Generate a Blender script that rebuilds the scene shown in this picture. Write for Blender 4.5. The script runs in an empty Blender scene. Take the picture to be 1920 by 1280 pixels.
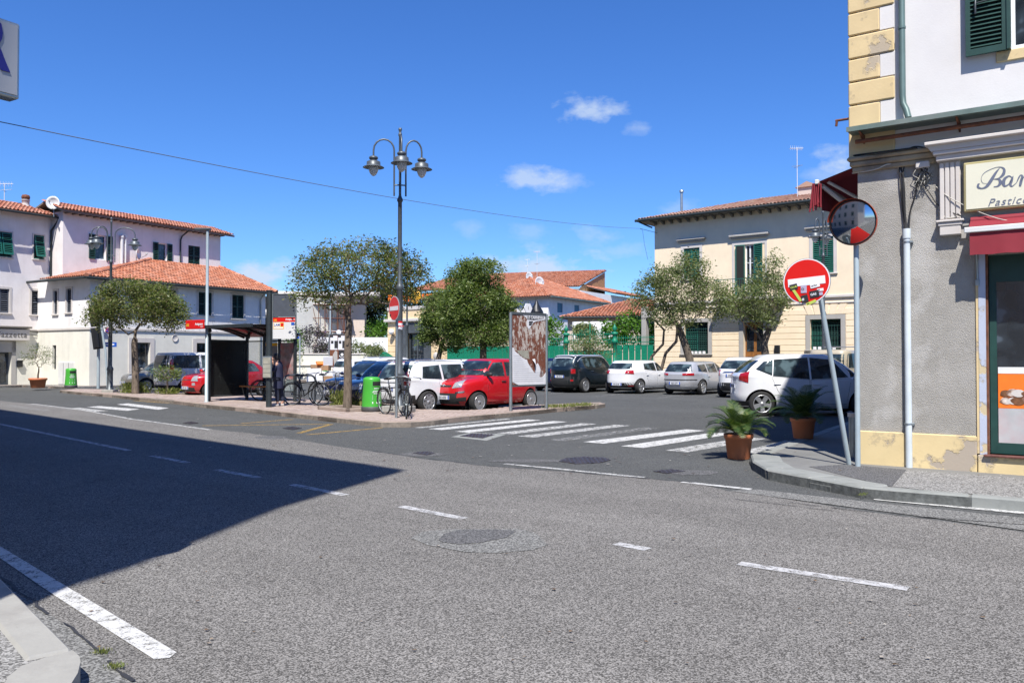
import bpy, bmesh, math, random
import numpy as np
from mathutils import Vector, Matrix, Euler
from mathutils.bvhtree import BVHTree
random.seed(7); RNG = np.random.default_rng(7)
SC = bpy.context.scene
COL = SC.collection
R = math.radians
# ------------------------------------------------------------------ camera
PITCH = R(1.07)
cam = bpy.data.objects.new('camera', bpy.data.cameras.new('camera'))
COL.objects.link(cam)
cam.location = (0, 0, 1.6); cam.rotation_euler = (R(90) + PITCH, 0, 0)
cam.data.sensor_width = 36; cam.data.lens = 36 * 1550 / 1920
cam.data.clip_start = 0.05; cam.data.clip_end = 2000
SC.camera = cam
# ------------------------------------------------------------------ light
SUN_EL = R(56); SUN_DX = 0.05
w = bpy.data.worlds.new('World'); SC.world = w; w.use_nodes = True
nt = w.node_tree; nt.nodes.clear()
out = nt.nodes.new('ShaderNodeOutputWorld'); bg = nt.nodes.new('ShaderNodeBackground')
sky = nt.nodes.new('ShaderNodeTexSky'); sky.sky_type = 'NISHITA'; sky.sun_disc = False
sky.sun_elevation = SUN_EL; sky.sun_rotation = R(183); sky.air_density = 1.0; sky.dust_density = 0.05; sky.ozone_density = 2.2
bg.inputs[1].default_value = 0.05
hs = nt.nodes.new('ShaderNodeHueSaturation'); hs.inputs['Saturation'].default_value = 1.16; hs.inputs['Value'].default_value = 1.0
nt.links.new(sky.outputs[0], hs.inputs['Color'])
tint = nt.nodes.new('ShaderNodeMix'); tint.data_type = 'RGBA'; tint.blend_type = 'MULTIPLY'; tint.inputs[0].default_value = 1.0
nt.links.new(hs.outputs[0], tint.inputs[6]); tint.inputs[7].default_value = (0.98, 1.46, 2.28, 1)
tc = nt.nodes.new('ShaderNodeTexCoord'); sx = nt.nodes.new('ShaderNodeSeparateXYZ')
nt.links.new(tc.outputs['Generated'], sx.inputs[0])
def wm(op, a, b=None, c=None, clamp=False):
    n = nt.nodes.new('ShaderNodeMath'); n.operation = op; n.use_clamp = clamp
    for i, v in enumerate((a, b, c)):
        if v is None: continue
        if isinstance(v, (int, float)): n.inputs[i].default_value = v
        else: nt.links.new(v, n.inputs[i])
    return n.outputs[0]
ysafe = wm('MAXIMUM', sx.outputs['Y'], 0.05)
U = wm('DIVIDE', sx.outputs['X'], ysafe); V = wm('DIVIDE', sx.outputs['Z'], ysafe)
noi = nt.nodes.new('ShaderNodeTexNoise'); noi.inputs['Scale'].default_value = 22; noi.inputs['Detail'].default_value = 7; noi.inputs['Roughness'].default_value = 0.6
mp = nt.nodes.new('ShaderNodeMapping'); mp.inputs['Scale'].default_value = (1, 1, 1.9)
nt.links.new(tc.outputs['Generated'], mp.inputs[0]); nt.links.new(mp.outputs[0], noi.inputs['Vector'])
nz = wm('MULTIPLY', wm('SUBTRACT', noi.outputs['Fac'], 0.5), 1.9)
total = None
for (px, py, rx, ry, amp) in [(1108, 203, 78, 36, 1.0), (1190, 236, 40, 18, .5), (1010, 338, 84, 36, .95), (1065, 340, 52, 22, .5), (1576, 300, 60, 36, 1.0), (1545, 330, 50, 26, .5),
                              (492, 524, 90, 52, 1.3), (1020, 505, 150, 50, 1.2), (905, 500, 70, 26, .5), (1280, 388, 50, 24, .4), (1105, 442, 66, 24, .5), (880, 430, 40, 20, .35), (1000, 430, 60, 22, .35), (1180, 470, 60, 20, .4)]:
    u0 = (px - 960) / 1550; v0 = (669 - py) / 1550
    e1 = wm('DIVIDE', wm('SUBTRACT', U, u0), rx / 1550); e2 = wm('DIVIDE', wm('SUBTRACT', V, v0), ry / 1550)
    d = wm('SQRT', wm('ADD', wm('MULTIPLY', e1, e1), wm('MULTIPLY', e2, e2)))
    m = wm('SUBTRACT', 1.0, d)
    m = wm('ADD', wm('SUBTRACT', m, .12), wm('MULTIPLY', wm('MULTIPLY', nz, 2.5), wm('MULTIPLY', wm('MINIMUM', wm('MAXIMUM', wm('ADD', m, .6), 0), 1), 0.75)))
    m = wm('MULTIPLY', wm('MULTIPLY', m, 1.15, clamp=True), amp)
    total = m if total is None else wm('MAXIMUM', total, m)
front = wm('GREATER_THAN', sx.outputs['Y'], 0.06)
dens = wm('MULTIPLY', wm('MULTIPLY', total, front), 0.7)
mx = nt.nodes.new('ShaderNodeMix'); mx.data_type = 'RGBA'
nt.links.new(dens, mx.inputs[0]); nt.links.new(tint.outputs[2], mx.inputs[6]); mx.inputs[7].default_value = (8.6, 10.2, 12.6, 1)
nt.links.new(mx.outputs[2], bg.inputs[0]); nt.links.new(bg.outputs[0], out.inputs[0])
sun = bpy.data.objects.new('sun', bpy.data.lights.new('sun', 'SUN')); COL.objects.link(sun)
sun.data.energy = 5.0; sun.data.angle = R(0.53); sun.data.color = (1.0, 0.955, 0.89)
c_, s_ = math.cos(SUN_EL), math.sin(SUN_EL)
sun.rotation_euler = Vector((SUN_DX * c_, c_, -s_)).to_track_quat('-Z', 'Y').to_euler()
SC.view_settings.view_transform = 'Standard'; SC.view_settings.look = 'None'
SC.view_settings.gamma = 1; SC.view_settings.use_curve_mapping = False
SC.view_settings.exposure = 0.58
# ------------------------------------------------------------------ geometry helpers
def ray(px, py):
    dx = (px - 960) / 1550; dz = (640 - py) / 1550
    return Vector((dx, math.cos(PITCH) - dz * math.sin(PITCH), math.sin(PITCH) + dz * math.cos(PITCH)))
def G(px, py, z=0.0):
    r = ray(px, py); k = (z - 1.6) / r.z
    return Vector((r.x * k, r.y * k, z))
def P(px, py, Y):
    r = ray(px, py); k = Y / r.y
    return Vector((r.x * k, Y, 1.6 + r.z * k))
class Frame:                      # a facade: x along it, y into the building, z up
    def __init__(s, O, e1):
        s.O = Vector((O[0], O[1], O[2] if len(O) > 2 else 0)); a = math.atan2(e1[1], e1[0]); s.a = a
        s.e = Vector((math.cos(a), math.sin(a), 0)); s.n = Vector((-math.sin(a), math.cos(a), 0))
        s.M = Matrix.Translation(s.O) @ Matrix.Rotation(a, 4, 'Z')
    def px(s, px, py, off=0.0):
        r = ray(px, py); C = Vector((0, 0, 1.6)); p0 = s.O + s.n * off
        k = (p0 - C).dot(s.n) / r.dot(s.n); q = C + r * k - s.O
        return q.dot(s.e), q.z
    def x(s, px, off=0.0): return s.px(px, 669, off)[0]
    def z(s, px, py, off=0.0): return s.px(px, py, off)[1]
class MB:
    def __init__(s): s.v = []; s.f = []; s.m = []; s.s = []
    def add(s, vs, fs, m=0, sm=False, M=None):
        b = len(s.v)
        if M is not None: vs = [M @ Vector(p) for p in vs]
        s.v += [tuple(p) for p in vs]
        for f in fs: s.f.append(tuple(b + i for i in f)); s.m.append(m); s.s.append(sm)
        return s
    def box(s, x0, y0, z0, x1, y1, z1, m=0, M=None):
        vs = [(x0,y0,z0),(x1,y0,z0),(x1,y1,z0),(x0,y1,z0),(x0,y0,z1),(x1,y0,z1),(x1,y1,z1),(x0,y1,z1)]
        return s.add(vs, [(0,3,2,1),(4,5,6,7),(0,1,5,4),(1,2,6,5),(2,3,7,6),(3,0,4,7)], m, False, M)
    def cbox(s, x0, y0, z0, x1, y1, z1, c=.01, m=0, M=None):      # chamfered box
        vs = []; xs, ys, zs = (x0, x1), (y0, y1), (z0, z1)
        idx = {}
        for i in (0, 1):
            for j in (0, 1):
                for k in (0, 1):
                    p = (xs[i], ys[j], zs[k]); d = (c if i == 0 else -c, c if j == 0 else -c, c if k == 0 else -c)
                    for a in range(3):
                        q = [p[t] + (d[t] if t != a else 0) for t in range(3)]; idx[i, j, k, a] = len(vs); vs.append(q)
        F = []
        for a in range(3):
            o = [t for t in range(3) if t != a]
            for sd in (0, 1):
                q = []
                for (u, v) in ((0,0),(1,0),(1,1),(0,1)):
                    ijk = [0,0,0]; ijk[a] = sd; ijk[o[0]] = u; ijk[o[1]] = v; q.append(idx[ijk[0], ijk[1], ijk[2], a])
                if (sd == 0) == (a != 1): q = q[::-1]
                F.append(q)
        for a in range(3):
            o = [t for t in range(3) if t != a]
            for u in (0, 1):
                for v in (0, 1):
                    A = [0,0,0]; A[o[0]] = u; A[o[1]] = v; A[a] = 0; B = A[:]; B[a] = 1
                    q = [idx[A[0],A[1],A[2],o[0]], idx[B[0],B[1],B[2],o[0]], idx[B[0],B[1],B[2],o[1]], idx[A[0],A[1],A[2],o[1]]]
                    F.append(q)
        for i in (0, 1):
            for j in (0, 1):
                for k in (0, 1): F.append([idx[i,j,k,0], idx[i,j,k,1], idx[i,j,k,2]])
        cen = Vector(((x0+x1)/2, (y0+y1)/2, (z0+z1)/2)); FF = []
        for q in F:
            pts = [Vector(vs[t]) for t in q]; n = (pts[1]-pts[0]).cross(pts[2]-pts[0]); cc = sum(pts, Vector())/len(pts)
            FF.append(q if n.dot(cc-cen) > 0 else q[::-1])
        return s.add(vs, FF, m, False, M)
    def prism(s, poly, y0, y1, m=0, M=None):          # polygon in (x,z) pushed from y0 to y1
        n = len(poly); vs = [(p[0], y0, p[1]) for p in poly] + [(p[0], y1, p[1]) for p in poly]
        a = sum(poly[i][0]*poly[(i+1)%n][1]-poly[(i+1)%n][0]*poly[i][1] for i in range(n))
        fs = [tuple(range(n)), tuple(range(2*n-1, n-1, -1))] + [(i, i+n, (i+1)%n+n, (i+1)%n) for i in range(n)]
        if a < 0: fs = [f[::-1] for f in fs]
        return s.add(vs, fs, m, False, M)
    def slab(s, poly, z0, z1, m=0, M=None, bottom=True):    # polygon in (x,y)
        n = len(poly); a = sum(poly[i][0]*poly[(i+1)%n][1]-poly[(i+1)%n][0]*poly[i][1] for i in range(n))
        if a < 0: poly = poly[::-1]
        vs = [(p[0], p[1], z0) for p in poly] + [(p[0], p[1], z1) for p in poly]
        fs = [tuple(range(n, 2*n))] + [(i, (i+1)%n, (i+1)%n+n, i+n) for i in range(n)]
        if bottom: fs.append(tuple(range(n-1, -1, -1)))
        return s.add(vs, fs, m, False, M)
    def sheet(s, poly, z, m=0, M=None):
        n = len(poly); a = sum(poly[i][0]*poly[(i+1)%n][1]-poly[(i+1)%n][0]*poly[i][1] for i in range(n))
        if a < 0: poly = poly[::-1]
        return s.add([(p[0], p[1], z) for p in poly], [tuple(range(n))], m, False, M)
    def tube(s, pts, r, n=8, m=0, M=None, cap=True, sm=True):
        pts = [Vector(p) for p in pts]; k = len(pts)
        rs = r if hasattr(r, '__len__') else [r] * k
        vs = []; up = None
        for i in range(k):
            t = (pts[min(i+1, k-1)] - pts[max(i-1, 0)])
            if t.length < 1e-9: t = Vector((0, 0, 1))
            t.normalize()
            if up is None:
                up = Vector((0, 0, 1)) if abs(t.z) < .9 else Vector((1, 0, 0))
            a = t.cross(up)
            if a.length < 1e-6: a = t.cross(Vector((1, .3, 0)))
            a.normalize(); b = a.cross(t).normalized(); up = b
            for j in range(n):
                an = 2*math.pi*j/n; vs.append(pts[i] + (a*math.cos(an) + b*math.sin(an)) * rs[i])
        fs = []
        for i in range(k-1):
            for j in range(n):
                fs.append((i*n+j, i*n+(j+1)%n, (i+1)*n+(j+1)%n, (i+1)*n+j))
        s.add(vs, fs, m, sm, M)
        if cap: s.add([vs[j] for j in range(n)], [tuple(range(n))][::1], m, False, M); s.add([vs[(k-1)*n+j] for j in range(n)], [tuple(range(n-1, -1, -1))], m, False, M)
        return s
    def lathe(s, prof, n=16, m=0, M=None, sm=True, a0=0, a1=2*math.pi):
        full = abs(a1-a0-2*math.pi) < 1e-6; k = n if full else n+1; vs = []
        for (r, z) in prof:
            for j in range(k):
                an = a0 + (a1-a0)*j/n; vs.append((max(r, 1e-5)*math.cos(an), max(r, 1e-5)*math.sin(an), z))
        fs = []
        for i in range(len(prof)-1):
            for j in range(n):
                j2 = (j+1) % k; fs.append((i*k+j, i*k+j2, (i+1)*k+j2, (i+1)*k+j))
        return s.add(vs, fs, m, sm, M)
    def mesh(s, name, mats, angle=None):
        me = bpy.data.meshes.new(name); me.from_pydata(s.v, [], s.f)
        for mt in (mats if isinstance(mats, (list, tuple)) else [mats]): me.materials.append(mt)
        me.polygons.foreach_set('material_index', s.m); me.polygons.foreach_set('use_smooth', s.s); me.update()
        if angle:
            me.polygons.foreach_set('use_smooth', [True]*len(me.polygons)); me.set_sharp_from_angle(angle=angle)
        return me
    def build(s, name, mats, parent=None, angle=None):
        o = bpy.data.objects.new(name, s.mesh(name, mats, angle)); COL.objects.link(o)
        if parent: o.parent = parent
        return o
def tag(o, label=None, cat=None, group=None, kind=None):
    if label: o['label'] = label
    if cat: o['category'] = cat
    if group: o['group'] = group
    if kind: o['kind'] = kind
    return o
def thing(name, label, cat, loc=(0, 0, 0), rz=0, group=None, scale=None):
    o = bpy.data.objects.new(name, None); COL.objects.link(o); o.location = loc; o.rotation_euler = (0, 0, rz)
    o.empty_display_size = .2
    if scale: o.scale = (scale,) * 3
    return tag(o, label, cat, group)
def kids(o): return [c for c in bpy.data.objects if c.parent == o]
def copy_tree(o, parent=None):
    c = o.copy(); COL.objects.link(c); c.parent = parent
    for ch in kids(o): copy_tree(ch, c)
    return c
def inst(src, name, parent, M=None, loc=None):
    o = bpy.data.objects.new(name, src if isinstance(src, bpy.types.Mesh) else src.data); COL.objects.link(o); o.parent = parent
    if M is not None: o.matrix_local = M
    if loc is not None: o.location = loc
    return o
T_ = Matrix.Translation
def RZ(a): return Matrix.Rotation(a, 4, 'Z')
def RX(a): return Matrix.Rotation(a, 4, 'X')
def RY(a): return Matrix.Rotation(a, 4, 'Y')
def text_mesh(name, body, size, mt, parent=None, M=None, extrude=.002, shear=0, space=1, align='LEFT', bold=0):
    cu = bpy.data.curves.new(name, 'FONT'); cu.body = body; cu.size = size; cu.extrude = extrude; cu.shear = shear; cu.space_character = space; cu.align_x = align; cu.offset = bold; cu.resolution_u = 3
    o = bpy.data.objects.new(name, cu); COL.objects.link(o); bpy.context.view_layer.update()
    me = bpy.data.meshes.new_from_object(o.evaluated_get(bpy.context.evaluated_depsgraph_get()))
    bpy.data.objects.remove(o); me.materials.clear(); me.materials.append(mt); me.name = name
    o = bpy.data.objects.new(name, me); COL.objects.link(o); o.parent = parent
    if M is not None: o.matrix_local = M
    return o
UPR = RX(R(90))       # text lying in xy -> standing, facing -y
# ------------------------------------------------------------------ materials
class NT:
    def __init__(s, name):
        s.mt = bpy.data.materials.new(name); s.mt.use_nodes = True; s.t = s.mt.node_tree; s.b = s.t.nodes['Principled BSDF']
        s.tc = s.t.nodes.new('ShaderNodeTexCoord'); s.out = s.t.nodes['Material Output']
    def n(s, ty, **kw):
        nd = s.t.nodes.new('ShaderNode' + ty)
        for k, v in kw.items():
            if k.startswith('_'): setattr(nd, k[1:], v)
            else: nd.inputs[k.replace('_', ' ')].default_value = v
        return nd
    def L(s, a, b): s.t.links.new(a, b)
    def math(s, op, a, b=None, clamp=False):
        nd = s.t.nodes.new('ShaderNodeMath'); nd.operation = op; nd.use_clamp = clamp
        for i, v in enumerate((a, b)):
            if v is None: continue
            if isinstance(v, (int, float)): nd.inputs[i].default_value = v
            else: s.L(v, nd.inputs[i])
        return nd.outputs[0]
    def coord(s, scale=(1, 1, 1), obj=True):
        mp = s.n('Mapping'); mp.inputs['Scale'].default_value = scale; s.L(s.tc.outputs['Object' if obj else 'Generated'], mp.inputs[0]); return mp.outputs[0]
    def noise(s, scale, detail=4, rough=.55, vec=None):
        nd = s.n('TexNoise', Scale=scale, Detail=detail, Roughness=rough)
        s.L(vec if vec is not None else s.tc.outputs['Object'], nd.inputs['Vector']); return nd.outputs['Fac']
    def ramp(s, fac, stops, interp='LINEAR'):
        nd = s.t.nodes.new('ShaderNodeValToRGB'); nd.color_ramp.interpolation = interp
        el = nd.color_ramp.elements
        while len(el) < len(stops): el.new(.5)
        for e, (p, c) in zip(el, stops): e.position = p; e.color = (c[0], c[1], c[2], 1) if hasattr(c, '__len__') else (c, c, c, 1)
        s.L(fac, nd.inputs[0]); return nd.outputs[0]
    def mix(s, fac, a, b, blend='MIX'):
        nd = s.t.nodes.new('ShaderNodeMix'); nd.data_type = 'RGBA'; nd.blend_type = blend
        for i, v in ((0, fac), (6, a), (7, b)):
            if isinstance(v, (int, float)): nd.inputs[i].default_value = v
            elif isinstance(v, (tuple, list)): nd.inputs[i].default_value = (v[0], v[1], v[2], 1)
            else: s.L(v, nd.inputs[i])
        return nd.outputs[2]
    def bump(s, h, strength=.3, dist=.01):
        nd = s.n('Bump', Strength=strength, Distance=dist); s.L(h, nd.inputs['Height']); s.L(nd.outputs[0], s.b.inputs['Normal'])
    def base(s, c):
        if isinstance(c, (tuple, list)): s.b.inputs['Base Color'].default_value = (c[0], c[1], c[2], 1)
        else: s.L(c, s.b.inputs['Base Color'])
    def rnd(s):
        g = s.t.nodes.new('ShaderNodeNewGeometry'); return g.outputs['Random Per Island']
def mul(c, k): return tuple(min(1, x * k) for x in c)
def simple(name, c, rough=.6, metal=0, var=.12, vscale=3.0, bump=0, bscale=60, bdist=.004, coat=0, spec=.5, dirt=None, dscale=1.2, damt=.5):
    t = NT(name); col = t.ramp(t.noise(vscale, 5), [(.3, mul(c, 1 - var)), (.7, mul(c, 1 + var))])
    if dirt: col = t.mix(t.math('MULTIPLY', t.ramp(t.noise(dscale, 7, .65), [(.45, 0), (.7, 1)]), damt), col, dirt)
    t.base(col); t.b.inputs['Roughness'].default_value = rough; t.b.inputs['Metallic'].default_value = metal
    t.b.inputs['Coat Weight'].default_value = coat; t.b.inputs['Coat Roughness'].default_value = .05; t.b.inputs['Specular IOR Level'].default_value = spec
    if bump: t.bump(t.noise(bscale, 4), bump, bdist)
    return t.mt
M = {}
# asphalts
def asphalt(name, lo, hi, speck, sc=70, amt=.5, big=.14, band=0, crack=0):
    t = NT(name); v = t.n('TexVoronoi', Scale=sc); t.L(t.tc.outputs['Object'], v.inputs['Vector'])
    rv = t.n('SeparateColor'); t.L(v.outputs['Color'], rv.inputs[0])
    n2 = t.noise(sc * .55, 3, .8); s2 = t.math('ADD', t.math('MULTIPLY', rv.outputs[0], .6), t.math('MULTIPLY', n2, .55))
    col = t.ramp(s2, [(.28, lo), (.52, hi), (.76, speck)])
    b1 = t.noise(.35, 6, .6); b2 = t.noise(2.2, 4, .6)
    k = t.math('ADD', t.math('ADD', 1 - big, t.math('MULTIPLY', b1, big * 1.3)), t.math('MULTIPLY', b2, big * .7))
    if band:
        mp = t.n('Mapping'); mp.inputs['Rotation'].default_value = (0, 0, R(38)); t.L(t.tc.outputs['Object'], mp.inputs[0]); m2 = t.n('Mapping'); m2.inputs['Scale'].default_value = (.03, .55, 1); t.L(mp.outputs[0], m2.inputs[0])
        k = t.math('MULTIPLY', k, t.math('ADD', 1-band*.5, t.math('MULTIPLY', t.noise(1.0, 4, .6, m2.outputs[0]), band)))
        k = t.math('MULTIPLY', k, t.math('SUBTRACT', 1.0, t.math('MULTIPLY', t.ramp(t.noise(.8, 8, .75), [(.58, 0), (.72, 1)]), .25)))
    if crack:
        vc = t.n('TexVoronoi', Scale=.42); vc.feature = 'DISTANCE_TO_EDGE'; ds = t.t.nodes.new('ShaderNodeVectorMath'); ds.operation = 'ADD'; nn = t.n('TexNoise', Scale=1.5, Detail=5); t.L(t.tc.outputs['Object'], nn.inputs['Vector']); t.L(t.tc.outputs['Object'], ds.inputs[0]); t.L(nn.outputs['Color'], ds.inputs[1]); t.L(ds.outputs[0], vc.inputs['Vector'])
        k = t.math('MULTIPLY', k, t.ramp(t.math('ADD', vc.outputs['Distance'], t.math('MULTIPLY', t.ramp(t.noise(.3, 2), [(.45, 1), (.6, 0)]), .05)), [(.002, 1-crack), (.007, 1)]))
    cm = t.n('CombineColor'); [t.L(k, cm.inputs[i]) for i in range(3)]
    col = t.mix(1.0, col, cm.outputs[0], 'MULTIPLY')
    t.base(col); t.b.inputs['Roughness'].default_value = .9; t.b.inputs['Specular IOR Level'].default_value = .1
    t.bump(t.math('ADD', v.outputs['Distance'], n2), amt, .006)
    return t.mt
M['road'] = asphalt('coarse_asphalt', (.056, .054, .051), (.104, .100, .094), (.27, .26, .245), 135, .35, .3, .62)
M['lot'] = asphalt('fine_asphalt', (.050, .053, .053), (.074, .077, .077), (.118, .12, .117), 85, .25, .3, .3, .45)
M['gutter'] = asphalt('gutter_asphalt', (.07, .07, .068), (.12, .12, .115), (.26, .26, .25), 90, .3)
M['darkpatch'] = asphalt('asphalt_patch', (.05, .05, .052), (.085, .085, .088), (.17, .17, .17), 100, .25)
M['pavement'] = asphalt('pavement_asphalt', (.09, .09, .086), (.16, .158, .15), (.36, .355, .34), 80, .4)
def worn(name, c, keep=.5, sharp=.12, sc=9, under=None):
    t = NT(name); t.base(t.ramp(t.noise(25, 4), [(.3, mul(c, .82)), (.7, c)])); t.b.inputs['Roughness'].default_value = .75
    a = t.math('ADD', t.math('MULTIPLY', t.noise(sc, 6, .7), .55), t.math('MULTIPLY', t.noise(70, 3, .8), .45))
    al = t.ramp(a, [(max(0, 1 - keep - sharp), 0), (min(1, 1 - keep + sharp), 1)])
    t.L(al, t.b.inputs['Alpha']); return t.mt
M['paint'] = worn('white_road_paint', (.58, .58, .56), .555, .05)
M['paint2'] = worn('worn_white_road_paint', (.55, .55, .53), .515, .05)
M['paint3'] = worn('faded_white_road_paint', (.42, .42, .41), .46, .06)
M['dash'] = worn('dashed_line_paint', (.50, .50, .50), .535, .06)
M['yellow'] = worn('yellow_road_paint', (.42, .27, .07), .52, .1)
M['oil'] = worn('patch_edge', (.11, .11, .115), .52, .1, 3)
# plaster
def plaster(name, c, dirt, amt=.35, bump=.25, bscale=40, dscale=.9, rough=.85, stain=True):
    t = NT(name); col = t.ramp(t.noise(1.3, 6, .6), [(.3, mul(c, .93)), (.7, mul(c, 1.04))])
    f = t.math('MULTIPLY', t.ramp(t.noise(dscale, 8, .68), [(.47, 0), (.68, 1)]), amt)
    col = t.mix(f, col, dirt)
    if stain:
        f2 = t.math('MULTIPLY', t.ramp(t.noise(1.0, 5, .6, t.coord((2.6, 2.6, .22))), [(.5, 0), (.75, 1)]), amt * .8)
        col = t.mix(f2, col, mul(dirt, .9))
    t.base(col); t.b.inputs['Roughness'].default_value = rough; t.b.inputs['Specular IOR Level'].default_value = .25
    t.bump(t.math('ADD', t.noise(bscale, 4), t.math('MULTIPLY', t.noise(6, 4), .6)), bump, .006); return t.mt
M['wall_pink'] = plaster('pinkish_white_plaster', (.79, .745, .72), (.58, .52, .48), .34)
M['wall_white'] = plaster('white_plaster', (.80, .785, .765), (.58, .55, .52), .34)
M['wall_cream'] = plaster('pale_cream_plaster', (.75, .73, .64), (.50, .48, .42), .28)
M['wall_yellow'] = plaster('warm_cream_plaster', (.86, .72, .52), (.66, .54, .38), .2)
M['wall_ochre'] = plaster('ochre_plaster', (.80, .62, .38), (.5, .38, .24), .15)
M['wall_grey'] = plaster('grey_plaster', (.44, .43, .39), (.30, .30, .28), .35)
M['wall_far'] = plaster('far_plaster', (.70, .66, .60), (.52, .47, .42), .25)
M['wall_beige'] = plaster('beige_plaster', (.62, .52, .44), (.5, .4, .33), .25)
M['wall_bright'] = plaster('bright_white_wall', (.84, .84, .85), (.7, .7, .7), .15)
M['trimgrey'] = plaster('grey_stone_trim', (.40, .385, .36), (.28, .27, .25), .3, .15)
M['trimlight'] = plaster('pale_stone_trim', (.60, .56, .52), (.45, .41, .38), .3, .15)
M['trimdark'] = simple('dark_grey_stone', (.07, .08, .09), .6, 0, .2)
M['frame'] = simple('painted_window_frame', (.75, .76, .75), .5)
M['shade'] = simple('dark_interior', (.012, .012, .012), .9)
M['green'] = simple('green_shutter_paint', (.012, .115, .088), .5, 0, .12, 6)
M['darkgreen'] = simple('dark_green_shutter_paint', (.012, .05, .042), .5, 0, .15, 6)
M['greyshut'] = simple('grey_shutter_paint', (.07, .08, .10), .5, 0, .12, 6)
M['blueshut'] = simple('blue_shutter_paint', (.03, .14, .22), .5)
M['fence'] = simple('emerald_fence_paint', (.004, .21, .115), .5, 0, .14, 2, dirt=(.01, .13, .08), damt=.5)
M['wood'] = simple('brown_door_wood', (.26, .11, .03), .5, 0, .3, 8)
M['brownstain'] = simple('brown_wall', (.38, .22, .10), .8, 0, .1)
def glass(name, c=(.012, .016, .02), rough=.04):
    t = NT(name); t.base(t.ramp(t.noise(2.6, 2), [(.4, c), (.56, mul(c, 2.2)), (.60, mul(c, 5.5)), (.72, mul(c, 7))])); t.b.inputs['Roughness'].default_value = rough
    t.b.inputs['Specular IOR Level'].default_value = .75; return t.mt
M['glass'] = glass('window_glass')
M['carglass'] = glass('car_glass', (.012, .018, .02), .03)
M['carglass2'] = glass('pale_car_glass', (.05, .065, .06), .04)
# roof tiles
def tiles(name, a, b, c):
    t = NT(name); col = t.ramp(t.rnd(), [(0, a), (.35, b), (.75, c), (1, mul(a, .7))])
    col = t.mix(t.math('MULTIPLY', t.ramp(t.noise(2.5, 6, .7), [(.5, 0), (.75, 1)]), .45), col, (.22, .17, .13))
    t.base(col); t.b.inputs['Roughness'].default_value = .85; t.bump(t.noise(40), .2, .004); return t.mt
M['tile'] = tiles('terracotta_tiles', (.34, .12, .075), (.43, .16, .095), (.50, .25, .17))
M['tile2'] = tiles('orange_terracotta_tiles', (.36, .12, .065), (.45, .165, .085), (.52, .235, .15))
M['tile3'] = tiles('weathered_terracotta_tiles', (.34, .16, .11), (.42, .22, .15), (.45, .32, .24))
M['tilebed'] = simple('tile_shadow_bed', (.18, .07, .045), .9)
M['eave'] = simple('eave_grey', (.16, .145, .125), .8)
M['gutterpipe'] = simple('dark_metal_gutter', (.035, .045, .045), .5, .3)
M['pipegreen'] = simple('grey_green_pipe', (.11, .17, .16), .45, .2, .15)
M['pipewhite'] = simple('pale_grey_pipe', (.55, .60, .62), .45)
M['canopy'] = simple('grey_green_canopy', (.13, .19, .17), .5, .2, .3, 2, dirt=(.25, .26, .24), damt=.5)
M['cable'] = simple('grey_twisted_cable', (.12, .12, .12), .7)
M['iron'] = simple('dark_iron_paint', (.045, .055, .06), .45, .4, .2)
M['irongrey'] = simple('grey_iron_paint', (.11, .125, .135), .45, .4, .2)
M['galv'] = simple('galvanised_steel', (.36, .40, .41), .42, .75, .15, 5)
M['galvlight'] = simple('pale_painted_pole', (.36, .43, .46), .45, .1, .08)
M['black'] = simple('black_paint', (.012, .013, .015), .45)
M['blackcable'] = simple('black_cable', (.015, .015, .015), .6)
M['whitecable'] = simple('pale_cable', (.5, .48, .42), .6)
M['rust'] = simple('rusty_iron', (.16, .06, .03), .85, .1, .4, 12)
def bowlm():
    t = NT('frosted_lamp_bowl'); t.base((.82, .83, .80)); t.b.inputs['Roughness'].default_value = .3; tr = t.n('BsdfTranslucent'); tr.inputs['Color'].default_value = (.85, .85, .8, 1); ms = t.n('MixShader'); ms.inputs[0].default_value = .35
    t.L(t.b.outputs[0], ms.inputs[1]); t.L(tr.outputs[0], ms.inputs[2]); t.L(ms.outputs[0], t.out.inputs[0]); return t.mt
M['bowl'] = bowlm()
M['red'] = simple('sign_red', (.62, .012, .008), .35, 0, .05, coat=.2)
M['white'] = simple('sign_white', (.74, .74, .76), .4, 0, .04)
M['signshaded'] = simple('shade_greyed_lightbox_face', (.30, .31, .33), .35, 0, .03)  # white light box face, its shade put into the grey base colour
M['kerbdark'] = simple('dark_rough_kerb_face', (.10, .105, .10), .95, 0, .4, 14, bump=.6, bscale=30, bdist=.01)
M['navytext'] = simple('navy_lettering', (.012, .012, .16), .4)
M['blacktext'] = simple('black_print', (.02, .02, .022), .6)
M['signface'] = simple('shop_sign_face', (.62, .62, .62), .35, 0, .03)
M['blue'] = simple('sign_blue', (.01, .08, .42), .4)
M['orange'] = simple('orange_plastic', (.85, .19, .02), .4)
M['yellowp'] = simple('amber_print', (.75, .42, .03), .5)
M['bingreen'] = simple('bright_green_plastic', (.06, .36, .04), .38, 0, .06, 2, coat=.2)
M['bingrey'] = simple('dark_grey_plastic', (.06, .06, .062), .6)
M['terracotta'] = simple('terracotta_pot', (.50, .155, .06), .65, 0, .12, 4, dirt=(.4, .2, .12), damt=.4)
M['soil'] = simple('soil', (.05, .035, .022), .95, 0, .3, 20)
M['kerb'] = plaster('pinkish_kerb_stone', (.33, .265, .225), (.20, .165, .14), .45, .4, 25, 3)
M['kerbgrey'] = plaster('grey_kerb_stone', (.26, .27, .255), (.15, .16, .15), .45, .5, 18, 3)
M['kerblight'] = plaster('pale_kerb_stone', (.32, .315, .29), (.22, .21, .195), .5, .5, 30, 3)
M['smoothcon'] = plaster('smooth_concrete_pavement', (.19, .19, .18), (.12, .12, .115), .45, .25, 30, 1.5)
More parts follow.
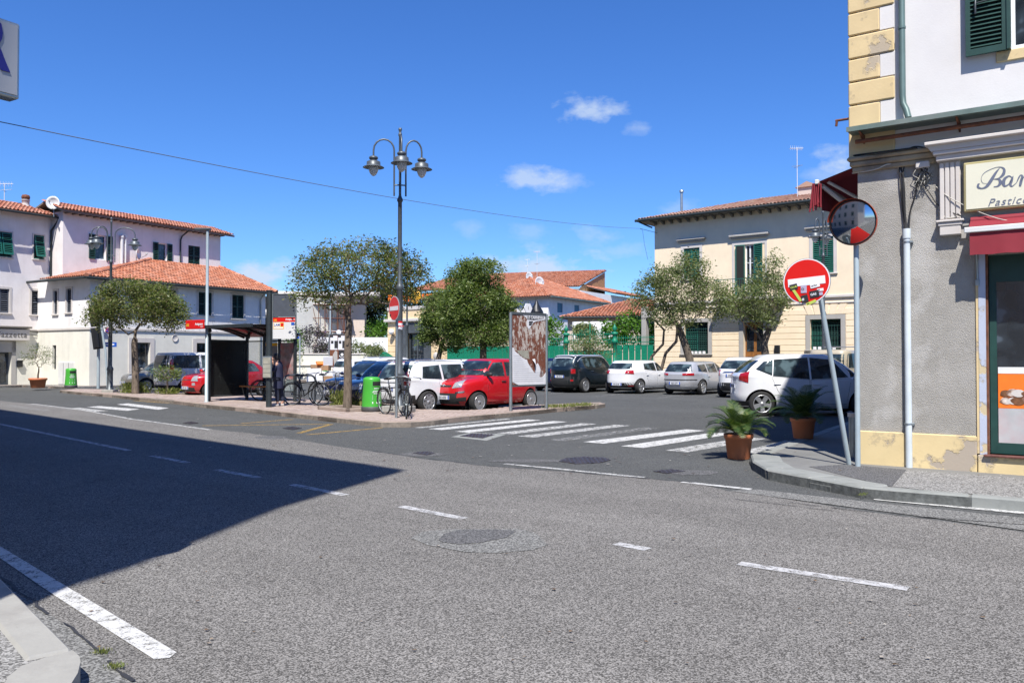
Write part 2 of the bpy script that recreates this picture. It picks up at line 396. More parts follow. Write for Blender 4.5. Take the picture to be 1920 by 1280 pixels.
def brickmat():
    t = NT('pinkish_paving_brick'); t.base(t.mix(t.math('MULTIPLY', t.ramp(t.noise(1.2, 6, .7), [(.45, 0), (.7, 1)]), .5), t.ramp(t.rnd(), [(0, (.31, .235, .20)), (.5, (.38, .30, .26)), (1, (.43, .36, .32))]), (.23, .185, .16)))
    t.b.inputs['Roughness'].default_value = .9; t.bump(t.noise(60), .3, .003); return t.mt
M['brick'] = brickmat()
M['mortar'] = simple('sandy_joint', (.20, .17, .14), .95, 0, .3, 10)
# foliage
def leaf(name, stops, trans=.25):
    t = NT(name); col = t.ramp(t.rnd(), stops)
    k = t.ramp(t.noise(1.6, 3), [(.3, .75), (.7, 1.15)]); col = t.mix(1.0, col, k, 'MULTIPLY')
    t.base(col); t.b.inputs['Roughness'].default_value = .45; t.b.inputs['Specular IOR Level'].default_value = .35
    tr = t.n('BsdfTranslucent'); t.L(t.mix(1.0, col, (1.3, 1.5, .6), 'MULTIPLY'), tr.inputs['Color']); ms = t.n('MixShader'); ms.inputs[0].default_value = trans
    t.L(t.b.outputs[0], ms.inputs[1]); t.L(tr.outputs[0], ms.inputs[2]); t.L(ms.outputs[0], t.out.inputs[0]); return t.mt
M['leaf_oak'] = leaf('holm_oak_leaves', [(0, (.09, .13, .034)), (.5, (.15, .18, .05)), (.85, (.20, .195, .08)), (1, (.26, .22, .12))], .35)
M['leaf_round'] = leaf('evergreen_leaves', [(0, (.075, .125, .032)), (.5, (.14, .19, .05)), (1, (.24, .28, .10))], .35)
M['leaf_olive'] = leaf('olive_leaves', [(0, (.12, .15, .06)), (.5, (.17, .205, .085)), (1, (.28, .30, .17))], .35)
M['leaf_dark'] = leaf('conifer_leaves', [(0, (.015, .03, .014)), (1, (.045, .07, .03))])
M['leaf_bright'] = leaf('fig_leaves', [(0, (.07, .16, .02)), (.6, (.11, .24, .03)), (1, (.16, .30, .05))], .35)
M['leaf_grass'] = leaf('weed_leaves', [(0, (.12, .16, .03)), (.5, (.20, .24, .06)), (1, (.34, .32, .14))], .35)
M['leaf_purple'] = leaf('purple_blossom', [(0, (.06, .075, .035)), (.45, (.09, .08, .08)), (1, (.15, .10, .20))])
M['leaf_palm'] = leaf('cycad_leaflets', [(0, (.03, .07, .015)), (.6, (.07, .125, .03)), (1, (.16, .19, .06))], .2)
def barkm(name, c):
    t = NT(name); n = t.noise(5, 6, .7, t.coord((4, 4, 1))); t.base(t.ramp(n, [(.35, mul(c, .55)), (.65, mul(c, 1.3))])); t.b.inputs['Roughness'].default_value = .95
    t.bump(n, .7, .02); return t.mt
M['bark'] = barkm('grey_brown_bark', (.16, .125, .095)); M['bark_olive'] = barkm('olive_bark', (.13, .105, .08)); M['twig'] = barkm('pale_twigs', (.20, .16, .13))
M['maroon'] = simple('maroon_awning_cloth', (.235, .018, .03), .75, 0, .08, 4)
M['alu'] = simple('white_aluminium', (.70, .70, .68), .35, .1, .05)
M['skin'] = simple('skin', (.55, .31, .22), .5, 0, .05)
# ================================================================== GROUND
A = Vector((-.812, .583, 0)); B = Vector((.583, .812, 0)).lerp(Vector((.523, .853, 0)), .8).normalized()
def xy(p): return (p[0], p[1])
def resample(pts, step):
    pts = [Vector((p[0], p[1], 0)) for p in pts]; out = [pts[0]]; acc = 0
    L = [(pts[i+1]-pts[i]).length for i in range(len(pts)-1)]; tot = sum(L); n = max(1, round(tot/step)); d = tot/n
    res = []; i = 0; pos = 0
    for k in range(n+1):
        t = k*d
        while i < len(L)-1 and t > pos + L[i] + 1e-9: pos += L[i]; i += 1
        f = min(1, max(0, (t-pos)/L[i])) if L[i] else 0; res.append(pts[i].lerp(pts[i+1], f))
    return res
def inside(p, poly):
    c = False; j = len(poly)-1
    for i in range(len(poly)):
        xi, yi = poly[i][0], poly[i][1]; xj, yj = poly[j][0], poly[j][1]
        if (yi > p[1]) != (yj > p[1]) and p[0] < (xj-xi)*(p[1]-yi)/(yj-yi)+xi: c = not c
        j = i
    return c
gm = MB().sheet([(-400, -300), (400, -300), (400, 700), (-400, 700)], 0.0)
tag(gm.build('ground', M['lot']), kind='structure')
bd = [(0,751),(60,757),(150,768),(270,790),(395,805),(470,812),(550,824),(700,846),(800,861),(900,872),(1100,887),(1200,896),(1300,905),(1369,921),(1600,955),(1760,976),(1920,998)]
rb = [xy(G(*p)) for p in bd]
# slightly ragged tarmac edge
rr = [rb[0]]
for q in resample(rb, .35)[1:-1]: rr.append((q.x + random.uniform(-.035, .035), q.y + random.uniform(-.03, .03)))
rr.append(rb[-1])
dir0 = Vector((-.73, .68))
road = [(rb[0][0]+dir0.x*70, rb[0][1]+dir0.y*70)] + rr + [(rb[-1][0]+.812*25, rb[-1][1]-.583*25), (30, -60), (-90, -60), (-90, 60)]
mr = MB()
me_b = bmesh.new(); vs_ = [me_b.verts.new((p[0], p[1], .004)) for p in road]; f_ = me_b.faces.new(vs_); f_.normal_update()
if f_.normal.z < 0: f_.normal_flip()
bmesh.ops.triangulate(me_b, faces=[f_]); mm = bpy.data.meshes.new('road'); me_b.to_mesh(mm); me_b.free(); mm.materials.append(M['road'])
ro = bpy.data.objects.new('road', mm); COL.objects.link(ro); tag(ro, kind='structure')
def pxpoly(pts, z=0): return [xy(G(p[0], p[1], z)) for p in pts]
def strip(p0, p1, w):
    p0 = (p0[0], p0[1]); p1 = (p1[0], p1[1])
    a = Vector(p0); b = Vector(p1); d = (b-a).normalized(); n = Vector((-d.y, d.x)) * w/2
    return [tuple(a+n), tuple(b+n), tuple(b-n), tuple(a-n)]
def paint(name, polys, m, z, label=None):
    for q in polys: tag(MB().sheet(q, z).build(name, m), kind='structure')
# kerb-side edge lines
paint('edge_line', [pxpoly([(-8,1042),(107,1121),(289,1238),(318,1235),(331,1225),(138,1109),(-8,1020)])], M['paint'], .009)
paint('edge_line', [strip(G(1640,936), (G(1920,963)+Vector((.812,-.583,0))*3), .13), strip(G(1279,904), G(1408,918), .11)], M['paint'], .009)
el = [G(*p) for p in [(946,870),(1020,877),(1100,885),(1207,896)]]
paint('edge_line', [strip(el[i], el[i+1], .11) for i in range(3)], M['paint2'], .009)
el = [G(*p) for p in [(60,757),(150,768),(248,786),(330,797),(394,806)]]
paint('edge_line', [strip(el[i], el[i+1], .12) for i in range(4)], M['paint2'], .009)
paint('dashed_line', [strip(G(a,b), G(c,d), .12) for a,b,c,d in [(-60,783,242,845),(285,855,352,868),(405,881,485,896),(548,909,648,929),(752,950,870,973),(1155,1020,1215,1031),(1385,1057,1703,1105)]], M['dash'], .0085)
# zebra at the car park mouth
def bars(lst, w0, mat):
    for (a, b, c, d) in lst: paint('crossing_stripe', [strip(G(a,b), G(c,d), w0)], mat, .0045)
bars([(783,802,956,785)], .2, M['paint2'])
bars([(815,805,1002,787), (866,810,1050,790)], .42, M['paint'])
bars([(945,813,1105,794), (985,819,1168,797)], .40, M['paint2'])
bars([(1042,826,1221,802)], .38, M['paint3'])
bars([(1112,830,1304,806), (1185,838,1356,812)], .46, M['paint'])
bars([(1268,846,1417,821), (1408,849,1492,827)], .42, M['paint2'])
# zebra on the left
paint('crossing_stripe', [pxpoly([(219,758),(240,756),(317,765),(296,768)]), pxpoly([(163,763),(186,761),(262,767),(238,770)])], M['paint'], .0045)
paint('crossing_stripe', [pxpoly([(126,766),(148,764),(204,770),(178,772)])], M['paint2'], .0045)
paint('crossing_stripe', [pxpoly([(40,758),(60,757),(150,768),(130,769)]), pxpoly([(0,760),(20,759),(100,770),(80,771)])], M['paint3'], .0085)
paint('bay_marking', [strip(G(a,b), G(c,d), .13) for a,b,c,d in [(379,798,616,795),(452,794,550,786),(560,812,622,795),(576,815,716,802),(250,751,330,757)]], M['yellow'], .0045)
# parking bay lines between the parked cars
for (a, b) in [((3.2,33.2),(5.6,37.2)),((5.7,32.3),(8.1,36.3)),((8.3,31.3),(10.6,35.3)),((0.6,34.2),(3.0,38.2))]: paint('bay_marking', [strip(a, b, .11)], M['paint3'], .0045)
# patches, manholes
def blob(cx, cy, rx, ry, n=28, k=.12, z=0):
    q = []
    for i in range(n):
        a = 2*math.pi*i/n; r = 1+random.uniform(-k, k); q.append((cx+rx*r*math.cos(a), cy+ry*r*math.sin(a)))
    return pxpoly(q)
paint('road_patch', [pxpoly([(770,1010),(790,998),(840,993),(900,992),(975,992),(1005,1001),(1027,1022),(1000,1032),(930,1038),(870,1036),(800,1022)])], M['gutter'], .008)
paint('road_patch', [pxpoly([(822,1014),(832,1003),(860,995),(930,994),(968,997),(950,1009),(900,1019),(860,1022),(830,1018)])], M['darkpatch'], .012)
paint('road_patch', [pxpoly([(1369,921),(1600,952),(1760,973),(1925,996),(1925,972),(1640,943),(1420,918)])], M['gutter'], .008)
M['tar'] = simple('tar_seam', (.03, .03, .032), .7, 0, .3, 10)
def seam(px, w_=.018, z=.0125):
    q = resample([xy(G(*p)) for p in px], .12); mb_ = MB()
    for i in range(len(q)-1):
        a, b = q[i], q[i+1]; 
        if i: a = last
        b = b + Vector((random.uniform(-.015,.015), random.uniform(-.015,.015), 0)); last = b
        if random.random() < .12: continue
        mb_.sheet(strip(a, b, w_*random.uniform(.5,1.5)), z)
    tag(mb_.build('tar_seam', M['tar']), kind='structure')
seam([(1480,943),(1600,958),(1760,973),(1925,985)]); seam([(1340,932),(1440,944),(1560,958)], .012); seam([(0,1083),(70,1136),(146,1191),(195,1225),(216,1251),(247,1280)], .02, .014)
seam([(700,846),(900,873),(1100,888),(1300,905)], .02)
def manhole(pts, label, rim=None):
    o = MB(); z = .012; o.slab(pxpoly(pts), -.02, z)
    t = tag(o.build('manhole_cover', M['coverm'], None), label, 'manhole cover', 'manhole covers in the tarmac')
    if rim: tag(MB().sheet(pxpoly(rim), .004).build('manhole_surround', M['kerbgrey']), kind='structure')
    # raised studs
    c = Vector(); w = pxpoly(pts)
    st = MB(); x0 = min(p[0] for p in w); x1 = max(p[0] for p in w); y0 = min(p[1] for p in w); y1 = max(p[1] for p in w)
    xx = x0
    while xx < x1:
        yy = y0
        while yy < y1:
            if inside((xx, yy), w): st.box(xx-.02, yy-.02, z, xx+.02, yy+.02, z+.006)
            yy += .09
        xx += .07
    if st.v: tag(st.build('stud_pattern', M['coverm'], t), kind='stuff')
M['coverm'] = simple('worn_iron_cover', (.085, .075, .08), .55, .6, .25, 8)
manhole([(862,818),(885,813),(928,815),(905,822)], 'square iron manhole cover in a pale concrete surround beside the zebra crossing', [(845,819),(880,811),(950,814),(912,826)])
manhole([(775,850),(795,847),(815,850),(800,854)], 'small iron manhole cover on the seam of the two tarmacs by the shadow tip')
manhole([(1048,865),(1060,860),(1095,857),(1135,859),(1145,863),(1125,868),(1080,870)], 'large round iron manhole cover in the car park mouth')
manhole([(1225,884),(1260,881),(1285,884),(1250,888)], 'small rusty manhole cover near the right hand kerb')
manhole([(530,803),(548,800),(566,803),(548,806)], 'iron manhole cover inside the yellow bus bay marking')
manhole([(343,793),(358,791),(372,793),(357,795)], 'distant iron manhole cover near the left end of the bus bay')
paint('road_patch', [blob(1300,886,45,5), blob(790,852,45,4), blob(510,820,30,3), blob(1000,864,90,3)], M['darkpatch'], .0042)
# ------------------------------------------------------------------ kerbs and pavements
def kerb_run(parent, pts, w, h, step, mat, side=1, name='kerb_stone', z0=-.02, rough=False):
    q = resample(pts, step)
    for i in range(len(q)-1):
        a, b = q[i], q[i+1]; d = (b-a); L = d.length; d.normalize(); ang = math.atan2(d.y, d.x)
        o = MB(); g = .012; jit = random.uniform(-.004, .004)
        o.cbox(g/2, 0 if side > 0 else -w, z0, L-g/2, w if side > 0 else 0, h+jit, .018)
        if rough:
            o.box(.004, -.006, -.02, L-.004, .03, h-.02, 1); x = 0
            o.cbox(.01, -random.uniform(.008,.02), -.02, L*random.uniform(.3,.6), .03, h*random.uniform(.45,.75), .01, 1)
        ob = o.build(name, [mat, M['kerbdark']] if rough else mat, parent); ob.location = (a.x, a.y, 0); ob.rotation_euler = (0, 0, ang)
# island
front = [(112,736),(160,741),(200,744),(262,751),(325,757),(380,764),(470,773),(560,784),(640,793),(715,801),(770,801),(815,797),(860,790),(962,781),(1055,771),(1120,766),(1135,763)]
back = [(1124,760.5),(1040,763.5),(960,769),(905,775.5),(850,777),(780,774),(700,768),(640,762),(560,752),(480,747),(400,742),(330,738),(240,735.5),(150,733.5)]
isl = pxpoly(front) + pxpoly(back)
island = MB().slab(isl, -.05, .108).build('island_pavement', M['mortar']); tag(island, kind='structure')
fw = pxpoly(front)
kerb_run(island, fw[:4], .16, .125, 1.0, M['kerb']); kerb_run(island, fw[4:], .17, .128, 1.0, M['kerb'])
kerb_run(island, pxpoly(back), .14, .118, 1.2, M['kerb'])
bdir = (Vector(fw[9])-Vector(fw[4])).normalized(); bang = math.atan2(bdir.y, bdir.x); bn = Vector((-bdir.y, bdir.x))
cells = []; o0 = Vector(fw[9])
for i in range(-130, 60):
    for j in range(-10, 70):
        c = o0 + bdir*(i*.205 + (j % 2)*.1025) + bn*(j*.105)
        if not inside(c, isl): continue
        if min((c-Vector(fw[k])).length for k in range(len(fw))) < .1: continue
        ok = True
        for k in range(len(fw)-1):
            a = Vector(fw[k]); b = Vector(fw[k+1]); t = max(0, min(1, (c-a).dot(b-a)/(b-a).length_squared))
            if (c-(a+(b-a)*t)).length < .2: ok = False; break
        if ok: cells.append(c)
cells.sort(key=lambda c: c.length)
bmsh = MB().box(-.098, -.048, .09, .098, .048, .121).mesh('brick', M['brick']); bm2 = MB().box(-.098, -.048, .09, .098, .048, .118).mesh('brick', M['brick'])
mb = MB()
BR = {}
for k, c in enumerate(cells):
    if k < 300:
        o = inst(random.choice((bmsh, bm2)), 'brick', island, loc=(c.x, c.y, random.uniform(-.002, .002))); o.rotation_euler = (random.uniform(-.01, .01), random.uniform(-.01, .01), bang+random.uniform(-.01, .01))
    else:
        mb.box(-.098, -.048, .1, .098, .048, .12+random.uniform(-.002, .002), 0, T_((c.x, c.y, 0)) @ RZ(bang+random.uniform(-.01, .01)))
tag(mb.build('paving_bricks', M['brick'], island), kind='stuff')
# dropped kerb ramp of paving near the left zebra
# right hand corner pavement
kr = [(1408,852),(1412,866),(1440,882),(1500,893),(1560,902),(1616,914),(1680,920),(1760,926),(1920,938)]
krw = pxpoly(kr, .12); ext = (krw[-1][0]+.812*7, krw[-1][1]-.583*7)
side_end = Vector(krw[0]) + Vector((B.x, B.y))*22
poly = [tuple(side_end)] + krw + [ext, (ext[0]+4, ext[1]+6), (side_end.x+6, side_end.y-2)]
pr = MB().slab(poly, -.05, .112); pr.m[1:] = [1]*(len(pr.m)-1); pr = pr.build('corner_pavement', [M['smoothcon'], M['kerbdark']]); tag(pr, kind='structure')
kerb_run(pr, krw[:6], .42, .13, .9, M['kerbgrey'], rough=True); kerb_run(pr, krw[5:] + [ext], .16, .128, 1.05, M['kerbgrey']); kerb_run(pr, [tuple(side_end), krw[0]], .2, .122, 1.0, M['kerbgrey'])
tag(MB().sheet(pxpoly([(1516,874),(1590,870),(1700,880),(1672,912),(1620,900)], .116), .116).build('tarmac_patch', M['darkpatch'], pr), kind='structure')
pvx = pxpoly([(1700,880),(1672,911),(1760,921),(1920,933)], .116)
tag(MB().sheet(pvx + [(pvx[-1][0]+.812*6, pvx[-1][1]-.583*6), (pvx[0][0]+.812*8, pvx[0][1]-.583*8)], .116).build('aggregate_paving', M['pavement'], pr), kind='structure')
# left foreground pavement
kl = [(0,1080),(39,1131),(80,1167),(120,1202),(137,1218),(149,1230),(151,1240),(146,1261),(133,1280)]
klw = pxpoly(kl, .12); kfar = (klw[0][0]-.70*24, klw[0][1]+.71*24)
lp = [kfar] + klw + [(-1.75, 2.8), (-1.5, 1.0), (-1.6, -12), (-40, -12), (-45, 20)]
pl = MB().slab(lp, -.05, .112).build('near_pavement', M['pavement']); tag(pl, kind='structure')
kerb_run(pl, [kfar] + klw[:5][::1], .21, .125, 2.0, M['kerblight'], side=-1)
kb = MB().slab(pxpoly([(137,1219),(149,1230),(151,1240),(146,1261),(133,1282),(100,1330),(-20,1330),(5,1290),(15,1268),(40,1248),(86,1232)], .125), .0, .127)
kb.build('kerb_stone', M['kerblight'], pl)
gs = pxpoly([(0,1080),(39,1131),(80,1167),(120,1202),(137,1218),(151,1240),(146,1261),(133,1280),(247,1280),(216,1251),(195,1225),(146,1191),(70,1136),(0,1080)])
tag(MB().sheet(pxpoly([(0,1092),(39,1142),(80,1178),(125,1215),(150,1245),(140,1280),(130,1300),(260,1300),(247,1280),(216,1251),(195,1225),(146,1191),(70,1136),(0,1083)]), .009).build('gutter_strip', M['gutter']), kind='structure')
# pavements in front of the buildings
O3 = G(167, 727, 0)
F3 = Frame(O3, (.523, .853)); F3e, F3n = F3.e, F3.n
def off(F, x, y): return xy(F.O + F.e*x + F.n*y)
pv = MB().slab([off(F3, -14, 3.9), off(F3, -1.3, 3.9), off(F3, -1.3, -1.1), off(F3, 13, -1.1), off(F3, 30, -1.1), off(F3, 30, 6), off(F3, -14, 6)], -.05, .12).build('left_pavement', M['pavement']); tag(pv, kind='structure')
kerb_run(pv, [off(F3, -14, 3.9), off(F3, -1.3, 3.9)], .15, .132, 1.2, M['kerb'], side=1)
kerb_run(pv, [off(F3, -1.3, 3.9), off(F3, -1.3, -1.1), off(F3, 13, -1.1)], .15, .132, 1.2, M['kerb'], side=1)
e_y = Vector((.784, -.62, 0)).normalized()
OY = Vector((8.27, 47.8, 0)); FY = Frame(OY, e_y)
pv = MB().slab([off(FY, -34, -2.4), off(FY, 16, -2.4), off(FY, 16, .5), off(FY, -34, .5)], -.05, .13).build('far_pavement', M['smoothcon']); tag(pv, kind='structure')
kerb_run(pv, [off(FY, -34, -2.4), off(FY, 16, -2.4)], .15, .14, 1.5, M['kerb'], side=1)
# ================================================================== BUILDING HELPERS
def wall(mb, x0, x1, z0, z1, ops, depth=.2, m=0, mrev=None, Mx=None, y=0.0):
    xs = sorted({x0, x1, *[o[0] for o in ops], *[o[0]+o[2] for o in ops]}); zs = sorted({z0, z1, *[o[1] for o in ops], *[o[1]+o[3] for o in ops]})
    xs = [v for v in xs if x0 <= v <= x1]; zs = [v for v in zs if z0 <= v <= z1]
    for i in range(len(xs)-1):
        for j in range(len(zs)-1):
            cx = (xs[i]+xs[i+1])/2; cz = (zs[j]+zs[j+1])/2
            if any(o[0] < cx < o[0]+o[2] and o[1] < cz < o[1]+o[3] for o in ops): continue
            mb.add([(xs[i],y,zs[j]),(xs[i+1],y,zs[j]),(xs[i+1],y,zs[j+1]),(xs[i],y,zs[j+1])], [(0,1,2,3)], m, False, Mx)
    r = m if mrev is None else mrev
    for (x, z, w_, h) in ops:
        a, b, c, d = x, x+w_, z, z+h; Y = y+depth
        mb.add([(a,y,c),(b,y,c),(b,Y,c),(a,Y,c)], [(0,1,2,3)], r, False, Mx); mb.add([(a,y,d),(b,y,d),(b,Y,d),(a,Y,d)], [(3,2,1,0)], r, False, Mx)
        mb.add([(a,y,c),(a,y,d),(a,Y,d),(a,Y,c)], [(3,2,1,0)], r, False, Mx); mb.add([(b,y,c),(b,y,d),(b,Y,d),(b,Y,c)], [(0,1,2,3)], r, False, Mx)
SL = {}
def slatmesh(w, mat):
    k = (round(w, 2), mat.name)
    if k not in SL: SL[k] = MB().add([(0,-.022,-.022),(k[0],-.022,-.022),(k[0],.02,.024),(0,.02,.024),(0,-.016,-.026),(k[0],-.016,-.026),(k[0],.024,.018),(0,.024,.018)], [(0,1,2,3),(7,6,5,4),(0,4,5,1),(2,6,7,3)]).mesh('slat', mat)
    return SL[k]
def shutter(parent, Mx, w, h, mat, gap=.1, mid=True, dark=True, label=None):
    s = .055 if w > .3 else .04; o = MB()
    o.box(0, -.02, 0, s, .02, h); o.box(w-s, -.02, 0, w, .02, h); o.box(s, -.02, 0, w-s, .02, s*1.5); o.box(s, -.02, h-s*1.2, w-s, .02, h)
    if mid: o.box(s, -.02, h*.5-s*.6, w-s, .02, h*.5+s*.6)
    if dark: o.box(s, .026, s, w-s, .03, h-s, 1)
    ob = o.build('shutter', [mat, M['shade']], parent); ob.matrix_local = Mx
    if label: ob['label'] = label
    z = s*1.5+.04; sm = slatmesh(w-2*s, mat)
    while z < h-s*1.2-.03:
        if not (mid and abs(z-h*.5) < s*.6+.02): inst(sm, 'slat', ob, loc=(s, 0, z))
        z += gap
    return ob
def glazing(parent, Mx, w, h, fr=.05, mull=1, bars_=0, fm=None, gm_=None):
    o = MB(); o.box(0,-.03,0,fr,.03,h); o.box(w-fr,-.03,0,w,.03,h); o.box(fr,-.03,0,w-fr,.03,fr); o.box(fr,-.03,h-fr,w-fr,.03,h)
    for i in range(mull): x = w*(i+1)/(mull+1); o.box(x-fr/2,-.035,fr,x+fr/2,.03,h-fr)
    for i in range(bars_): z = h*(i+1)/(bars_+1); o.box(fr,-.025,z-.015,w-fr,.025,z+.015)
    ob = o.build('window', fm or M['frame'], parent); ob.matrix_local = Mx
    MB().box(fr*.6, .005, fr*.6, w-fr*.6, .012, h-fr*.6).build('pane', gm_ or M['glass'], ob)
    return ob
def surround(parent, Mx, x, z, w, h, t, mat, d=.03, sill=True, top=True):
    o = MB(); o.box(x-t, -d, z, x-.001, .01, z+h+(t if top else 0)); o.box(x+w+.001, -d, z, x+w+t, .01, z+h+(t if top else 0))
    if top: o.box(x-.001, -d, z+h+.001, x+w+.001, .01, z+h+t)
    ob = o.build('window_surround', mat, parent); ob.matrix_local = Mx
    if sill:
        ob = MB().cbox(x-t*1.2, -d-.06, z-.07, x+w+t*1.2, .14, z-.002, .01).build('window_sill', mat, parent); ob.matrix_local = Mx
def tile_plane(mb, p0, u, v, poly, col=.2, row=.34, rad=.088, r=random, n=4, lift=.02):
    p0 = Vector(p0); u = Vector(u).normalized(); v = Vector(v).normalized(); nn = u.cross(v).normalized()
    us = [q[0] for q in poly]; vs = [q[1] for q in poly]; j = 0; y = min(vs)
    while y < max(vs):
        x = min(us)
        while x < max(us):
            if inside((x, y+row*.4), poly):
                c = p0 + u*(x + r.uniform(-.006, .006)) + v*(y + r.uniform(-.008, .008)); L = row*1.22; pts = []
                for e, (t, rr_, hh) in enumerate(((0, rad, lift+.035), (L, rad*.84, lift))):
                    for k in range(n+1):
                        a = math.pi*k/n; pts.append(c + v*t + u*(-math.cos(a)*rr_) + nn*(math.sin(a)*rr_*.85+hh))
                for k in range(n+1): pts.append(pts[k] - nn*.022)
                f = [(k, k+1, n+2+k, n+1+k) for k in range(n)] + [(2*n+2+k, 2*n+3+k, k+1, k) for k in range(n)]
                mb.add(pts, f, 0, False)
            x += col
        y += row
def roof_plane(parent, corners, mat, col=.2, row=.34, rad=.088, thick=.1, bed=True, under=None):
    """corners: first two = eave left,right as seen from outside; then clockwise up. local coords of parent"""
    c = [Vector(q) for q in corners]; u = (c[1]-c[0]).normalized(); nn = u.cross(c[2]-c[1]).normalized()
    if nn.z < 0: nn = -nn
    v = nn.cross(u).normalized(); poly = [((q-c[0]).dot(u), (q-c[0]).dot(v)) for q in c]
    o = MB(); o.add([tuple(q) for q in c] + [tuple(q - nn*thick) for q in c], [tuple(range(len(c))), tuple(range(2*len(c)-1, len(c)-1, -1))] + [(i, i+len(c), (i+1)%len(c)+len(c), (i+1)%len(c)) for i in range(len(c))])
    for k in range(1, len(o.m)): o.m[k] = 1
    ro_ = o.build('roof', [M['tilebed'], under or M['eave']], parent)
    t = MB(); tile_plane(t, c[0], u, v, poly, col, row, rad); tag(t.build('roof_tiles', mat, ro_), kind='stuff')
    return ro_
def ridge(parent, a, b, mat, rad=.12, step=.4):
    a = Vector(a); b = Vector(b); n = max(1, int((b-a).length/step)); d = (b-a)/n; o = MB()
    for i in range(n): o.tube([a+d*i, a+d*(i+1.08)], [rad*1.05, rad*.88], 8)
    tag(o.build('ridge_tiles', mat, parent), kind='stuff')
def pipe(parent, pts, r, mat, name='downpipe', n=8): return MB().tube(pts, r, n).build(name, mat, parent)
def antenna(loc, h, label, yagi=True, rz=0, sc_=1):
    t = thing('tv_antenna', label, 'antenna', loc, rz)
    MB().tube([(0,0,0),(0,0,h)], .02, 6).build('mast', M['alu'], t)
    o = MB(); o.tube([(-.5*sc_,0,h-.08),(.45*sc_,0,h-.02)], .014, 5)
    for k in range(7): x = -.48*sc_+k*.14*sc_; o.tube([(x,-.16*sc_,h-.08),(x,.16*sc_,h-.08)], .008, 4); o.tube([(x,0,h-.2*sc_),(x,0,h+.1*sc_)], .008, 4)
    o.build('aerial', M['alu'], t)
    o = MB(); o.tube([(-.4*sc_,0,h*.62),(.4*sc_,0,h*.62+.1)], .012, 5); o.tube([(0,-.4*sc_,h*.62),(0,.4*sc_,h*.62)], .012, 5); o.build('crossbar', M['galv'], t)
    return t
def dish(loc, r, label, rz=0, tilt=.5, stand=.5):
    t = thing('satellite_dish', label, 'satellite dish', loc, rz)
    o = MB(); o.tube([(0,0,-stand),(0,0,0)], .03, 6); o.build('bracket', M['galv'], t)
    m2 = RX(R(90)+tilt-.5)
    o = MB(); o.lathe([(0,.0),(r*.35,.02),(r*.7,.07),(r,.15),(r*1.01,.14),(r*.7,.055),(0,-.02)], 20, 0, m2); o.build('reflector', M['alu'], t)
    o = MB(); o.tube([m2 @ Vector((0,-r*.9,.12)), m2 @ Vector((0,-.1,.55)), m2 @ Vector((0,0,.6))], .015, 5); o.tube([m2 @ Vector((0,0,.52)), m2 @ Vector((0,0,.64))], .04, 8); o.build('feed_arm', M['galv'], t)
    return t
# ================================================================== LEFT BUILDINGS
def rfz(F, px, y0, y1): return F.px(px, y1), F.px(px, y0)
def opn(F, x0, x1, y0, y1):
    """pixel box -> local (x,z,w,h) on the facade"""
    a = F.px(x0, (y0+y1)/2)[0]; b = F.px(x1, (y0+y1)/2)[0]; z1 = F.px((x0+x1)/2, y0)[1]; z0 = F.px((x0+x1)/2, y1)[1]
    return (a, z0, b-a, z1-z0)
# ---- lower house at the corner
h3 = thing('corner_house', 'low white corner house with terracotta hip roof behind the small left tree', 'house', O3, F3.a)
W3, D3, E3 = 11.7, 4.9, 5.72
ops3 = [opn(F3,372,397,548,591), opn(F3,435,457,553,597)]
for k, px in ((0, 262), (1, 315)): ops3.append((F3.x(px)-.5, ops3[0][1], 1.0, ops3[0][3]))
gf3 = [opn(F3,249,281,642,716), opn(F3,368,398,643,717)]
gf3 = [(a, .12, b, z+h-.12) for (a, z, b, h) in gf3]
zs3 = 3.08
o = MB(); wall(o, 0, W3, zs3, E3, ops3, .16, 0); wall(o, 0, W3, 0, zs3, gf3, .25, 1)
M3L = T_((0, D3, 0)) @ RZ(R(-90))
F3L = Frame(O3 + F3.n*D3, -F3.n)
opsL = [opn(F3L,101,108,545,589), opn(F3L,125,134,541,586)]; gfl = [opn(F3L,98,105,647,692)]
wall(o, 0, D3, zs3, E3, opsL, .16, 0, None, M3L); wall(o, 0, D3, 0, zs3, gfl, .2, 1, None, M3L)
o.add([(W3,0,0),(W3,D3+5,0),(W3,D3+5,E3),(W3,0,E3)], [(0,1,2,3)], 0)
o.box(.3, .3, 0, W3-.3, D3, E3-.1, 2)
o.build('wall', [M['wall_white'], M['wall_cream'], M['shade']], h3)
o = MB(); o.cbox(-.05,-.06,zs3-.07,W3+.02,.01,zs3+.07,.015); o.cbox(-.06,-.05,zs3-.07,.01,D3,zs3+.07,.015); o.build('string_course', M['trimlight'], h3)
for (x, z, w_, h_) in ops3:
    surround(h3, T_((0,0,0)), x, z, w_, h_, .12, M['trimlight'])
    for s in (0, 1): shutter(h3, T_((x+s*w_/2, .06, z)), w_/2-.005, h_, M['darkgreen'] if s == 0 else M['darkgreen'])
for (x, z, w_, h_) in opsL:
    surround(h3, M3L, x, z, w_, h_, .1, M['trimlight']); shutter(h3, M3L @ T_((x, .06, z)), w_, h_, M['greyshut'])
for (x, z, w_, h_) in gf3:
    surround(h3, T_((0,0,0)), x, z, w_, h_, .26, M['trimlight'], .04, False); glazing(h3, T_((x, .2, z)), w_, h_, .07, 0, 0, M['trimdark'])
for (x, z, w_, h_) in gfl: glazing(h3, M3L @ T_((x, .15, z)), w_, h_, .03, 0, 5, M['iron'])
x, z = F3.px(328, 634); MB().lathe([(0,.0),(.17,.0),(.2,.03),(.2,-.03)], 16, 0, T_((x,-.01,z)) @ RX(R(90))).build('vent', M['trimlight'], h3)
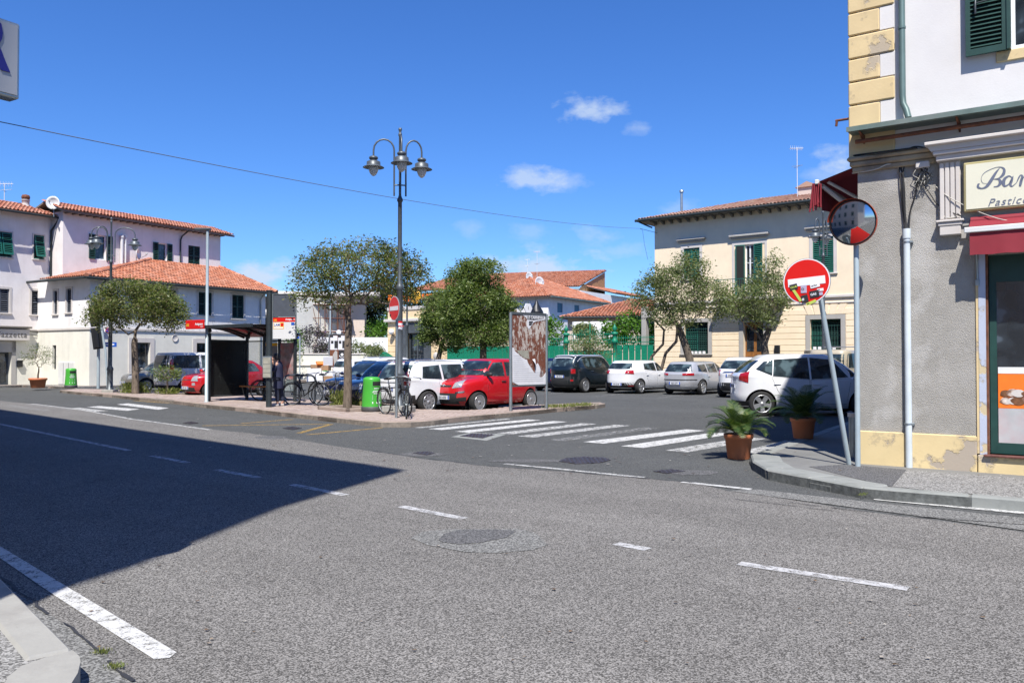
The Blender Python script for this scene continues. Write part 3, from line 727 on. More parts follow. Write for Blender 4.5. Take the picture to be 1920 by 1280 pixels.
x, z = F3.px(429, 652); MB().prism([(x-.45,z-.1)]+[(x-.45*math.cos(a*math.pi/10), z-.1+.5*math.sin(a*math.pi/10)) for a in range(11)]+[(x+.45,z-.1)], -.012, .01).build('arched_vent', M['shade'], h3)
x0, z0 = F3L.px(110, 720); x1, z1 = F3L.px(140, 679); o = MB(); o.cbox(x0,-.04,z0,x1,.02,z1,.01); ob = o.build('meter_cabinet', M['alu'], h3); ob.matrix_local = M3L
for k in (1, 2): o = MB(); xx = x0+(x1-x0)*k/3; o.box(xx-.012,-.046,z0+.03,xx+.012,-.038,z1-.03); ob = o.build('cabinet_joint', M['greyshut'], h3); ob.matrix_local = M3L
pipe(h3, [(.55,-.5,E3-.12),(.55,-.15,E3-.35),(.55,-.05,E3-.55),(.55,-.05,zs3+.1)], .045, M['gutterpipe'])
pipe(h3, [(W3-.45,-.5,E3-.12),(W3-.45,-.12,E3-.4),(W3-.45,-.06,E3-.6),(W3-.45,-.06,.2)], .05, M['galv'])
for px, py in ((365,600),(397,602),(428,604),(457,606)):
    x, z = F3.px(px, py); MB().tube([(x,0,z),(x,-.25,z),(x,-.25,z-.05)], .012, 5).build('shutter_stay', M['iron'], h3)
ov = .5; t_ = F3.n*3.8
F2 = Frame(O3 + F3.n*3.8 + F3.e*.74, F3.e)
xr, zr = F2.px(281, 488); xr += .74; xr2, zr2 = F2.px(411, 506); xr2 += .74
EL = E3-.02
roof_plane(h3, [(-ov,-ov,EL),(W3+ov,-ov,EL),(min(xr2, W3),3.8,zr),(xr,3.8,zr)], M['tile2'], .2, .33, .085)
roof_plane(h3, [(-ov,3.9,EL),(-ov,-ov,EL),(xr,3.8,zr)], M['tile2'], .2, .33, .085)
roof_plane(h3, [(W3+ov,-ov,EL),(W3+ov,4.2,EL),(min(xr2, W3),3.8,zr)], M['tile2'], .2, .33, .085)
ridge(h3, (-ov,-ov,EL+.07), (xr,3.75,zr+.07), M['tile2']); ridge(h3, (W3+ov,-ov,EL+.07), (min(xr2,W3),3.75,zr+.07), M['tile2'])
o = MB(); o.tube([(-ov-.05,-ov-.07,EL-.05),(W3+ov,-ov-.07,EL-.05)], .07, 8); o.tube([(-ov-.07,-ov,EL-.05),(-ov-.07,D3,EL-.05)], .07, 8); o.build('gutter', M['gutterpipe'], h3)
# ---- upper pink building
h2 = thing('pink_house', 'taller pale pink house with red tile roof rising behind the corner house', 'house', F2.O, F2.a)
W2, E2 = F2.x(412), 9.62
cl2 = [opn(F2,353,375,461,499)]; op2 = [opn(F2,178,199,441,487), opn(F2,296,313,456,494)]
o = MB(); wall(o, 0, W2, 4.5, E2, cl2+op2, .16, 0); o.add([(0,0,0),(0,3,0),(0,3,E2),(0,0,E2)], [(3,2,1,0)], 0); o.add([(W2,0,0),(W2,3,0),(W2,3,E2),(W2,0,E2)], [(0,1,2,3)], 0); o.add([(0,.17,4.5),(W2,.17,4.5),(W2,.17,E2),(0,.17,E2)], [(0,1,2,3)], 1)
o.build('wall', [M['wall_pink'], M['shade']], h2)
for (x, z, w_, h_) in cl2:
    for s in (0, 1): shutter(h2, T_((x+s*w_/2, .05, z)), w_/2-.005, h_, M['darkgreen'])
for (x, z, w_, h_) in op2:
    glazing(h2, T_((x, .12, z)), w_, h_, .06, 0); 
    sw = w_*.55
    shutter(h2, T_((x-sw, -.05, z)), sw, h_, M['darkgreen']); shutter(h2, T_((x+w_, -.05, z)), sw, h_, M['darkgreen'])
roof_plane(h2, [(-.35,-.55,E2),(W2+.7,-.55,E2),(W2+.3,1.3,E2+.62),(-.35,1.3,E2+.62)], M['tile'], .2, .33, .085); roof_plane(h2, [(W2+.7,3.2,E2),(-.35,3.2,E2),(-.35,1.3,E2+.62),(W2+.3,1.3,E2+.62)], M['tile'], .2, .33, .085)
o = MB()
for k in range(26): x = .1+k*(W2/25.5); o.box(x-.035,-.5,E2-.13,x+.035,.02,E2-.05)
tag(o.build('rafter_ends', M['eave'], h2), kind='stuff')
pipe(h2, [(F2.x(343),-.5,E2-.1),(F2.x(338),-.1,E2-.45),(F2.x(336),-.06,E2-.7),(F2.x(336),-.06,5.6)], .05, M['gutterpipe'])
for px, r_ in ((224,.09),(231,.055)):
    x = F2.x(px); ztop = F2.z(px, 446); pipe(h2, [(x,-.14,6.4),(x,-.14,ztop)], r_, M['alu'], 'flue')
    MB().tube([(x,-.14,ztop),(x,-.14,ztop+.15)], r_*1.4, 8).build('flue_cap', M['alu'], h2)
x, z = F2.px(246, 477); pp = F2.M @ Vector((x, -.5, z)); dish(pp, .33, 'white satellite dish on the pink wall above the hip roof', F2.a+.6, .5, .4)
# ---- far left building
F1 = Frame(O3 + F3.n*4.9 - F3.e*14, F3.e); X1 = 14.85
h1 = thing('left_house', 'pale pink three storey house with a shop sign at the left edge of the photo', 'house', F1.O, F1.a)
E1 = 9.35
up1 = [opn(F1,-20,22,434,481), opn(F1,63,82,441,486)]; lo1 = [opn(F1,-16,17,541,586), opn(F1,59,75,545,590)]
dr1 = [(F1.x(-70), .12, F1.x(21)-F1.x(-70), F1.z(0,660)-.12)]
o = MB(); wall(o, 0, X1, 3.08, E1, up1+lo1, .16, 0); wall(o, 0, X1, 0, 3.08, dr1, .4, 1); o.add([(X1,0,3),(X1,3.3,3),(X1,3.3,E1),(X1,0,E1)], [(0,1,2,3)], 0)
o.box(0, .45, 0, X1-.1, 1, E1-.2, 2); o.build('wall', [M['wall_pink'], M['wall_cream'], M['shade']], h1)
for (x, z, w_, h_) in lo1:
    surround(h1, T_((0,0,0)), x, z, w_, h_, .12, M['trimlight']); n_ = 2 if w_ > .8 else 1
    for s in range(n_): shutter(h1, T_((x+s*w_/n_, .05, z)), w_/n_-.01, h_, M['greyshut'])
for (x, z, w_, h_) in up1:
    surround(h1, T_((0,0,0)), x, z, w_, h_, .07, M['trimlight']); n_ = 2 if w_ > .8 else 1
    fr = MB().box(x,.0,z,x+.06,.06,z+h_).box(x+w_-.06,.0,z,x+w_,.06,z+h_).box(x,.0,z,x+w_,.06,z+.07).box(x,.08,z,x+w_,.09,z+h_,1).build('window_frame', [M['green'], M['shade']], h1)
    for s in range(n_):
        ww = w_/n_-.06
        shutter(h1, T_((x+.03+s*w_/n_, -.01, z+h_*.97)) @ RX(R(-13)) @ T_((0,0,-h_*.9)), ww, h_*.9, M['green'], mid=True)
MB().cbox(0,-.06,3.02,X1,.01,3.14,.015).build('string_course', M['trimlight'], h1)
x0, z0 = F1.px(22, 727); sgx0 = F1.x(-80); sgx1, sgz1 = F1.px(50, 618); _, sgz0 = F1.px(50, 638.5)
o = MB(); o.box(dr1[0][0]+dr1[0][2]+.001,-.05,.12,F1.x(29),.01,sgz0-.05); o.box(sgx0,-.05,dr1[0][1]+dr1[0][3],F1.x(29),.012,sgz0-.04); o.build('door_surround', M['trimgrey'], h1)
ob = glazing(h1, T_((dr1[0][0], .3, .12)), dr1[0][2], dr1[0][3], .09, 2, 0, M['trimdark'])
sg = MB().cbox(sgx0,-.32,sgz0,sgx1,-.02,sgz1,.015).build('shop_sign', M['trimlight'], h1)
text_mesh('lettering', 'piazzetta', .42, M['eave'], sg, T_((sgx1-.16, -.325, sgz0+.17)) @ UPR, .01, .15, 1.12, 'RIGHT')
MB().cbox(sgx0,-.45,sgz1+.06,F1.x(52),0,sgz1+.16,.02).build('shelf_cornice', M['eave'], h1)
x, z = F1.px(36, 682); o = MB(); o.cbox(x-.13,-.14,z-.17,x+.13,-.0,z+.12,.02); o.prism([(x-.15,z+.12),(x+.15,z+.12),(x+.1,z+.2),(x-.1,z+.2)], -.16, 0); o.build('letterbox', M['black'], h1)
roof_plane(h1, [(0,-.55,E1),(X1+.35,-.55,E1),(X1-1.2,1.5,E1+.72),(0,1.5,E1+.72)], M['tile'], .2, .33, .085); roof_plane(h1, [(X1+.35,3.4,E1),(0,3.4,E1),(0,1.5,E1+.72),(X1-1.2,1.5,E1+.72)], M['tile'], .2, .33, .085); roof_plane(h1, [(X1+.35,-.55,E1),(X1+.35,3.4,E1),(X1-1.2,1.5,E1+.72)], M['tile'], .2, .33, .085)
o = MB(); o.tube([(0,-.63,E1-.06),(X1+.3,-.63,E1-.06)], .06, 8); o.build('gutter', M['gutterpipe'], h1)
xg = F1.x(93,-.05); pipe(h1, [(xg+.12,-.6,E1-.1),(xg+.1,-.45,E1-.3),(xg,-.08,E1-.75),(xg,-.06,3.2)], .05, M['gutterpipe'])
o = MB(); o.tube([(F1.x(50),-.05,3.0),(X1,-.05,2.95)], .018, 5); o.tube([(F1.x(50),-.05,2.85),(F1.x(75),-.05,2.72),(X1,-.05,2.85)], .012, 5); o.build('wall_cable', M['blackcable'], h1)
x, z = F1.px(48, 394, 1.2); q = F1.M @ Vector((x, 1.2, E1+.3))
ch = thing('chimney', 'short pale chimney pipe with a dark cowl on the left roof', 'chimney', q, F1.a)
MB().lathe([(.24,0),(.24,.25),(.19,.27),(.19,.62),(.21,.63),(.21,.7)], 12).build('stack', M['trimlight'], ch)
MB().lathe([(.14,.7),(.2,.74),(.22,.84),(.18,.95),(.0,1.0)], 12).build('cowl', M['rust'], ch)
q = P(101, 381, 45.2); dish(q, .36, 'large white satellite dish where the two left roofs meet', F1.a-.9, .5, .75)
q = P(8, 382, 47.5); antenna(q, 1.2, 'thin television aerial on the far left roof', rz=.3)
# ---- gap behind: pale apartment strip
FG = Frame(P(488, 700, 66), (.78, -.62)); FG.O.z = 0
t = thing('apartment_block', 'pale apartment block glimpsed in the gap beside the corner house', 'building', FG.O, FG.a)
o = MB(); o.box(-1, 0, 0, 2.6, 6, 6.4); o.build('wall', M['wall_cream'], t)
for k in range(3): MB().box(-.9,-.5,1.5+k*1.7,2.4,.02,1.7+k*1.7).build('balcony', M['trimgrey'], t); MB().box(-.3,-.02,2+k*1.7,.9,.02,3+k*1.7).build('window', M['shade'], t)
# ================================================================== YELLOW HOUSE
yh = thing('yellow_house', 'two storey cream villa with green shutters, balcony and bracketed eaves on the right', 'house', OY, FY.a)
WY, DY, EY = FY.x(1640)+1.5, 9, 9.28
L1 = opn(FY,1282,1312,465,523); L3_ = opn(FY,1524,1563,444,512); LF = opn(FY,1397,1414,458,562)
G1 = opn(FY,1283,1328,604,663); G3_ = opn(FY,1519,1577,598,655); GD = opn(FY,1394,1432,604,690); GD = (GD[0], .12, GD[2], GD[1]+GD[3]-.12)
zc = FY.z(1590, 556)
o = MB(); wall(o, 0, WY, zc, EY+.3, [L1, L3_, LF], .2, 0); o.box(-.001,.0,0,.0,DY,EY,0); o.add([(WY,0,0),(WY,DY,0),(WY,DY,EY),(WY,0,EY)], [(0,1,2,3)], 0)
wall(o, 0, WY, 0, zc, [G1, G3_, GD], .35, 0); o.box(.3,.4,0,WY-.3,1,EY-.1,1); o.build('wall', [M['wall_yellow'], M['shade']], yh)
def minus(x0, x1, holes):
    seg = [(x0, x1)]
    for (a, b) in holes:
        n2 = []
        for (s, e) in seg:
            if b <= s or a >= e: n2.append((s, e)); continue
            if a > s: n2.append((s, a))
            if b < e: n2.append((b, e))
        seg = n2
    return seg
z = .95; hh = .31
while z + hh < zc - .3:
    holes = [(g[0]-.24, g[0]+g[2]+.24) for g in (G1, G3_, GD) if z < g[1]+g[3]+.22 and z+hh > g[1]-.05]
    for (s, e) in minus(0, WY, holes): MB().cbox(s-.02 if s == 0 else s, -.028, z+.016, e, .01, z+hh-.006, .012).build('stone_course', M['wall_yellow'], yh)
    z += hh
MB().cbox(-.05,-.07,0,GD[0]-.24,.01,.92,.02).build('plinth', M['wall_yellow'], yh); MB().cbox(GD[0]+GD[2]+.24,-.07,0,WY,.01,.92,.02).build('plinth', M['wall_yellow'], yh)
o = MB(); o.cbox(-.06,-.09,zc-.02,WY,.01,zc+.12,.02); o.cbox(-.04,-.05,zc-.3,WY,.01,zc-.22,.02); o.build('string_course', M['trimlight'], yh)
for (x, zz, w_, h_) in (L1, L3_):
    surround(yh, T_((0,0,0)), x, zz, w_, h_, .17, M['trimlight'], .03); zt = zz+h_+.38
    o = MB(); o.cbox(x-.38,-.22,zt+.06,x+w_+.38,.01,zt+.17,.02); o.cbox(x-.3,-.12,zt-.04,x+w_+.3,.01,zt+.06,.02); o.build('window_cornice', M['trimgrey'], yh)
    for s in (0, 1): shutter(yh, T_((x+s*w_/2, .04, zz)), w_/2-.006, h_, M['green'])
x, zz, w_, h_ = LF
o = MB(); o.box(x-.72,-.03,zz,x-.6,.01,zz+h_+.15); o.box(x+w_+.6,-.03,zz,x+w_+.72,.01,zz+h_+.15); o.box(x-.6,-.03,zz+h_+.001,x+w_+.6,.01,zz+h_+.15); o.build('window_surround', M['trimlight'], yh)
zt = zz+h_+.38; o = MB(); o.cbox(x-.85,-.22,zt+.06,x+w_+.85,.01,zt+.17,.02); o.cbox(x-.75,-.12,zt-.04,x+w_+.75,.01,zt+.06,.02); o.build('window_cornice', M['trimgrey'], yh)
glazing(yh, T_((x, .12, zz)), w_, h_, .07, 1, 2)
shutter(yh, T_((x, -.02, zz)) @ RZ(R(-168)) @ T_((0,0,0)), .5, h_, M['green']); shutter(yh, T_((x+w_, -.02, zz)) @ RZ(R(-14)), .52, h_, M['green'])
for g in (G1, G3_):
    surround(yh, T_((0,0,0)), g[0], g[1], g[2], g[3], .22, M['trimgrey'], .05)
    for s in (0, 1): shutter(yh, T_((g[0]+s*g[2]/2, .24, g[1])), g[2]/2-.006, g[3], M['darkgreen'] if s else M['green'], mid=False)
    gr = MB()
    for k in range(11): xx = g[0]+g[2]*(k+.5)/11; gr.tube([(xx,.1,g[1]),(xx,.1,g[1]+g[3]*.82)], .013, 5)
    for k in (.12, .45, .78): gr.box(g[0], .09, g[1]+g[3]*k, g[0]+g[2], .11, g[1]+g[3]*k+.03)
    gr.build('window_grille', M['darkgreen'], yh)
    for k in range(5): MB().cbox(g[0]+.15+k*.24, -.02, g[1]+.0, g[0]+.3+k*.24, .06, g[1]+.14, .01).build('flower_pot', M['white'], yh)
# keystone rays over right window
for k in range(-2, 3):
    xc = G3_[0]+G3_[2]/2+k*.36; zt = G3_[1]+G3_[3]+.24; MB().prism([(xc-.15,zt),(xc+.15,zt),(xc+.17+k*.09,zt+.5),(xc-.17+k*.09,zt+.5)], -.045, .01).build('keystone', M['wall_yellow'], yh)
o = MB(); o.box(GD[0]-.24,-.05,.12,GD[0]-.001,.01,GD[1]+GD[3]+.24); o.box(GD[0]+GD[2]+.001,-.05,.12,GD[0]+GD[2]+.24,.01,GD[1]+GD[3]+.24); o.box(GD[0],-.05,GD[1]+GD[3]+.001,GD[0]+GD[2],.01,GD[1]+GD[3]+.24); o.build('door_surround', M['trimgrey'], yh)
dr = MB().box(GD[0],.26,.12,GD[0]+GD[2],.32,GD[1]+GD[3]).build('door', M['wood'], yh)
for s in (0, 1):
    xx = GD[0]+.08+s*GD[2]/2; wd = GD[2]/2-.16
    MB().cbox(xx,.235,.4,xx+wd,.262,1.15,.02).build('door_panel', M['wood'], dr); MB().cbox(xx,.235,1.3,xx+wd,.262,1.75,.02).build('door_panel', M['wood'], dr); MB().cbox(xx,.238,1.9,xx+wd,.262,GD[3]-.12,.01).build('door_light', M['glass'], dr)
x, zz = FY.px(1457, 655, -.1); MB().cbox(x-.14,-.16,zz-.2,x+.14,0,zz+.22,.03).build('letterbox', M['black'], yh)
# balcony
bx0, bx1 = FY.x(1350), FY.x(1478)
MB().cbox(bx0,-.95,zc+.0,bx1,.0,zc+.16,.02).build('balcony_slab', M['trimgrey'], yh)
for xx in (bx0+.4, bx1-.4): MB().prism([(0,0),(.8,0),(0,-.7)], -.04, .04, 0, T_((xx, 0, zc)) @ RZ(R(-90))).build('balcony_bracket', M['darkgreen'], yh)
rl = MB(); zt = zc+1.12
rl.box(bx0+.03,-.93,zt,bx1-.03,-.9,zt+.035); rl.box(bx0+.03,-.9,zt,bx0+.06,0,zt+.035); rl.box(bx1-.06,-.9,zt,bx1-.03,0,zt+.035); rl.box(bx0+.03,-.93,zc+.25,bx1-.03,-.9,zc+.275)
ry = rl.build('balcony_railing', M['green'], yh)
bmn = MB().tube([(0,0,.16),(0,0,1.12)], .009, 5).mesh('baluster', M['green']); x = bx0+.1
while x < bx1-.05: inst(bmn, 'baluster', ry, loc=(x, -.915, zc)); x += .13
# eaves
OV = .72
o = MB(); o.box(-OV,-OV,EY+.12,WY+.3,.0,EY+.16); o.box(-OV,0,EY+.12,0,DY,EY+.16); o.build('eave_boards', M['eave'], yh)
brm = MB().prism([(0,0),(.62,.0),(.62,-.07),(.3,-.12),(.1,-.2),(0,-.2)], -.05, .05, 0, RZ(R(-90))).mesh('eave_bracket', M['eave']); x = .1
while x < WY: inst(brm, 'eave_bracket', yh, loc=(x, 0, EY+.118)); x += .52
roof_plane(yh, [(-OV-.05,-OV-.05,EY+.2),(WY+.4,-OV-.05,EY+.2),(WY+.4,4.5,EY+1.55),(4.5,4.5,EY+1.55)], M['tile3'], .19, .33, .09)
roof_plane(yh, [(-OV-.05,9.8,EY+.2),(-OV-.05,-OV-.05,EY+.2),(4.5,4.5,EY+1.55),(4.5,5.2,EY+1.55)], M['tile3'], .19, .33, .09)
o = MB(); o.tube([(-OV-.1,-OV-.1,EY+.17),(WY+.4,-OV-.1,EY+.17)], .075, 8); o.build('gutter', M['gutterpipe'], yh)
pipe(yh, [(-OV+.1,-OV+.0,EY+.1),(-.3,-.3,EY-.1),(-.1,-.1,EY-.2)], .045, M['gutterpipe'])
q = FY.M @ Vector((FY.x(1261), 1.2, EY+.7)); t = thing('flue_pipe', 'slim metal flue pipe standing on the left of the cream villa roof', 'chimney', q); MB().tube([(0,0,0),(0,0,1.25)], .075, 8).build('pipe', M['galv'], t); MB().lathe([(.12,1.2),(.13,1.32),(.0,1.36)], 10).build('cap', M['galv'], t)
q = FY.M @ Vector((FY.x(1480), 3.2, EY+1.1)); t = thing('roof_chimney', 'low tiled chimney cap on the cream villa roof beside the aerial', 'chimney', q, FY.a); MB().box(-.5,-.3,0,.5,.3,.55).build('stack', M['wall_beige'], t); MB().prism([(-.65,.55),(.65,.55),(0,.85)], -.4, .4).build('cap', M['tile3'], t)
q = FY.M @ Vector((FY.x(1497,1.5), 1.5, EY+.8)); antenna(q, 2.75, 'tall television aerial with three white prongs on the cream villa roof', rz=.2, sc_=.8)
# ================================================================== CREAM BUILDING + FENCE along the same line
tC = (FY.x(727), FY.x(838))
cb = thing('cream_shop', 'single storey cream building with dark stone doorway and globe lamp', 'building', FY.M @ Vector((tC[0], 0, 0)), FY.a); FC = Frame(cb.location, e_y)
WC = tC[1]-tC[0]; zl = FC.z(760, 602.5); zp = FC.z(760, 575)
PD = opn(FC,759,803,621,700); PD = (PD[0], 0.12, PD[2], PD[1]+PD[3]-.12)
o = MB(); wall(o, 0, WC, 0, zl, [PD], .3, 0); wall(o, 0, WC, zl, zp, [], .3, 0); o.add([(WC,0,0),(WC,8,0),(WC,8,zp),(WC,0,zp)], [(0,1,2,3)], 0); o.add([(0,0,0),(0,8,0),(0,8,zp),(0,0,zp)], [(3,2,1,0)], 0); o.add([(0,0,zp-.1),(WC,0,zp-.1),(WC,8,zp-.1),(0,8,zp-.1)], [(0,1,2,3)], 0); o.build('wall', M['wall_ochre'], cb)
MB().cbox(-.25,-.22,zl-.02,WC,.01,zl+.2,.03).build('cornice', M['trimlight'], cb); MB().cbox(-.05,-.06,zp-.25,WC+.05,.3,zp,.02).build('parapet_cap', M['trimlight'], cb)
for k in range(8):
    z = .3+k*.42
    if z+.4 < zl-.2:
        MB().cbox(-.01,-.03,z,PD[0]-.35,.01,z+.39,.015).build('stone_course', M['wall_ochre'], cb)
        MB().cbox(PD[0]+PD[2]+.35,-.03,z,WC,.01,z+.39,.015).build('stone_course', M['wall_ochre'], cb)
o = MB(); o.box(PD[0]-.3,-.06,.12,PD[0]+.35,.02,PD[3]); o.box(PD[0]+PD[2]-.4,-.06,.12,PD[0]+PD[2]+.3,.02,PD[3]); o.box(PD[0]-.3,-.065,PD[3]-.0,PD[0]+PD[2]+.3,.02,PD[3]+.75); o.build('portal', M['trimdark'], cb)
glazing(cb, T_((PD[0]+.3, .2, .12)), PD[2]-.7, PD[3]-.15, .1, 1, 1, M['trimdark'])
x, z = FC.px(735, 622, -.25); MB().lathe([(.0,-.22),(.15,-.16),(.22,0),(.15,.16),(0,.22)], 14, 0, T_((x,-.3,z))).build('globe_lamp', M['white'], cb); MB().tube([(x,-.3,z-.2),(x+.12,-.1,z-.35),(x+.12,0,z-.35)], .04, 6).build('lamp_bracket', M['iron'], cb)
x, z = FC.px(817, 667, -.05); MB().lathe([(0,.02),(.25,.02),(.27,0)], 16, 0, T_((x,-.03,z)) @ RX(R(90))).build('oval_plaque', M['trimlight'], cb)
sn = thing('rooftop_sign', 'orange rooftop lettering with a yellow disc above the cream building', 'sign', FY.M @ Vector((tC[0], 1.5, 0)), FY.a); FS = Frame(sn.location, e_y)
for k, (px, ch_) in enumerate([(728,'R'),(736,'I'),(741,'S'),(749,'T'),(757,'O'),(792,'P'),(800,'I'),(805,'Z'),(812,'Z'),(820,'E'),(828,'R')]):
    x, z = FS.px(px, 566 if px < 765 else 561); text_mesh('letter', ch_, .75 if px < 765 else .55, M['orange'], sn, T_((x, 0, z)) @ UPR, .06, bold=.02)
x, z = FS.px(779, 556); MB().lathe([(0,.05),(.52,.05),(.52,-.05)], 20, 0, T_((x,0,z)) @ RX(R(90))).build('disc', M['yellowp'], sn)
o = MB(); 
for px in (732, 755, 780, 800, 822): x = FS.x(px); o.tube([(x,.08,zp-.1),(x,.08,FS.z(px, 555))], .03, 5)
o.tube([(FS.x(728),.08,FS.z(728,562)),(FS.x(835),.08,FS.z(835,560))], .03, 5); o.build('sign_frame', M['galv'], sn)
# fence
fx0 = tC[1]+.05; gx0, gx1 = FY.x(1062), FY.x(1153)
def fence_run(x0, x1, label):
    t = thing('metal_fence', label, 'fence', FY.M @ Vector((x0, 0, 0)), FY.a, 'green metal fences along the far pavement'); L = x1-x0
    MB().box(0,-.02,.1,L,.0,.34).build('base_wall', M['trimlight'], t)
    pm = MB().box(0,-.03,.3,.36,-.005,2.27); pm.tube([(.02,-.03,.3),(.02,-.03,2.27)], .012, 5); 
    for k in range(9): pm.cbox(.16,-.045,.42+k*.21,.2,-.03,.46+k*.21,.006)
    pm = pm.mesh('panel', M['fence']); n = int(L/.37)
    for k in range(n): inst(pm, 'panel', t, loc=(k*L/n, 0, 0))
    rl = MB(); 
    for z in (2.27, 2.45, 2.72): rl.box(0,-.035,z,L,.0,z+.035)
    rl.build('rail', M['fence'], t)
    pk = MB().tube([(0,-.017,2.2),(0,-.017,2.82),(0,-.017,2.9)], [.012,.012,.002], 5).mesh('picket', M['fence']); n = int(L/.13)
    for k in range(n): inst(pk, 'picket', t, loc=((k+.5)*L/n, 0, 0))
    return t
fence_run(fx0, gx0-.15, 'green metal fence with solid lower panels left of the gate behind the round trees')
fence_run(gx1+.15, -.05, 'green metal fence between the ornate gate and the cream villa')
def gatepost(x, lb):
    t = thing('gate_post', lb, 'post', FY.M @ Vector((x, -.02, 0)), FY.a, 'green cast iron gate posts')
    MB().lathe([(.17,0),(.17,.4),(.12,.45),(.12,1.1),(.17,1.15),(.17,1.25),(.12,1.3),(.12,2.4),(.19,2.45),(.19,2.6),(.12,2.68),(.14,2.9),(.2,2.95),(.2,3.05),(.1,3.1)], 12).build('shaft', M['fence'], t)
    MB().lathe([(.06,3.1),(.08,3.16),(.15,3.3),(.08,3.43),(.04,3.5),(0,3.62)], 12).build('finial', M['fence'], t)
gatepost(gx0, 'green cast iron gate post with ball finial left of the ornate gate'); gatepost(gx1, 'green cast iron gate post with ball finial right of the ornate gate')
gt = thing('ornate_gate', 'green wrought iron double gate with scrolls between two posts', 'gate', FY.M @ Vector((gx0+.2, 0, 0)), FY.a); L = gx1-gx0-.4
for s in (0, 1): MB().box(s*L/2+.01,-.03,.2,s*L/2+L/2-.01,0,1.95).build('lower_panel', M['fence'], gt)
rl = MB()
for z in (1.95, 2.45, 2.6, 2.95): rl.box(0,-.04,z,L,.01,z+.045)
rl.build('rail', M['fence'], gt)
pk = MB().tube([(0,-.015,1.95),(0,-.015,3.05),(0,-.015,3.14)], [.014,.014,.003], 5).mesh('picket', M['fence']); n = int(L/.14)
for k in range(n): inst(pk, 'picket', gt, loc=((k+.5)*L/n, 0, 0))
MB().tube([(L/2,-.015,1.95),(L/2,-.015,3.5),(L/2,-.015,3.75)], [.04,.04,.005], 6).build('centre_spike', M['fence'], gt)
sc = MB()
for s in (-1, 1):
    for q in range(2):
        c0 = L/2+s*(.25+q*.42); sc.tube([(c0+s*.02+.16*(1-t/22)*math.cos(t*.45), -.015, 3.18-.05*q+.16*(1-t/22)*math.sin(t*.45)) for t in range(18)], .014, 4)
sc.build('scrollwork', M['fence'], gt)
r_ = MB()
for k in range(int(L/.28)): r_.lathe([(.1,-.008),(.115,0),(.1,.008)], 12, 0, T_((.14+k*.28,-.015,2.53)) @ RX(R(90)))
r_.build('ring_band', M['fence'], gt)
# post at the villa corner
t = thing('concrete_pillar', 'grey concrete frame pillar standing beside the cream villa corner', 'pillar', FY.M @ Vector((-1.0, .9, 0)), FY.a); MB().cbox(-.3,-.2,0,.0,.2,4.6,.02).build('shaft', M['trimgrey'], t); MB().cbox(-.3,-.21,3.9,1.0,.21,4.3,.02).build('beam', M['trimgrey'], t)
# ================================================================== HOUSES BEHIND THE FENCE
def hip_house(name, label, F, W, D, E, ov, rise, wallm, tm, wins, inset=None, col=.25, row=.36):
    t = thing(name, label, 'house', F.O, F.a)
    o = MB(); ops = [opn(F, *q) for q in wins]; wall(o, 0, W, 0, E, ops, .12, 0); o.add([(0,0,0),(0,D,0),(0,D,E),(0,0,E)], [(3,2,1,0)], 0); o.add([(W,0,0),(W,D,0),(W,D,E),(W,0,E)], [(0,1,2,3)], 0); o.build('wall', wallm, t)
    for (x, z, w_, h_) in ops: MB().box(x, .05, z, x+w_, .1, z+h_).build('shutter', M['blueshut'], t); 
    r = min(W, D)/2
    a = (-ov,-ov,E); b = (W+ov,-ov,E); c = (W+ov,D+ov,E); d = (-ov,D+ov,E)
    if W >= D: p = (r, D/2, E+rise); q = (W-r, D/2, E+rise)
    else: p = q = None
    roof_plane(t, [a, b, q, p], tm, col, row, .1); roof_plane(t, [d, a, p], tm, col, row, .1); roof_plane(t, [b, c, q], tm, col, row, .1)
    ridge(t, Vector(a)+Vector((0,0,.08)), Vector(p)+Vector((0,0,.08)), tm); ridge(t, Vector(b)+Vector((0,0,.08)), Vector(q)+Vector((0,0,.08)), tm)
    o = MB(); o.tube([(-ov,-ov-.05,E-.04),(W+ov,-ov-.05,E-.04)], .07, 6); o.build('gutter', M['pipegreen'], t)
    return t
OH1 = Vector((3.16, 72, 0)); FH1 = Frame(OH1, (.523, .853))
hip_house('white_house', 'white house with blue shutters and hip roof behind the green fence', FH1, 11.2, 9.0, 6.85, .55, 2.2, M['wall_white'], M['tile2'], [(1045,1055,568,586),(1077,1086,572,586)])
# big monopitch house
FH2 = Frame(P(952, 660, 92), (.93, -.30)); FH2.O.z = 0
t = thing('large_house', 'large house with one broad orange tile slope and brown gable behind the white house', 'house', FH2.O, FH2.a)
x1 = FH2.x(1088); e2, r2 = FH2.z(1030, 541), 0
o = MB(); o.box(-10, 0, 0, x1-.1, 9, 9.0); o.build('wall', M['wall_beige'], t)
zt = 9.2; roof_plane(t, [(-12,-.7,zt),(x1,-.7,zt),(x1+1.2,8.5,zt+2.6),(-9,8.5,zt+2.6)], M['tile2'], .25, .38, .11)
sd = MB(); sd.add([(x1-.05,0,0),(x1+1.0,8.4,0),(x1+1.0,8.4,zt+2.3),(x1-.05,0,zt-.1)], [(0,1,2,3)], 0); sd.add([(x1-.04,0,7.8),(x1+1.02,8.4,8.0),(x1+1.02,8.4,zt+2.35),(x1-.04,0,zt-.08)], [(0,1,2,3)], 1); sd.build('gable_wall', [M['wall_white'], M['brownstain']], t)
FH3 = Frame(P(1090, 660, 84), (.523, .853)); FH3.O.z = 0
t = thing('rear_house', 'white house part with pink shuttered window beside the large orange roof', 'house', FH3.O, FH3.a)
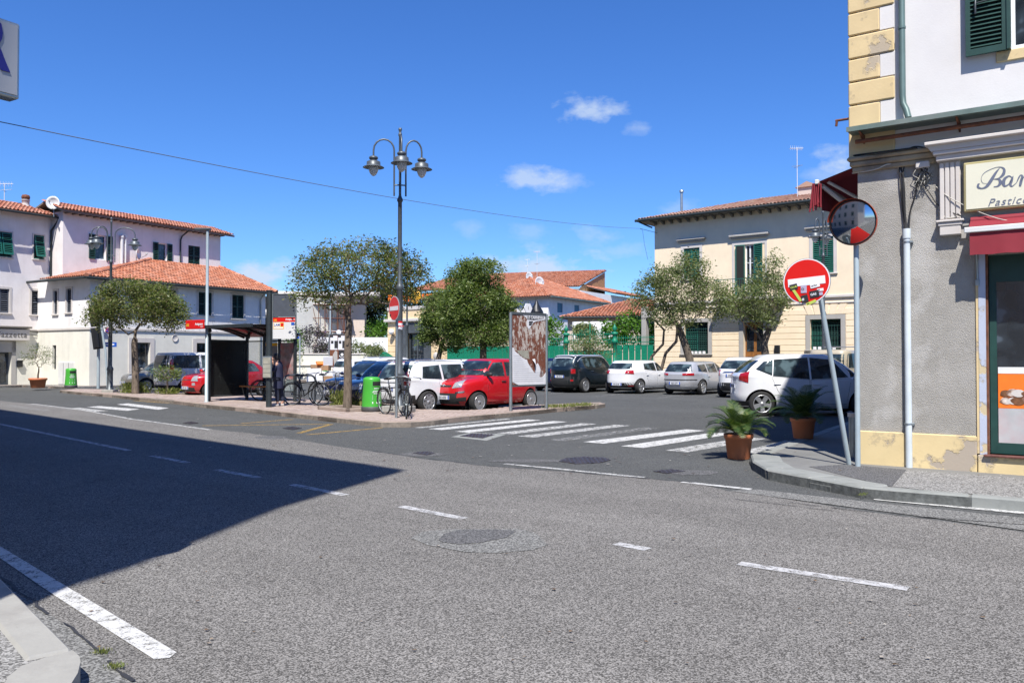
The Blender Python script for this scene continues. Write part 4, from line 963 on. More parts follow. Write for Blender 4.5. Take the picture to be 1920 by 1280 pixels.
MB().box(0,0,0,16,5,8.35).build('wall', M['wall_white'], t); MB().box(6.5,-.03,5.4,7.6,.02,6.9).build('shutter', M['wall_beige'], t); roof_plane(t, [(7,-.7,8.5),(16.5,-.7,8.5),(16.5,4,9.7),(7,4,9.7)], M['tile2'], .25, .38, .11)
FH4 = Frame(P(1052, 660, 61), (.93, -.30)); FH4.O.z = 0
t = thing('low_house', 'low beige house with orange hip roof just behind the ornate gate', 'house', FH4.O, FH4.a)
MB().box(.5,0,0,8.5,8,4.5).build('wall', M['wall_beige'], t); roof_plane(t, [(0,-.5,4.5),(9.5,-.5,4.5),(9.5,4.6,6.0),(4.6,4.6,6.0)], M['tile2'], .25, .36, .1); roof_plane(t, [(0,9.5,4.5),(0,-.5,4.5),(4.6,4.6,6.0)], M['tile2'], .25, .36, .1)
MB().tube([(0,-.55,4.46),(9.5,-.55,4.46)], .07, 6).build('gutter', M['iron'], t)
FW = Frame(P(1068, 660, 56.5), (.93, -.30)); FW.O.z = 0
ws = thing('white_awning_sheet', 'white cloth screen behind the ornate gate', 'screen', FW.O, FW.a); MB().box(.2,0,2.9,2.9,.03,4.0).build('cloth', M['wall_bright'], ws); MB().tube([(.25,.02,0),(.25,.02,4)], .03, 5).tube([(2.85,.02,0),(2.85,.02,4)], .03, 5).build('post', M['galv'], ws)
q = P(1006, 600, 70); ck = thing('dark_chimney', 'dark chimney with pointed metal cowl in front of the white house', 'chimney', (q.x, q.y, 0)); zt = P(1006, 600, 70).z
MB().cbox(-.45,-.4,zt-3,.45,.4,zt-.2,.02).build('stack', M['wall_far'], ck); MB().box(-.55,-.5,zt-.2,.55,.5,zt-.1).build('slab', M['trimlight'], ck); MB().lathe([(.35,zt-.1),(.35,zt+.45),(.62,zt+.5),(.55,zt+.75),(.2,zt+1.35),(.12,zt+1.6),(0,zt+1.7)], 8).build('cowl', M['black'], ck)
q = P(1010, 530, 76); dish(q, .55, 'white satellite dish on the white house roof ridge', .7, .45, .7); q = P(991, 519, 90); dish(q, .5, 'smaller satellite dish on the large orange roof', .7, .45, .6)
q = P(1007, 535, 77); antenna(q, 3.2, 'slender television mast above the white house roof', rz=.4, sc_=.7); q = P(989, 520, 91); antenna(q, 2.0, 'short television mast on the large orange roof', rz=.1, sc_=.6)
# ================================================================== LOW WALL, WHITE WALL, SCAFFOLD BUILDING (centre left)
fw0 = P(470, 700, 54.5); FL = Frame(Vector((fw0.x, fw0.y, 0)), (.98, .18)); LW = FL.x(712)
t = thing('low_garden_wall', 'low grey rendered wall with a moulded ledge behind the bins', 'wall', FL.O, FL.a)
MB().box(0,0,0,LW,.3,1.75).build('wall_body', M['wall_cream'], t); MB().cbox(-.03,-.08,1.0,LW,.0,1.1,.02).build('ledge', M['trimlight'], t); MB().cbox(-.05,-.06,1.75,LW+.05,.36,1.84,.02).build('coping', M['trimlight'], t)
pv = MB().slab([off(FL,-14,-2.6), off(FL,22,-2.6), off(FL,22,1), off(FL,-14,1)], -.05, .125).build('rear_pavement', M['smoothcon']); tag(pv, kind='structure'); kerb_run(pv, [off(FL,-14,-2.6), off(FL,22,-2.6)], .15, .135, 1.5, M['kerb'], side=1)
fw1 = P(596, 700, 61); FB = Frame(Vector((fw1.x, fw1.y, 0)), (.98, .15))
t = thing('white_boundary_wall', 'bright white boundary wall below the scaffolded building', 'wall', FB.O, FB.a); LB = FB.x(728)
MB().box(0,0,0,LB,.25,3.05).build('wall_body', M['wall_bright'], t)
for k in range(1, 4): MB().box(LB*k/4-.03,-.012,.1,LB*k/4+.03,.002,3.0).build('panel_joint', M['trimlight'], t)
q = P(706, 700, 60); t = thing('vertical_sign', 'narrow white vertical sign with blue lettering by the boundary wall', 'sign', (q.x, q.y, 0), .2)
MB().cbox(-.22,-.04,.6,.22,.04,3.0,.02).build('board', M['white'], t); text_mesh('lettering', 'VIA BIDE', .36, M['navytext'], t, T_((.13,-.045,.9)) @ UPR @ RZ(R(90)), .004)
q = P(694, 700, 59.6); t = thing('white_gate_pillar', 'white pillar with flat cap beside the vertical sign', 'pillar', (q.x, q.y, 0), .2); MB().cbox(-.35,-.2,0,.25,.2,1.9,.02).build('shaft', M['wall_bright'], t); MB().cbox(-.6,-.3,1.9,.35,.3,2.1,.03).build('cap', M['trimlight'], t)
q = P(716, 700, 58); t = thing('recycling_container', 'dark green rounded recycling container behind the parked cars', 'container', (q.x, q.y, 0), .2)
MB().prism([(-1.0,.1),(1.0,.1),(1.0,1.0),(.8,1.6),(.3,1.95),(-.3,2.05),(-1.0,2.05)], -.5, .5).build('body', M['fence'], t); MB().cbox(-.3,-.52,1.1,.3,-.49,1.5,.01).build('slot', M['shade'], t); MB().box(-1.05,-.55,0,1.05,.55,.12).build('base', M['iron'], t)
FSf = Frame(P(520, 700, 68), (.98, .14)); FSf.O.z = 0
t = thing('scaffold_house', 'pale flat roofed building with scaffolding against its shaded front', 'building', FSf.O, FSf.a); WS = FSf.x(683)
HS = FSf.z(640, 556)
MB().box(0,0,0,WS,.2,HS).build('wall', M['wall_beige'], t); MB().box(WS+.001,.0,0,WS+.02,7,HS).build('side_wall', M['wall_beige'], t); MB().cbox(-.6,-1.3,HS,WS+1.3,8,HS+.3,.03).build('roof_slab', M['trimlight'], t)
MB().box(FSf.x(612),-.03,FSf.z(612,590),FSf.x(622),.02,FSf.z(612,570)).build('window', M['shade'], t); MB().cbox(FSf.x(624),-.3,FSf.z(625,606),FSf.x(636),0,FSf.z(625,600),.03).build('air_conditioner', M['trimgrey'], t)
q = FSf.M @ Vector((FSf.x(585,-1.6), -1.6, 0)); sfl = thing('scaffolding', 'rusty tube scaffold in front of the pale flat roofed building', 'scaffold', q, FSf.a)
Ws = FSf.x(656,-1.6)-FSf.x(585,-1.6); nx = 6
for i in range(nx+1):
    for yy in (0, .9): MB().tube([(i*Ws/nx,yy,0),(i*Ws/nx,yy,5.9)], .028, 5).build('standard', M['rust'], sfl)
for k in range(5):
    z = 1.2+k*1.1
    for yy in (0, .9): MB().tube([(-.1,yy,z),(Ws+.1,yy,z)], .028, 5).build('ledger', M['rust'], sfl)
    if k in (2, 4): MB().box(0,.02,z+.03,Ws,.85,z+.08).build('deck_board', M['trimlight'], sfl)
for i in range(0, nx, 2): MB().tube([(i*Ws/nx,0,1.2),((i+1)*Ws/nx,0,3.4)], .022, 5).build('brace', M['rust'], sfl); MB().tube([((i+1)*Ws/nx,0,3.4),(i*Ws/nx,0,5.6)], .022, 5).build('brace', M['rust'], sfl)
# ================================================================== BAR BUILDING (right)
OB = Vector((4.87, 11.6, 0)); FR = Frame(OB, (.812, -.583)); WB, HB = 9.0, 12.4
bb = thing('bar_building', 'corner bar building with grey rough wall, cream quoins and script shop sign at the right', 'building', OB, FR.a)
def bz(px, py, o=0): return FR.px(px, py, o)[1]
def bx(px, o=0): return FR.x(px, o)
def roughwall():
    t = NT('rough_grey_render'); n1 = t.noise(2.0, 7, .7); n2 = t.noise(.8, 4, .6)
    col = t.ramp(n1, [(.3, (.30, .285, .255)), (.55, (.37, .352, .32)), (.75, (.43, .412, .38))])
    f = t.ramp(t.math('ADD', t.math('MULTIPLY', n2, .75), t.math('MULTIPLY', t.noise(3.0, 6, .6), .3)), [(.555, 0), (.60, .7), (.65, 1)])
    col = t.mix(t.math('MULTIPLY', f, .42), col, (.58, .565, .54)); t.base(col); t.b.inputs['Roughness'].default_value = .92; t.b.inputs['Specular IOR Level'].default_value = .15
    v = t.n('TexVoronoi', Scale=90); t.L(t.tc.outputs['Object'], v.inputs['Vector'])
    t.bump(t.math('ADD', t.noise(75, 5, .7), t.math('MULTIPLY', v.outputs['Distance'], .5)), .9, .011); return t.mt
M['rough'] = roughwall()
def peeled(name, c, under, amt, sc=1.6, lo=.53):
    t = NT(name); n = t.math('ADD', t.math('MULTIPLY', t.noise(sc, 8, .62), .8), t.math('MULTIPLY', t.noise(sc*5, 5, .6), .2))
    f = t.ramp(n, [(lo, 0), (lo+.012, 1)]); col = t.mix(t.math('MULTIPLY', f, amt), t.ramp(t.noise(2, 5), [(.3, mul(c, .88)), (.7, mul(c, 1.05))]), under)
    edge = t.ramp(n, [(lo-.03, 0), (lo-.004, 1), (lo+.012, 0)]); col = t.mix(t.math('MULTIPLY', edge, .35), col, mul(under, .55))
    t.base(col); t.b.inputs['Roughness'].default_value = .85; t.bump(t.math('ADD', t.math('MULTIPLY', f, -1.0), t.math('MULTIPLY', t.noise(30), .25)), .5, .012); return t.mt
M['quoin'] = peeled('peeling_cream_quoin', (.66, .51, .28), (.40, .34, .27), .8, 1.5, .60)
M['plinth'] = peeled('peeling_cream_plinth', (.66, .52, .28), (.36, .31, .26), .9, 1.3, .56)
M['bluejamb'] = peeled('peeling_blue_jamb', (.46, .50, .60), (.56, .45, .25), .9, 1.9, .55)
M['upper'] = plaster('white_upper_wall', (.68, .66, .645), (.66, .62, .60), .15)
M['ledgeshade'] = plaster('stained_cornice_plaster', (.40, .33, .22), (.17, .14, .11), .8, .5, 25, 2)
ZG = .11; ZP = .575; ZL = 4.71
dx0, dx1 = bx(1852), bx(1852)+1.25; dz0, dz1 = bz(1860, 851), bz(1870, 476)
o = MB()
wall(o, 0, WB, ZP, 4.28, [(dx0, dz0, dx1-dx0, dz1-dz0)], .3, 0)
o.add([(0,0,0),(0,26,0),(0,26,4.28),(0,0,4.28)], [(3,2,1,0)], 0)
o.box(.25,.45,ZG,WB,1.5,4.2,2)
o.build('lower_wall', [M['rough'], M['upper'], M['shade']], bb)
sx0 = bx(1812)
o = MB(); wx0, wz0 = FR.px(1893, 93); wall(o, 0, WB, 4.28, HB, [(wx0, wz0, 1.0, 1.5)], .16, 0); o.add([(0,0,4.28),(0,26,4.28),(0,26,HB),(0,0,HB)], [(3,2,1,0)], 0); o.add([(0,0,HB),(WB,0,HB),(WB,14,HB),(0,26,HB)], [(0,1,2,3)], 0); o.build('upper_wall', M['upper'], bb)
# plinth pieces
o = MB(); xj = bx(1831); o.cbox(-.02,-.035,ZG-.1,xj-.004,.0,ZP,.012); o.build('plinth', M['plinth'], bb)
MB().cbox(xj+.004,-.05,ZG-.1,WB,.0,dz0-.015,.012).build('plinth', M['plinth'], bb)
MB().cbox(-.03,0,ZG-.1,.0,26,ZP,.012).build('plinth', M['plinth'], bb)
MB().box(xj,-.02,dz0,bx(1836),.0,dz1).build('jamb_edge', M['quoin'], bb); MB().box(bx(1836),-.026,dz0-.01,dx0-.015,.0,dz1+.05).build('door_jamb', M['bluejamb'], bb)
MB().box(dx0-.014,-.02,dz0,dx0+.012,.02,dz1).build('jamb_trim', M['rust'], bb)
MB().cbox(dx0-.05,-.1,dz0-.03,dx1+.3,.25,dz0+.0,.008).build('door_step', simple('red_brown_marble', (.13,.05,.04), .4, 0, .3, 15), bb)
dr = MB(); fw_ = .09; W_ = dx1-dx0; H_ = dz1-dz0
dr.box(dx0+.012,.14,dz0,dx0+fw_,.2,dz1); dr.box(dx1-fw_,.14,dz0,dx1,.2,dz1); dr.box(dx0+fw_,.14,dz0,dx1-fw_,.2,dz0+.14); dr.box(dx0+fw_,.14,dz1-.35,dx1-fw_,.2,dz1)
dr = dr.build('door', M['darkgreen'], bb)
MB().box(dx0+fw_-.01,.16,dz0+.13,dx1-fw_+.01,.17,dz1-.34).build('pane', M['glass'], dr)
pz = lambda py: bz(1890, py, .15)
MB().box(dx0+fw_+.01,.146,pz(765),dx1-fw_-.01,.152,pz(695)).build('advert_poster', M['orange'], dr)
MB().box(dx0+fw_+.01,.143,pz(700),dx1-fw_-.01,.15,pz(688)).build('poster_edge', M['frame'], dr)
t = NT('pastry_photo'); v = t.n('TexVoronoi', Scale=13); t.L(t.tc.outputs['Object'], v.inputs['Vector']); t.base(t.ramp(v.outputs['Distance'], [(.1, (.72,.66,.60)), (.45, (.5,.40,.33)), (.6, (.22,.12,.08))])); M['pastry'] = t.mt; M['card0'] = simple('chocolate_print', (.16,.07,.03), .5, 0, .4, 20)
cx = dx0+.34; czz = pz(742)
for k in range(9):
    ax_ = cx-.16+.08*(k%5)+random.uniform(-.02,.02); az_ = czz-.05+.09*(k//5)+random.uniform(-.02,.02); rr_ = random.uniform(.045,.07); y_ = .1418-.0008*k
    MB().prism([(ax_+rr_*1.25*math.cos(a*.42)*(1+.1*math.sin(a*1.7+k)), az_+rr_*.8*math.sin(a*.42)) for a in range(15)], y_-.0006, y_).build('pastry_picture', (M['pastry'], M['trimlight'], M['card0'])[k % 3], dr)
M['frost'] = simple('frosted_film', (.42,.44,.44), .5, 0, .18, 3, dirt=(.5,.33,.34), dscale=2, damt=.6)
MB().box(dx0+fw_+.01,.146,pz(834),dx1-fw_-.01,.152,pz(765)-.003).build('frosted_film', M['frost'], dr)
# quoins
def bq(z, h, wide):
    w_ = .495 if wide else .307
    o = MB(); o.cbox(-.11,-.04,z+.006,w_,.0,z+h-.014,.014); o.build('quoin', M['quoin'], bb)
    if wide: MB().cbox(-.11,0,z+.006,.0,.62 if wide else .44,z+h-.014,.014).build('quoin', M['quoin'], bb)
    else: MB().cbox(-.11,0,z+.006,0,.44,z+h-.014,.014).build('quoin', M['quoin'], bb)
    if not wide: MB().cbox(.309,-.022,z+.004,.497,0,z+h-.004,.004).build('quoin_filler', M['upper'], bb)
zq = 4.28+.02; ys = [28, 69, 114, 157, 199, 243]; zz_ = [FR.px(1592, y)[1] for y in ys]
hq = (zz_[0]-zz_[-1])/5; z = zz_[-1]; k = 0
bq(zz_[-1]-hq-.1, hq+.08, True)
while z < HB-hq: bq(z, hq, k % 2 == 1); z += hq; k += 1
# stained string course below the canopy
o = MB(); o.cbox(-.09,-.09,4.26,sx0-.33,.0,4.34,.02); o.cbox(-.06,-.06,4.19,sx0-.33,.0,4.258,.012); o.cbox(-.12,-.12,4.341,sx0-.33,.0,4.40,.02); o.build('string_course', M['ledgeshade'], bb)
o = MB(); o.cbox(-.09,0,4.26,.0,26,4.34,.02); o.cbox(-.12,0.0,4.341,.0,26,4.40,.02); o.build('string_course', M['ledgeshade'], bb)
# canopy
cn = MB(); cn.box(-.06,-.36,ZL,WB,.0,ZL+.012); cn.box(-.06,-.372,ZL-.015,WB,-.36,ZL+.05); cn.build('canopy_flashing', M['canopy'], bb)
for k in range(8):
    x = .1+k*1.18; o = MB(); o.prism([(0,0),(.33,0),(0,-.13)], -.012, .012, 0, T_((x,0,ZL-.02)) @ RZ(R(-90))); o.build('canopy_bracket', M['rust'], bb)
MB().tube([(.02,-.20,ZL-.13),(WB,-.20,ZL-.10)], .03, 8).build('rusty_bar', M['rust'], bb)
MB().tube([(-.3,0.02,4.98),(-.04,.02,4.98)], .018, 6).tube([(-.28,.02,4.98),(-.29,.02,4.9)], .018, 6).build('iron_hook', M['rust'], bb)
# rain pipe
xp = bx(1699); pipe(bb, [(xp,-.09,HB),(xp,-.09,5.15),(xp+.01,-.1,5.03),(xp+.05,-.12,4.94),(xp+.08,-.14,4.82)], .042, M['pipegreen'], n=12)
for z in (6.06, 7.7, 9.5): MB().tube([(xp,-.09,z),(xp,-.09,z+.03)], .05, 12).build('pipe_clip', M['pipegreen'], bb)
# lower white pipe
xw = bx(1702, -.06); ztop = bz(1702, 430, -.08)
pipe(bb, [(xw+.005,-.06,ZG+.0),(xw,-.06,ztop)], .043, M['pipewhite'], 'cable_duct', 14); MB().tube([(xw,-.06,ztop-.12),(xw,-.06,ztop+.01)], .052, 14).build('duct_collar', M['pipewhite'], bb)
for z in (bz(1702, 456), bz(1702, 795)): MB().tube([(xw,-.06,z),(xw,-.06,z+.022)], .05, 12).cbox(xw+.04,-.08,z-.005,xw+.075,-.0,z+.025,.004).build('pipe_clip', M['galv'], bb)
def wire(pts, r, m, name, n=5):
    cs = []; P_ = [Vector(p) for p in pts]; P_ = [P_[0]] + P_ + [P_[-1]]
    for i in range(1, len(P_)-2):
        for k in range(6):
            t = k/6; a, b, c, d = P_[i-1:i+3]
            cs.append(.5*((2*b)+(-a+c)*t+(2*a-5*b+4*c-d)*t*t+(-a+3*b-3*c+d)*t**3))
    cs.append(P_[-2]); return MB().tube(cs, r, n).build(name, m, bb)
def fpt(px, py, o=-.03): x, z = FR.px(px, py, o); return (x, o, z)
wire([fpt(1700,428,-.05), fpt(1697,400), fpt(1695,350,-.04), fpt(1690,320), fpt(1680,308), fpt(1640,312), fpt(1600,300)], .012, M['blackcable'], 'wall_cable')
wire([fpt(1698,428,-.06), fpt(1692,390), fpt(1689,345,-.05), fpt(1686,315), fpt(1682,290), fpt(1670,283), fpt(1600,298)], .010, M['blackcable'], 'wall_cable')
wire([fpt(1704,428,-.05), fpt(1707,395), fpt(1716,365,-.04), fpt(1722,330)], .011, M['blackcable'], 'wall_cable')
wire([fpt(1697,420,-.05), fpt(1693,350,-.06), fpt(1695,312), fpt(1700,285), fpt(1715,275), fpt(1740,278)], .009, M['blackcable'], 'wall_cable')
wire([fpt(1598,325), fpt(1640,318,-.06), fpt(1665,308,-.06), fpt(1682,312), fpt(1690,325)], .009, M['whitecable'], 'wall_cable')
wire([fpt(1600,292), fpt(1640,287,-.14), fpt(1680,282,-.14), fpt(1720,277,-.14)], .014, M['blackcable'], 'wall_cable')
wire([fpt(1724,335), fpt(1745,365), fpt(1760,385), fpt(1800,405,-.14), fpt(1795,400,-.14)], .006, M['blackcable'], 'wall_cable')
wire([fpt(1755,350), fpt(1780,370,-.12), fpt(1830,395,-.14), fpt(1880,412,-.2), fpt(1925,416,-.2)], .006, M['whitecable'], 'wall_cable')
wire([fpt(1761,320), fpt(1762,380), fpt(1760,395), fpt(1775,408,-.1), fpt(1795,406,-.1)], .008, M['whitecable'], 'wall_cable')
jx, jz = FR.px(1730, 309, -.05); jb = MB().cbox(jx-.085,-.09,jz-.045,jx+.085,-.0,jz+.04,.012).build('junction_box', M['trimlight'], bb)
for k in range(9):
    a = jx-.07+k*.017; pts = [(a,-.06,jz-.04)]
    for q in range(5): pts.append((a+random.uniform(-.05,.06), -.06-random.uniform(0,.03), jz-.08-q*.05+random.uniform(-.02,.02)))
    pts.append((a+random.uniform(-.03,.05), -.06, jz-.12)); wire(pts, .0045, M['blackcable'] if k % 3 else M['whitecable'], 'loose_wire', 4)
# portal: pilaster, entablature
px0, px1 = bx(1764,-.1), bx(1804,-.1); zt0, zt1 = bz(1780, 412,-.1), bz(1780, 300,-.1)
o = MB(); o.box(px0,-.08,zt0,px1,.0,zt1); wv = (px1-px0)/4
for k in range(4): o.cbox(px0+k*wv+.006,-.105,zt0+.01,px0+(k+1)*wv-.006,-.075,zt1-.03,.006)
o.build('pilaster', M['trimlight'], bb)
o = MB(); o.cbox(px0-.04,-.14,zt0-.03,px1+.04,.0,zt0,.008); o.cbox(px0-.02,-.12,zt0-.08,px1+.02,.0,zt0-.031,.01); o.cbox(px0+.0,-.11,zt0-.2,px1-.0,.0,zt0-.081,.008); o.build('pilaster_corbel', M['trimlight'], bb)
o = MB(); o.cbox(px0-.03,-.12,zt1,px1+.02,.0,zt1+.06,.012); o.cbox(px0-.01,-.1,zt1+.061,px1+.0,.0,zt1+.12,.01); o.build('pilaster_cap', M['trimlight'], bb)
ea, eb = bz(1745, 289,-.2), bz(1735, 270,-.24)
o = MB(); o.cbox(px0-.06,-.20,ea-.02,WB,.0,ea+.03,.008); o.cbox(px0-.03,-.16,ea-.1,WB,.0,ea-.021,.01); o.prism([(px0-.08,ea+.031),(px0-.13,eb-.03),(WB,eb-.03),(WB,ea+.031)], -.21, 0); o.cbox(px0-.15,-.27,eb-.03,WB,.0,eb+.015,.008); o.build('entablature', M['trimlight'], bb)
MB().box(px1,-.05,zt0-.25,WB,.0,ea-.1).build('frieze', M['trimgrey'], bb)
MB().cbox(px1+.0,-.075,zt0-.1,WB,-.05,zt0-.04,.01).build('frieze_moulding', M['trimgrey'], bb)
# sign board
gx, gz1 = FR.px(1806, 306,-.16); gz0 = FR.px(1806, 398,-.16)[1]; M['signcream'] = simple('cream_sign_face', (.70,.68,.54), .35, 0, .03); M['gilt'] = simple('dull_gold_frame', (.38,.33,.16), .5)
sb = thing('shop_sign', 'long cream sign board reading Bar in grey script above the awning', 'sign', FR.M @ Vector((gx, 0, 0)), FR.a)
MB().cbox(0,-.16,gz0,4.6,-.06,gz1,.012).build('frame', M['gilt'], sb); MB().box(.03,-.168,gz0+.03,4.57,-.158,gz1-.03).build('face', M['signcream'], sb)
M['script'] = simple('grey_blue_lettering', (.13,.15,.21), .5)
def stroke(mb, pts, y):
    P_ = [Vector((p[0], p[1], p[2])) for p in pts]; P_ = [2*P_[0]-P_[1]] + P_ + [2*P_[-1]-P_[-2]]; cs = []
    for i in range(1, len(P_)-2):
        for k in range(8):
            t = k/8; a, b, c, d = P_[i-1:i+3]; cs.append(.5*((2*b)+(-a+c)*t+(2*a-5*b+4*c-d)*t*t+(-a+3*b-3*c+d)*t**3))
    cs.append(P_[-2]); vs = []
    for i, c in enumerate(cs):
        t = cs[min(i+1, len(cs)-1)]-cs[max(0, i-1)]; n = Vector((-t.y, t.x)).normalized(); h = max(c.z, .002)/2
        vs += [(c.x+n.x*h, y, c.y+n.y*h), (c.x-n.x*h, y, c.y-n.y*h)]
    mb.add(vs, [(2*i, 2*i+1, 2*i+3, 2*i+2) for i in range(len(cs)-1)])
def zb(px, py, w_):        # coords of the enlarged view -> sign local coords
    X = 1720+px*200/914; Y = 240+py*280/1280; x, z = FR.px(X, Y, -.17); return (x-gx, z, w_*.0016)
letters = [
 [(600,478,3),(560,470,3),(548,430,3),(575,385,4),(640,350,4),(700,335,5),(742,350,14),(738,395,22),(700,430,10),(655,440,4)],
 [(705,345,4),(672,385,16),(632,450,24),(595,500,20),(555,518,10),(522,508,16),(522,485,14),(535,478,6)],
 [(662,438,4),(700,442,14),(712,470,24),(690,498,12),(655,505,5)],
 [(812,425,6),(785,412,10),(750,435,20),(738,470,24),(750,498,14),(785,480,8),(815,430,4)],
 [(822,412,4),(808,450,20),(798,482,18),(812,500,8),(850,470,4)],
 [(850,470,4),(868,430,10),(885,405,8),(900,415,14),(890,455,20),(880,500,16)],
 [(888,455,6),(915,420,6),(945,405,10),(962,420,16)]]
o = MB()
for L_ in letters:
    pts = [zb(*p) for p in L_]; stroke(o, pts, -.172)
o.build('script_lettering', M['script'], sb)
x_, z_ = zb(600, 672, 1)[:2]; text_mesh('small_lettering', 'Pasticceria', .135, M['script'], sb, T_((x_, -.172, z_)) @ UPR, .001, .35, 1.15)
# awning
az1, az0 = bz(1811, 426,-.3), bz(1811, 437,-.3); ax = bx(1816,-.3)
aw = thing('front_awning', 'rolled maroon awning with white bar above the bar door', 'awning', FR.M @ Vector((ax, 0, 0)), FR.a)
MB().cbox(-.03,-.36,az0-.005,5,-.30,az1-.01,.008).build('front_bar', M['alu'], aw)
o = MB(); o.add([(.02,-.10,az1+.12),(5,-.10,az1+.12),(5,-.31,az1-.0),(.02,-.31,az1-.0)], [(0,1,2,3)]); o.tube([(.02,-.1,az1+.1),(5,-.1,az1+.1)], .05, 10); o.build('rolled_cloth', M['maroon'], aw)
o = MB(); zv0 = bz(1824, 478,-.33); N = 60
vs = []; 
for i in range(N+1):
    x = .03+4.9*i/N; wv_ = .006*math.sin(i*.9)+.004*math.sin(i*2.3)
    for j in range(5): t = j/4; vs.append((x, -.33+wv_*t*1.5, az0+(zv0-az0)*t+ (.004*math.sin(i*1.7) if j == 4 else 0)))
o.add(vs, [(i*5+j, (i+1)*5+j, (i+1)*5+j+1, i*5+j+1) for i in range(N) for j in range(4)], 0, True); o.build('valance', M['maroon'], aw)
MB().tube([(.06,-.3,az0),(.07,-.04,az0-.12),(.08,-.04,az0-.62)], .016, 6).cbox(.055,-.06,az0-.66,.105,-.0,az0-.58,.006).build('folding_arm', M['galv'], aw)
# top right window with open shutter
ob = glazing(bb, T_((wx0, .1, wz0)), 1.0, 1.5, .06, 1); MB().cbox(wx0-.15,-.03,wz0-.15,wx0+1.2,.0,wz0-.01,.01).build('window_sill', M['quoin'], bb)
xs0 = bx(1817,-.08); ws_ = wx0-xs0-.02
shutter(bb, T_((xs0, -.09, bz(1830, 104,-.09))), ws_, 1.55, M['darkgreen'], .055, mid=False)
MB().box(wx0-.02,-.13,wz0-.02,wx0+.02,-.0,wz0+1.5).build('shutter_edge', M['darkgreen'], bb)
x, z = FR.px(1829, 16, -.12); MB().tube([(x,-.12,z+.1),(x,-.15,z+.02),(x,-.14,z-.08)], .015, 6).tube([(x,-.13,z+.06),(x+.16,-.13,z+.07)], .012, 6).build('shutter_latch', M['iron'], bb)
# side awning, seen from below
sa = thing('side_awning', 'open maroon awning with white folding arm over the side wall of the bar', 'awning', OB, FR.a)
za = 4.33; pj = .62; dropz = .15
o = MB(); o.box(-.02,.3,0,0,6.5,.01,0,T_((0,0,za)) ); 
o = MB(); o.add([(-.05,.25,za+.02),(-.05,6.5,za+.02),(-pj,6.5,za-dropz),(-pj,.25,za-dropz)], [(0,1,2,3)]); o.add([(-.05,.25,za+.01),(-.05,6.5,za+.01),(-pj,6.5,za-dropz-.01),(-pj,.25,za-dropz-.01)], [(3,2,1,0)]); o.build('cloth', M['maroon'], sa)
o = MB(); vs = []; N = 70
for i in range(N+1):
    y = .25+6.25*i/N
    for j in range(5): t = j/4; vs.append((-pj-.01+.03*t*math.sin(i*1.1), y, za-dropz-.02-.34*t))
o.add(vs, [(i*5+j, (i+1)*5+j, (i+1)*5+j+1, i*5+j+1) for i in range(N) for j in range(4)], 0, True); o.build('valance', M['maroon'], sa)
o = MB(); 
for k in range(14): y = .22+random.uniform(-.01,.1); x = -pj+random.uniform(-.06,.05); o.tube([(x,y,za-dropz-.02),(x+random.uniform(-.06,.03),y,za-dropz-.3-random.uniform(0,.14))], .012, 4)
o.build('frayed_end', M['maroon'], sa)
MB().cbox(-pj-.03,.2,za-dropz-.04,-pj+.03,6.5,za-dropz+.03,.01).build('front_bar', M['alu'], sa)
MB().tube([(-pj+.02,.42,za-dropz-.03),(-.38,.75,za-dropz-.25),(-.02,1.1,za-dropz-.62)], .035, 8).build('folding_arm', M['alu'], sa); MB().tube([(-pj+.1,.42,za-dropz+.02),(-.03,.9,za-.45)], .025, 6).build('brace_arm', M['alu'], sa)
# ================================================================== BUILDING BEHIND THE CAMERA (casts the big shadow, seen in the mirror)
TIP = Vector((-1.52, 11.75)); HC = 14.5; LL = HC/math.tan(SUN_EL)
cc = Vector((TIP.x - SUN_DX*LL, TIP.y - LL)); e_c = Vector((.72, -.69)).normalized()
p_a = cc - e_c*0; 
FC2 = Frame((cc.x, cc.y, 0), (.72, -.69)); 
near = thing('near_building', 'tall plastered building beside the camera that throws the large shadow on the road', 'building', (cc.x, cc.y, 0), math.atan2(.69, -.72))
# local x runs away along the street, local y = out of the street is negative -> use own mesh in world offsets
inv = near.matrix_basis.inverted() if False else Matrix.Rotation(-math.atan2(.69, -.72), 4, 'Z')
def wl(v): return inv @ Vector((v[0]-cc.x, v[1]-cc.y, v[2] if len(v) > 2 else 0))
far = cc + Vector((-.72, .69)).normalized()*60; sd_ = cc + Vector((-.23, -.97)).normalized()*14
nf = Vector((.69, .72)).normalized()
sh_ = Vector((-SUN_DX*LL, -LL))
wc = Vector((-2.78, 11.6)) + sh_; dS = Vector((-.72, .69)).normalized()
MB().slab([wl(p) for p in (wc, wc+dS*60, wc+dS*60-nf*14, wc+Vector((-.3,-.95))*14)], 0, HC-.3).build('wall', M['wall_beige'], near)
MB().slab([wl(p) for p in (Vector((-1.52,11.75))+sh_, Vector((-1.52,11.75))+sh_+dS*61, wc+dS*60-nf*15, wc+Vector((-.2,-.95))*14, Vector((-2.85,6.6))+sh_, Vector((-2.43,9.0))+sh_)], HC-.3, HC).build('eave_slab', M['eave'], near)
cc0 = cc; 
wmesh = MB().box(0,-.03,0,1.0,.03,1.7).mesh('window', M['darkgreen']); k = 0
for fl in range(4):
    for q in range(14):
        p = wc + dS*(1.5+q*3.0) + nf*.0; l = wl((p.x, p.y, 1.0+fl*3.5)); ob = inst(wmesh, 'window', near); ob.location = l; ob.rotation_euler = (0, 0, 0)
for z in (4.0,): 
    ob = MB().box(0,-.12,z,58,.12,z+.2).build('string_course', M['trimlight'], near); ob.location = wl((wc.x, wc.y, 0))
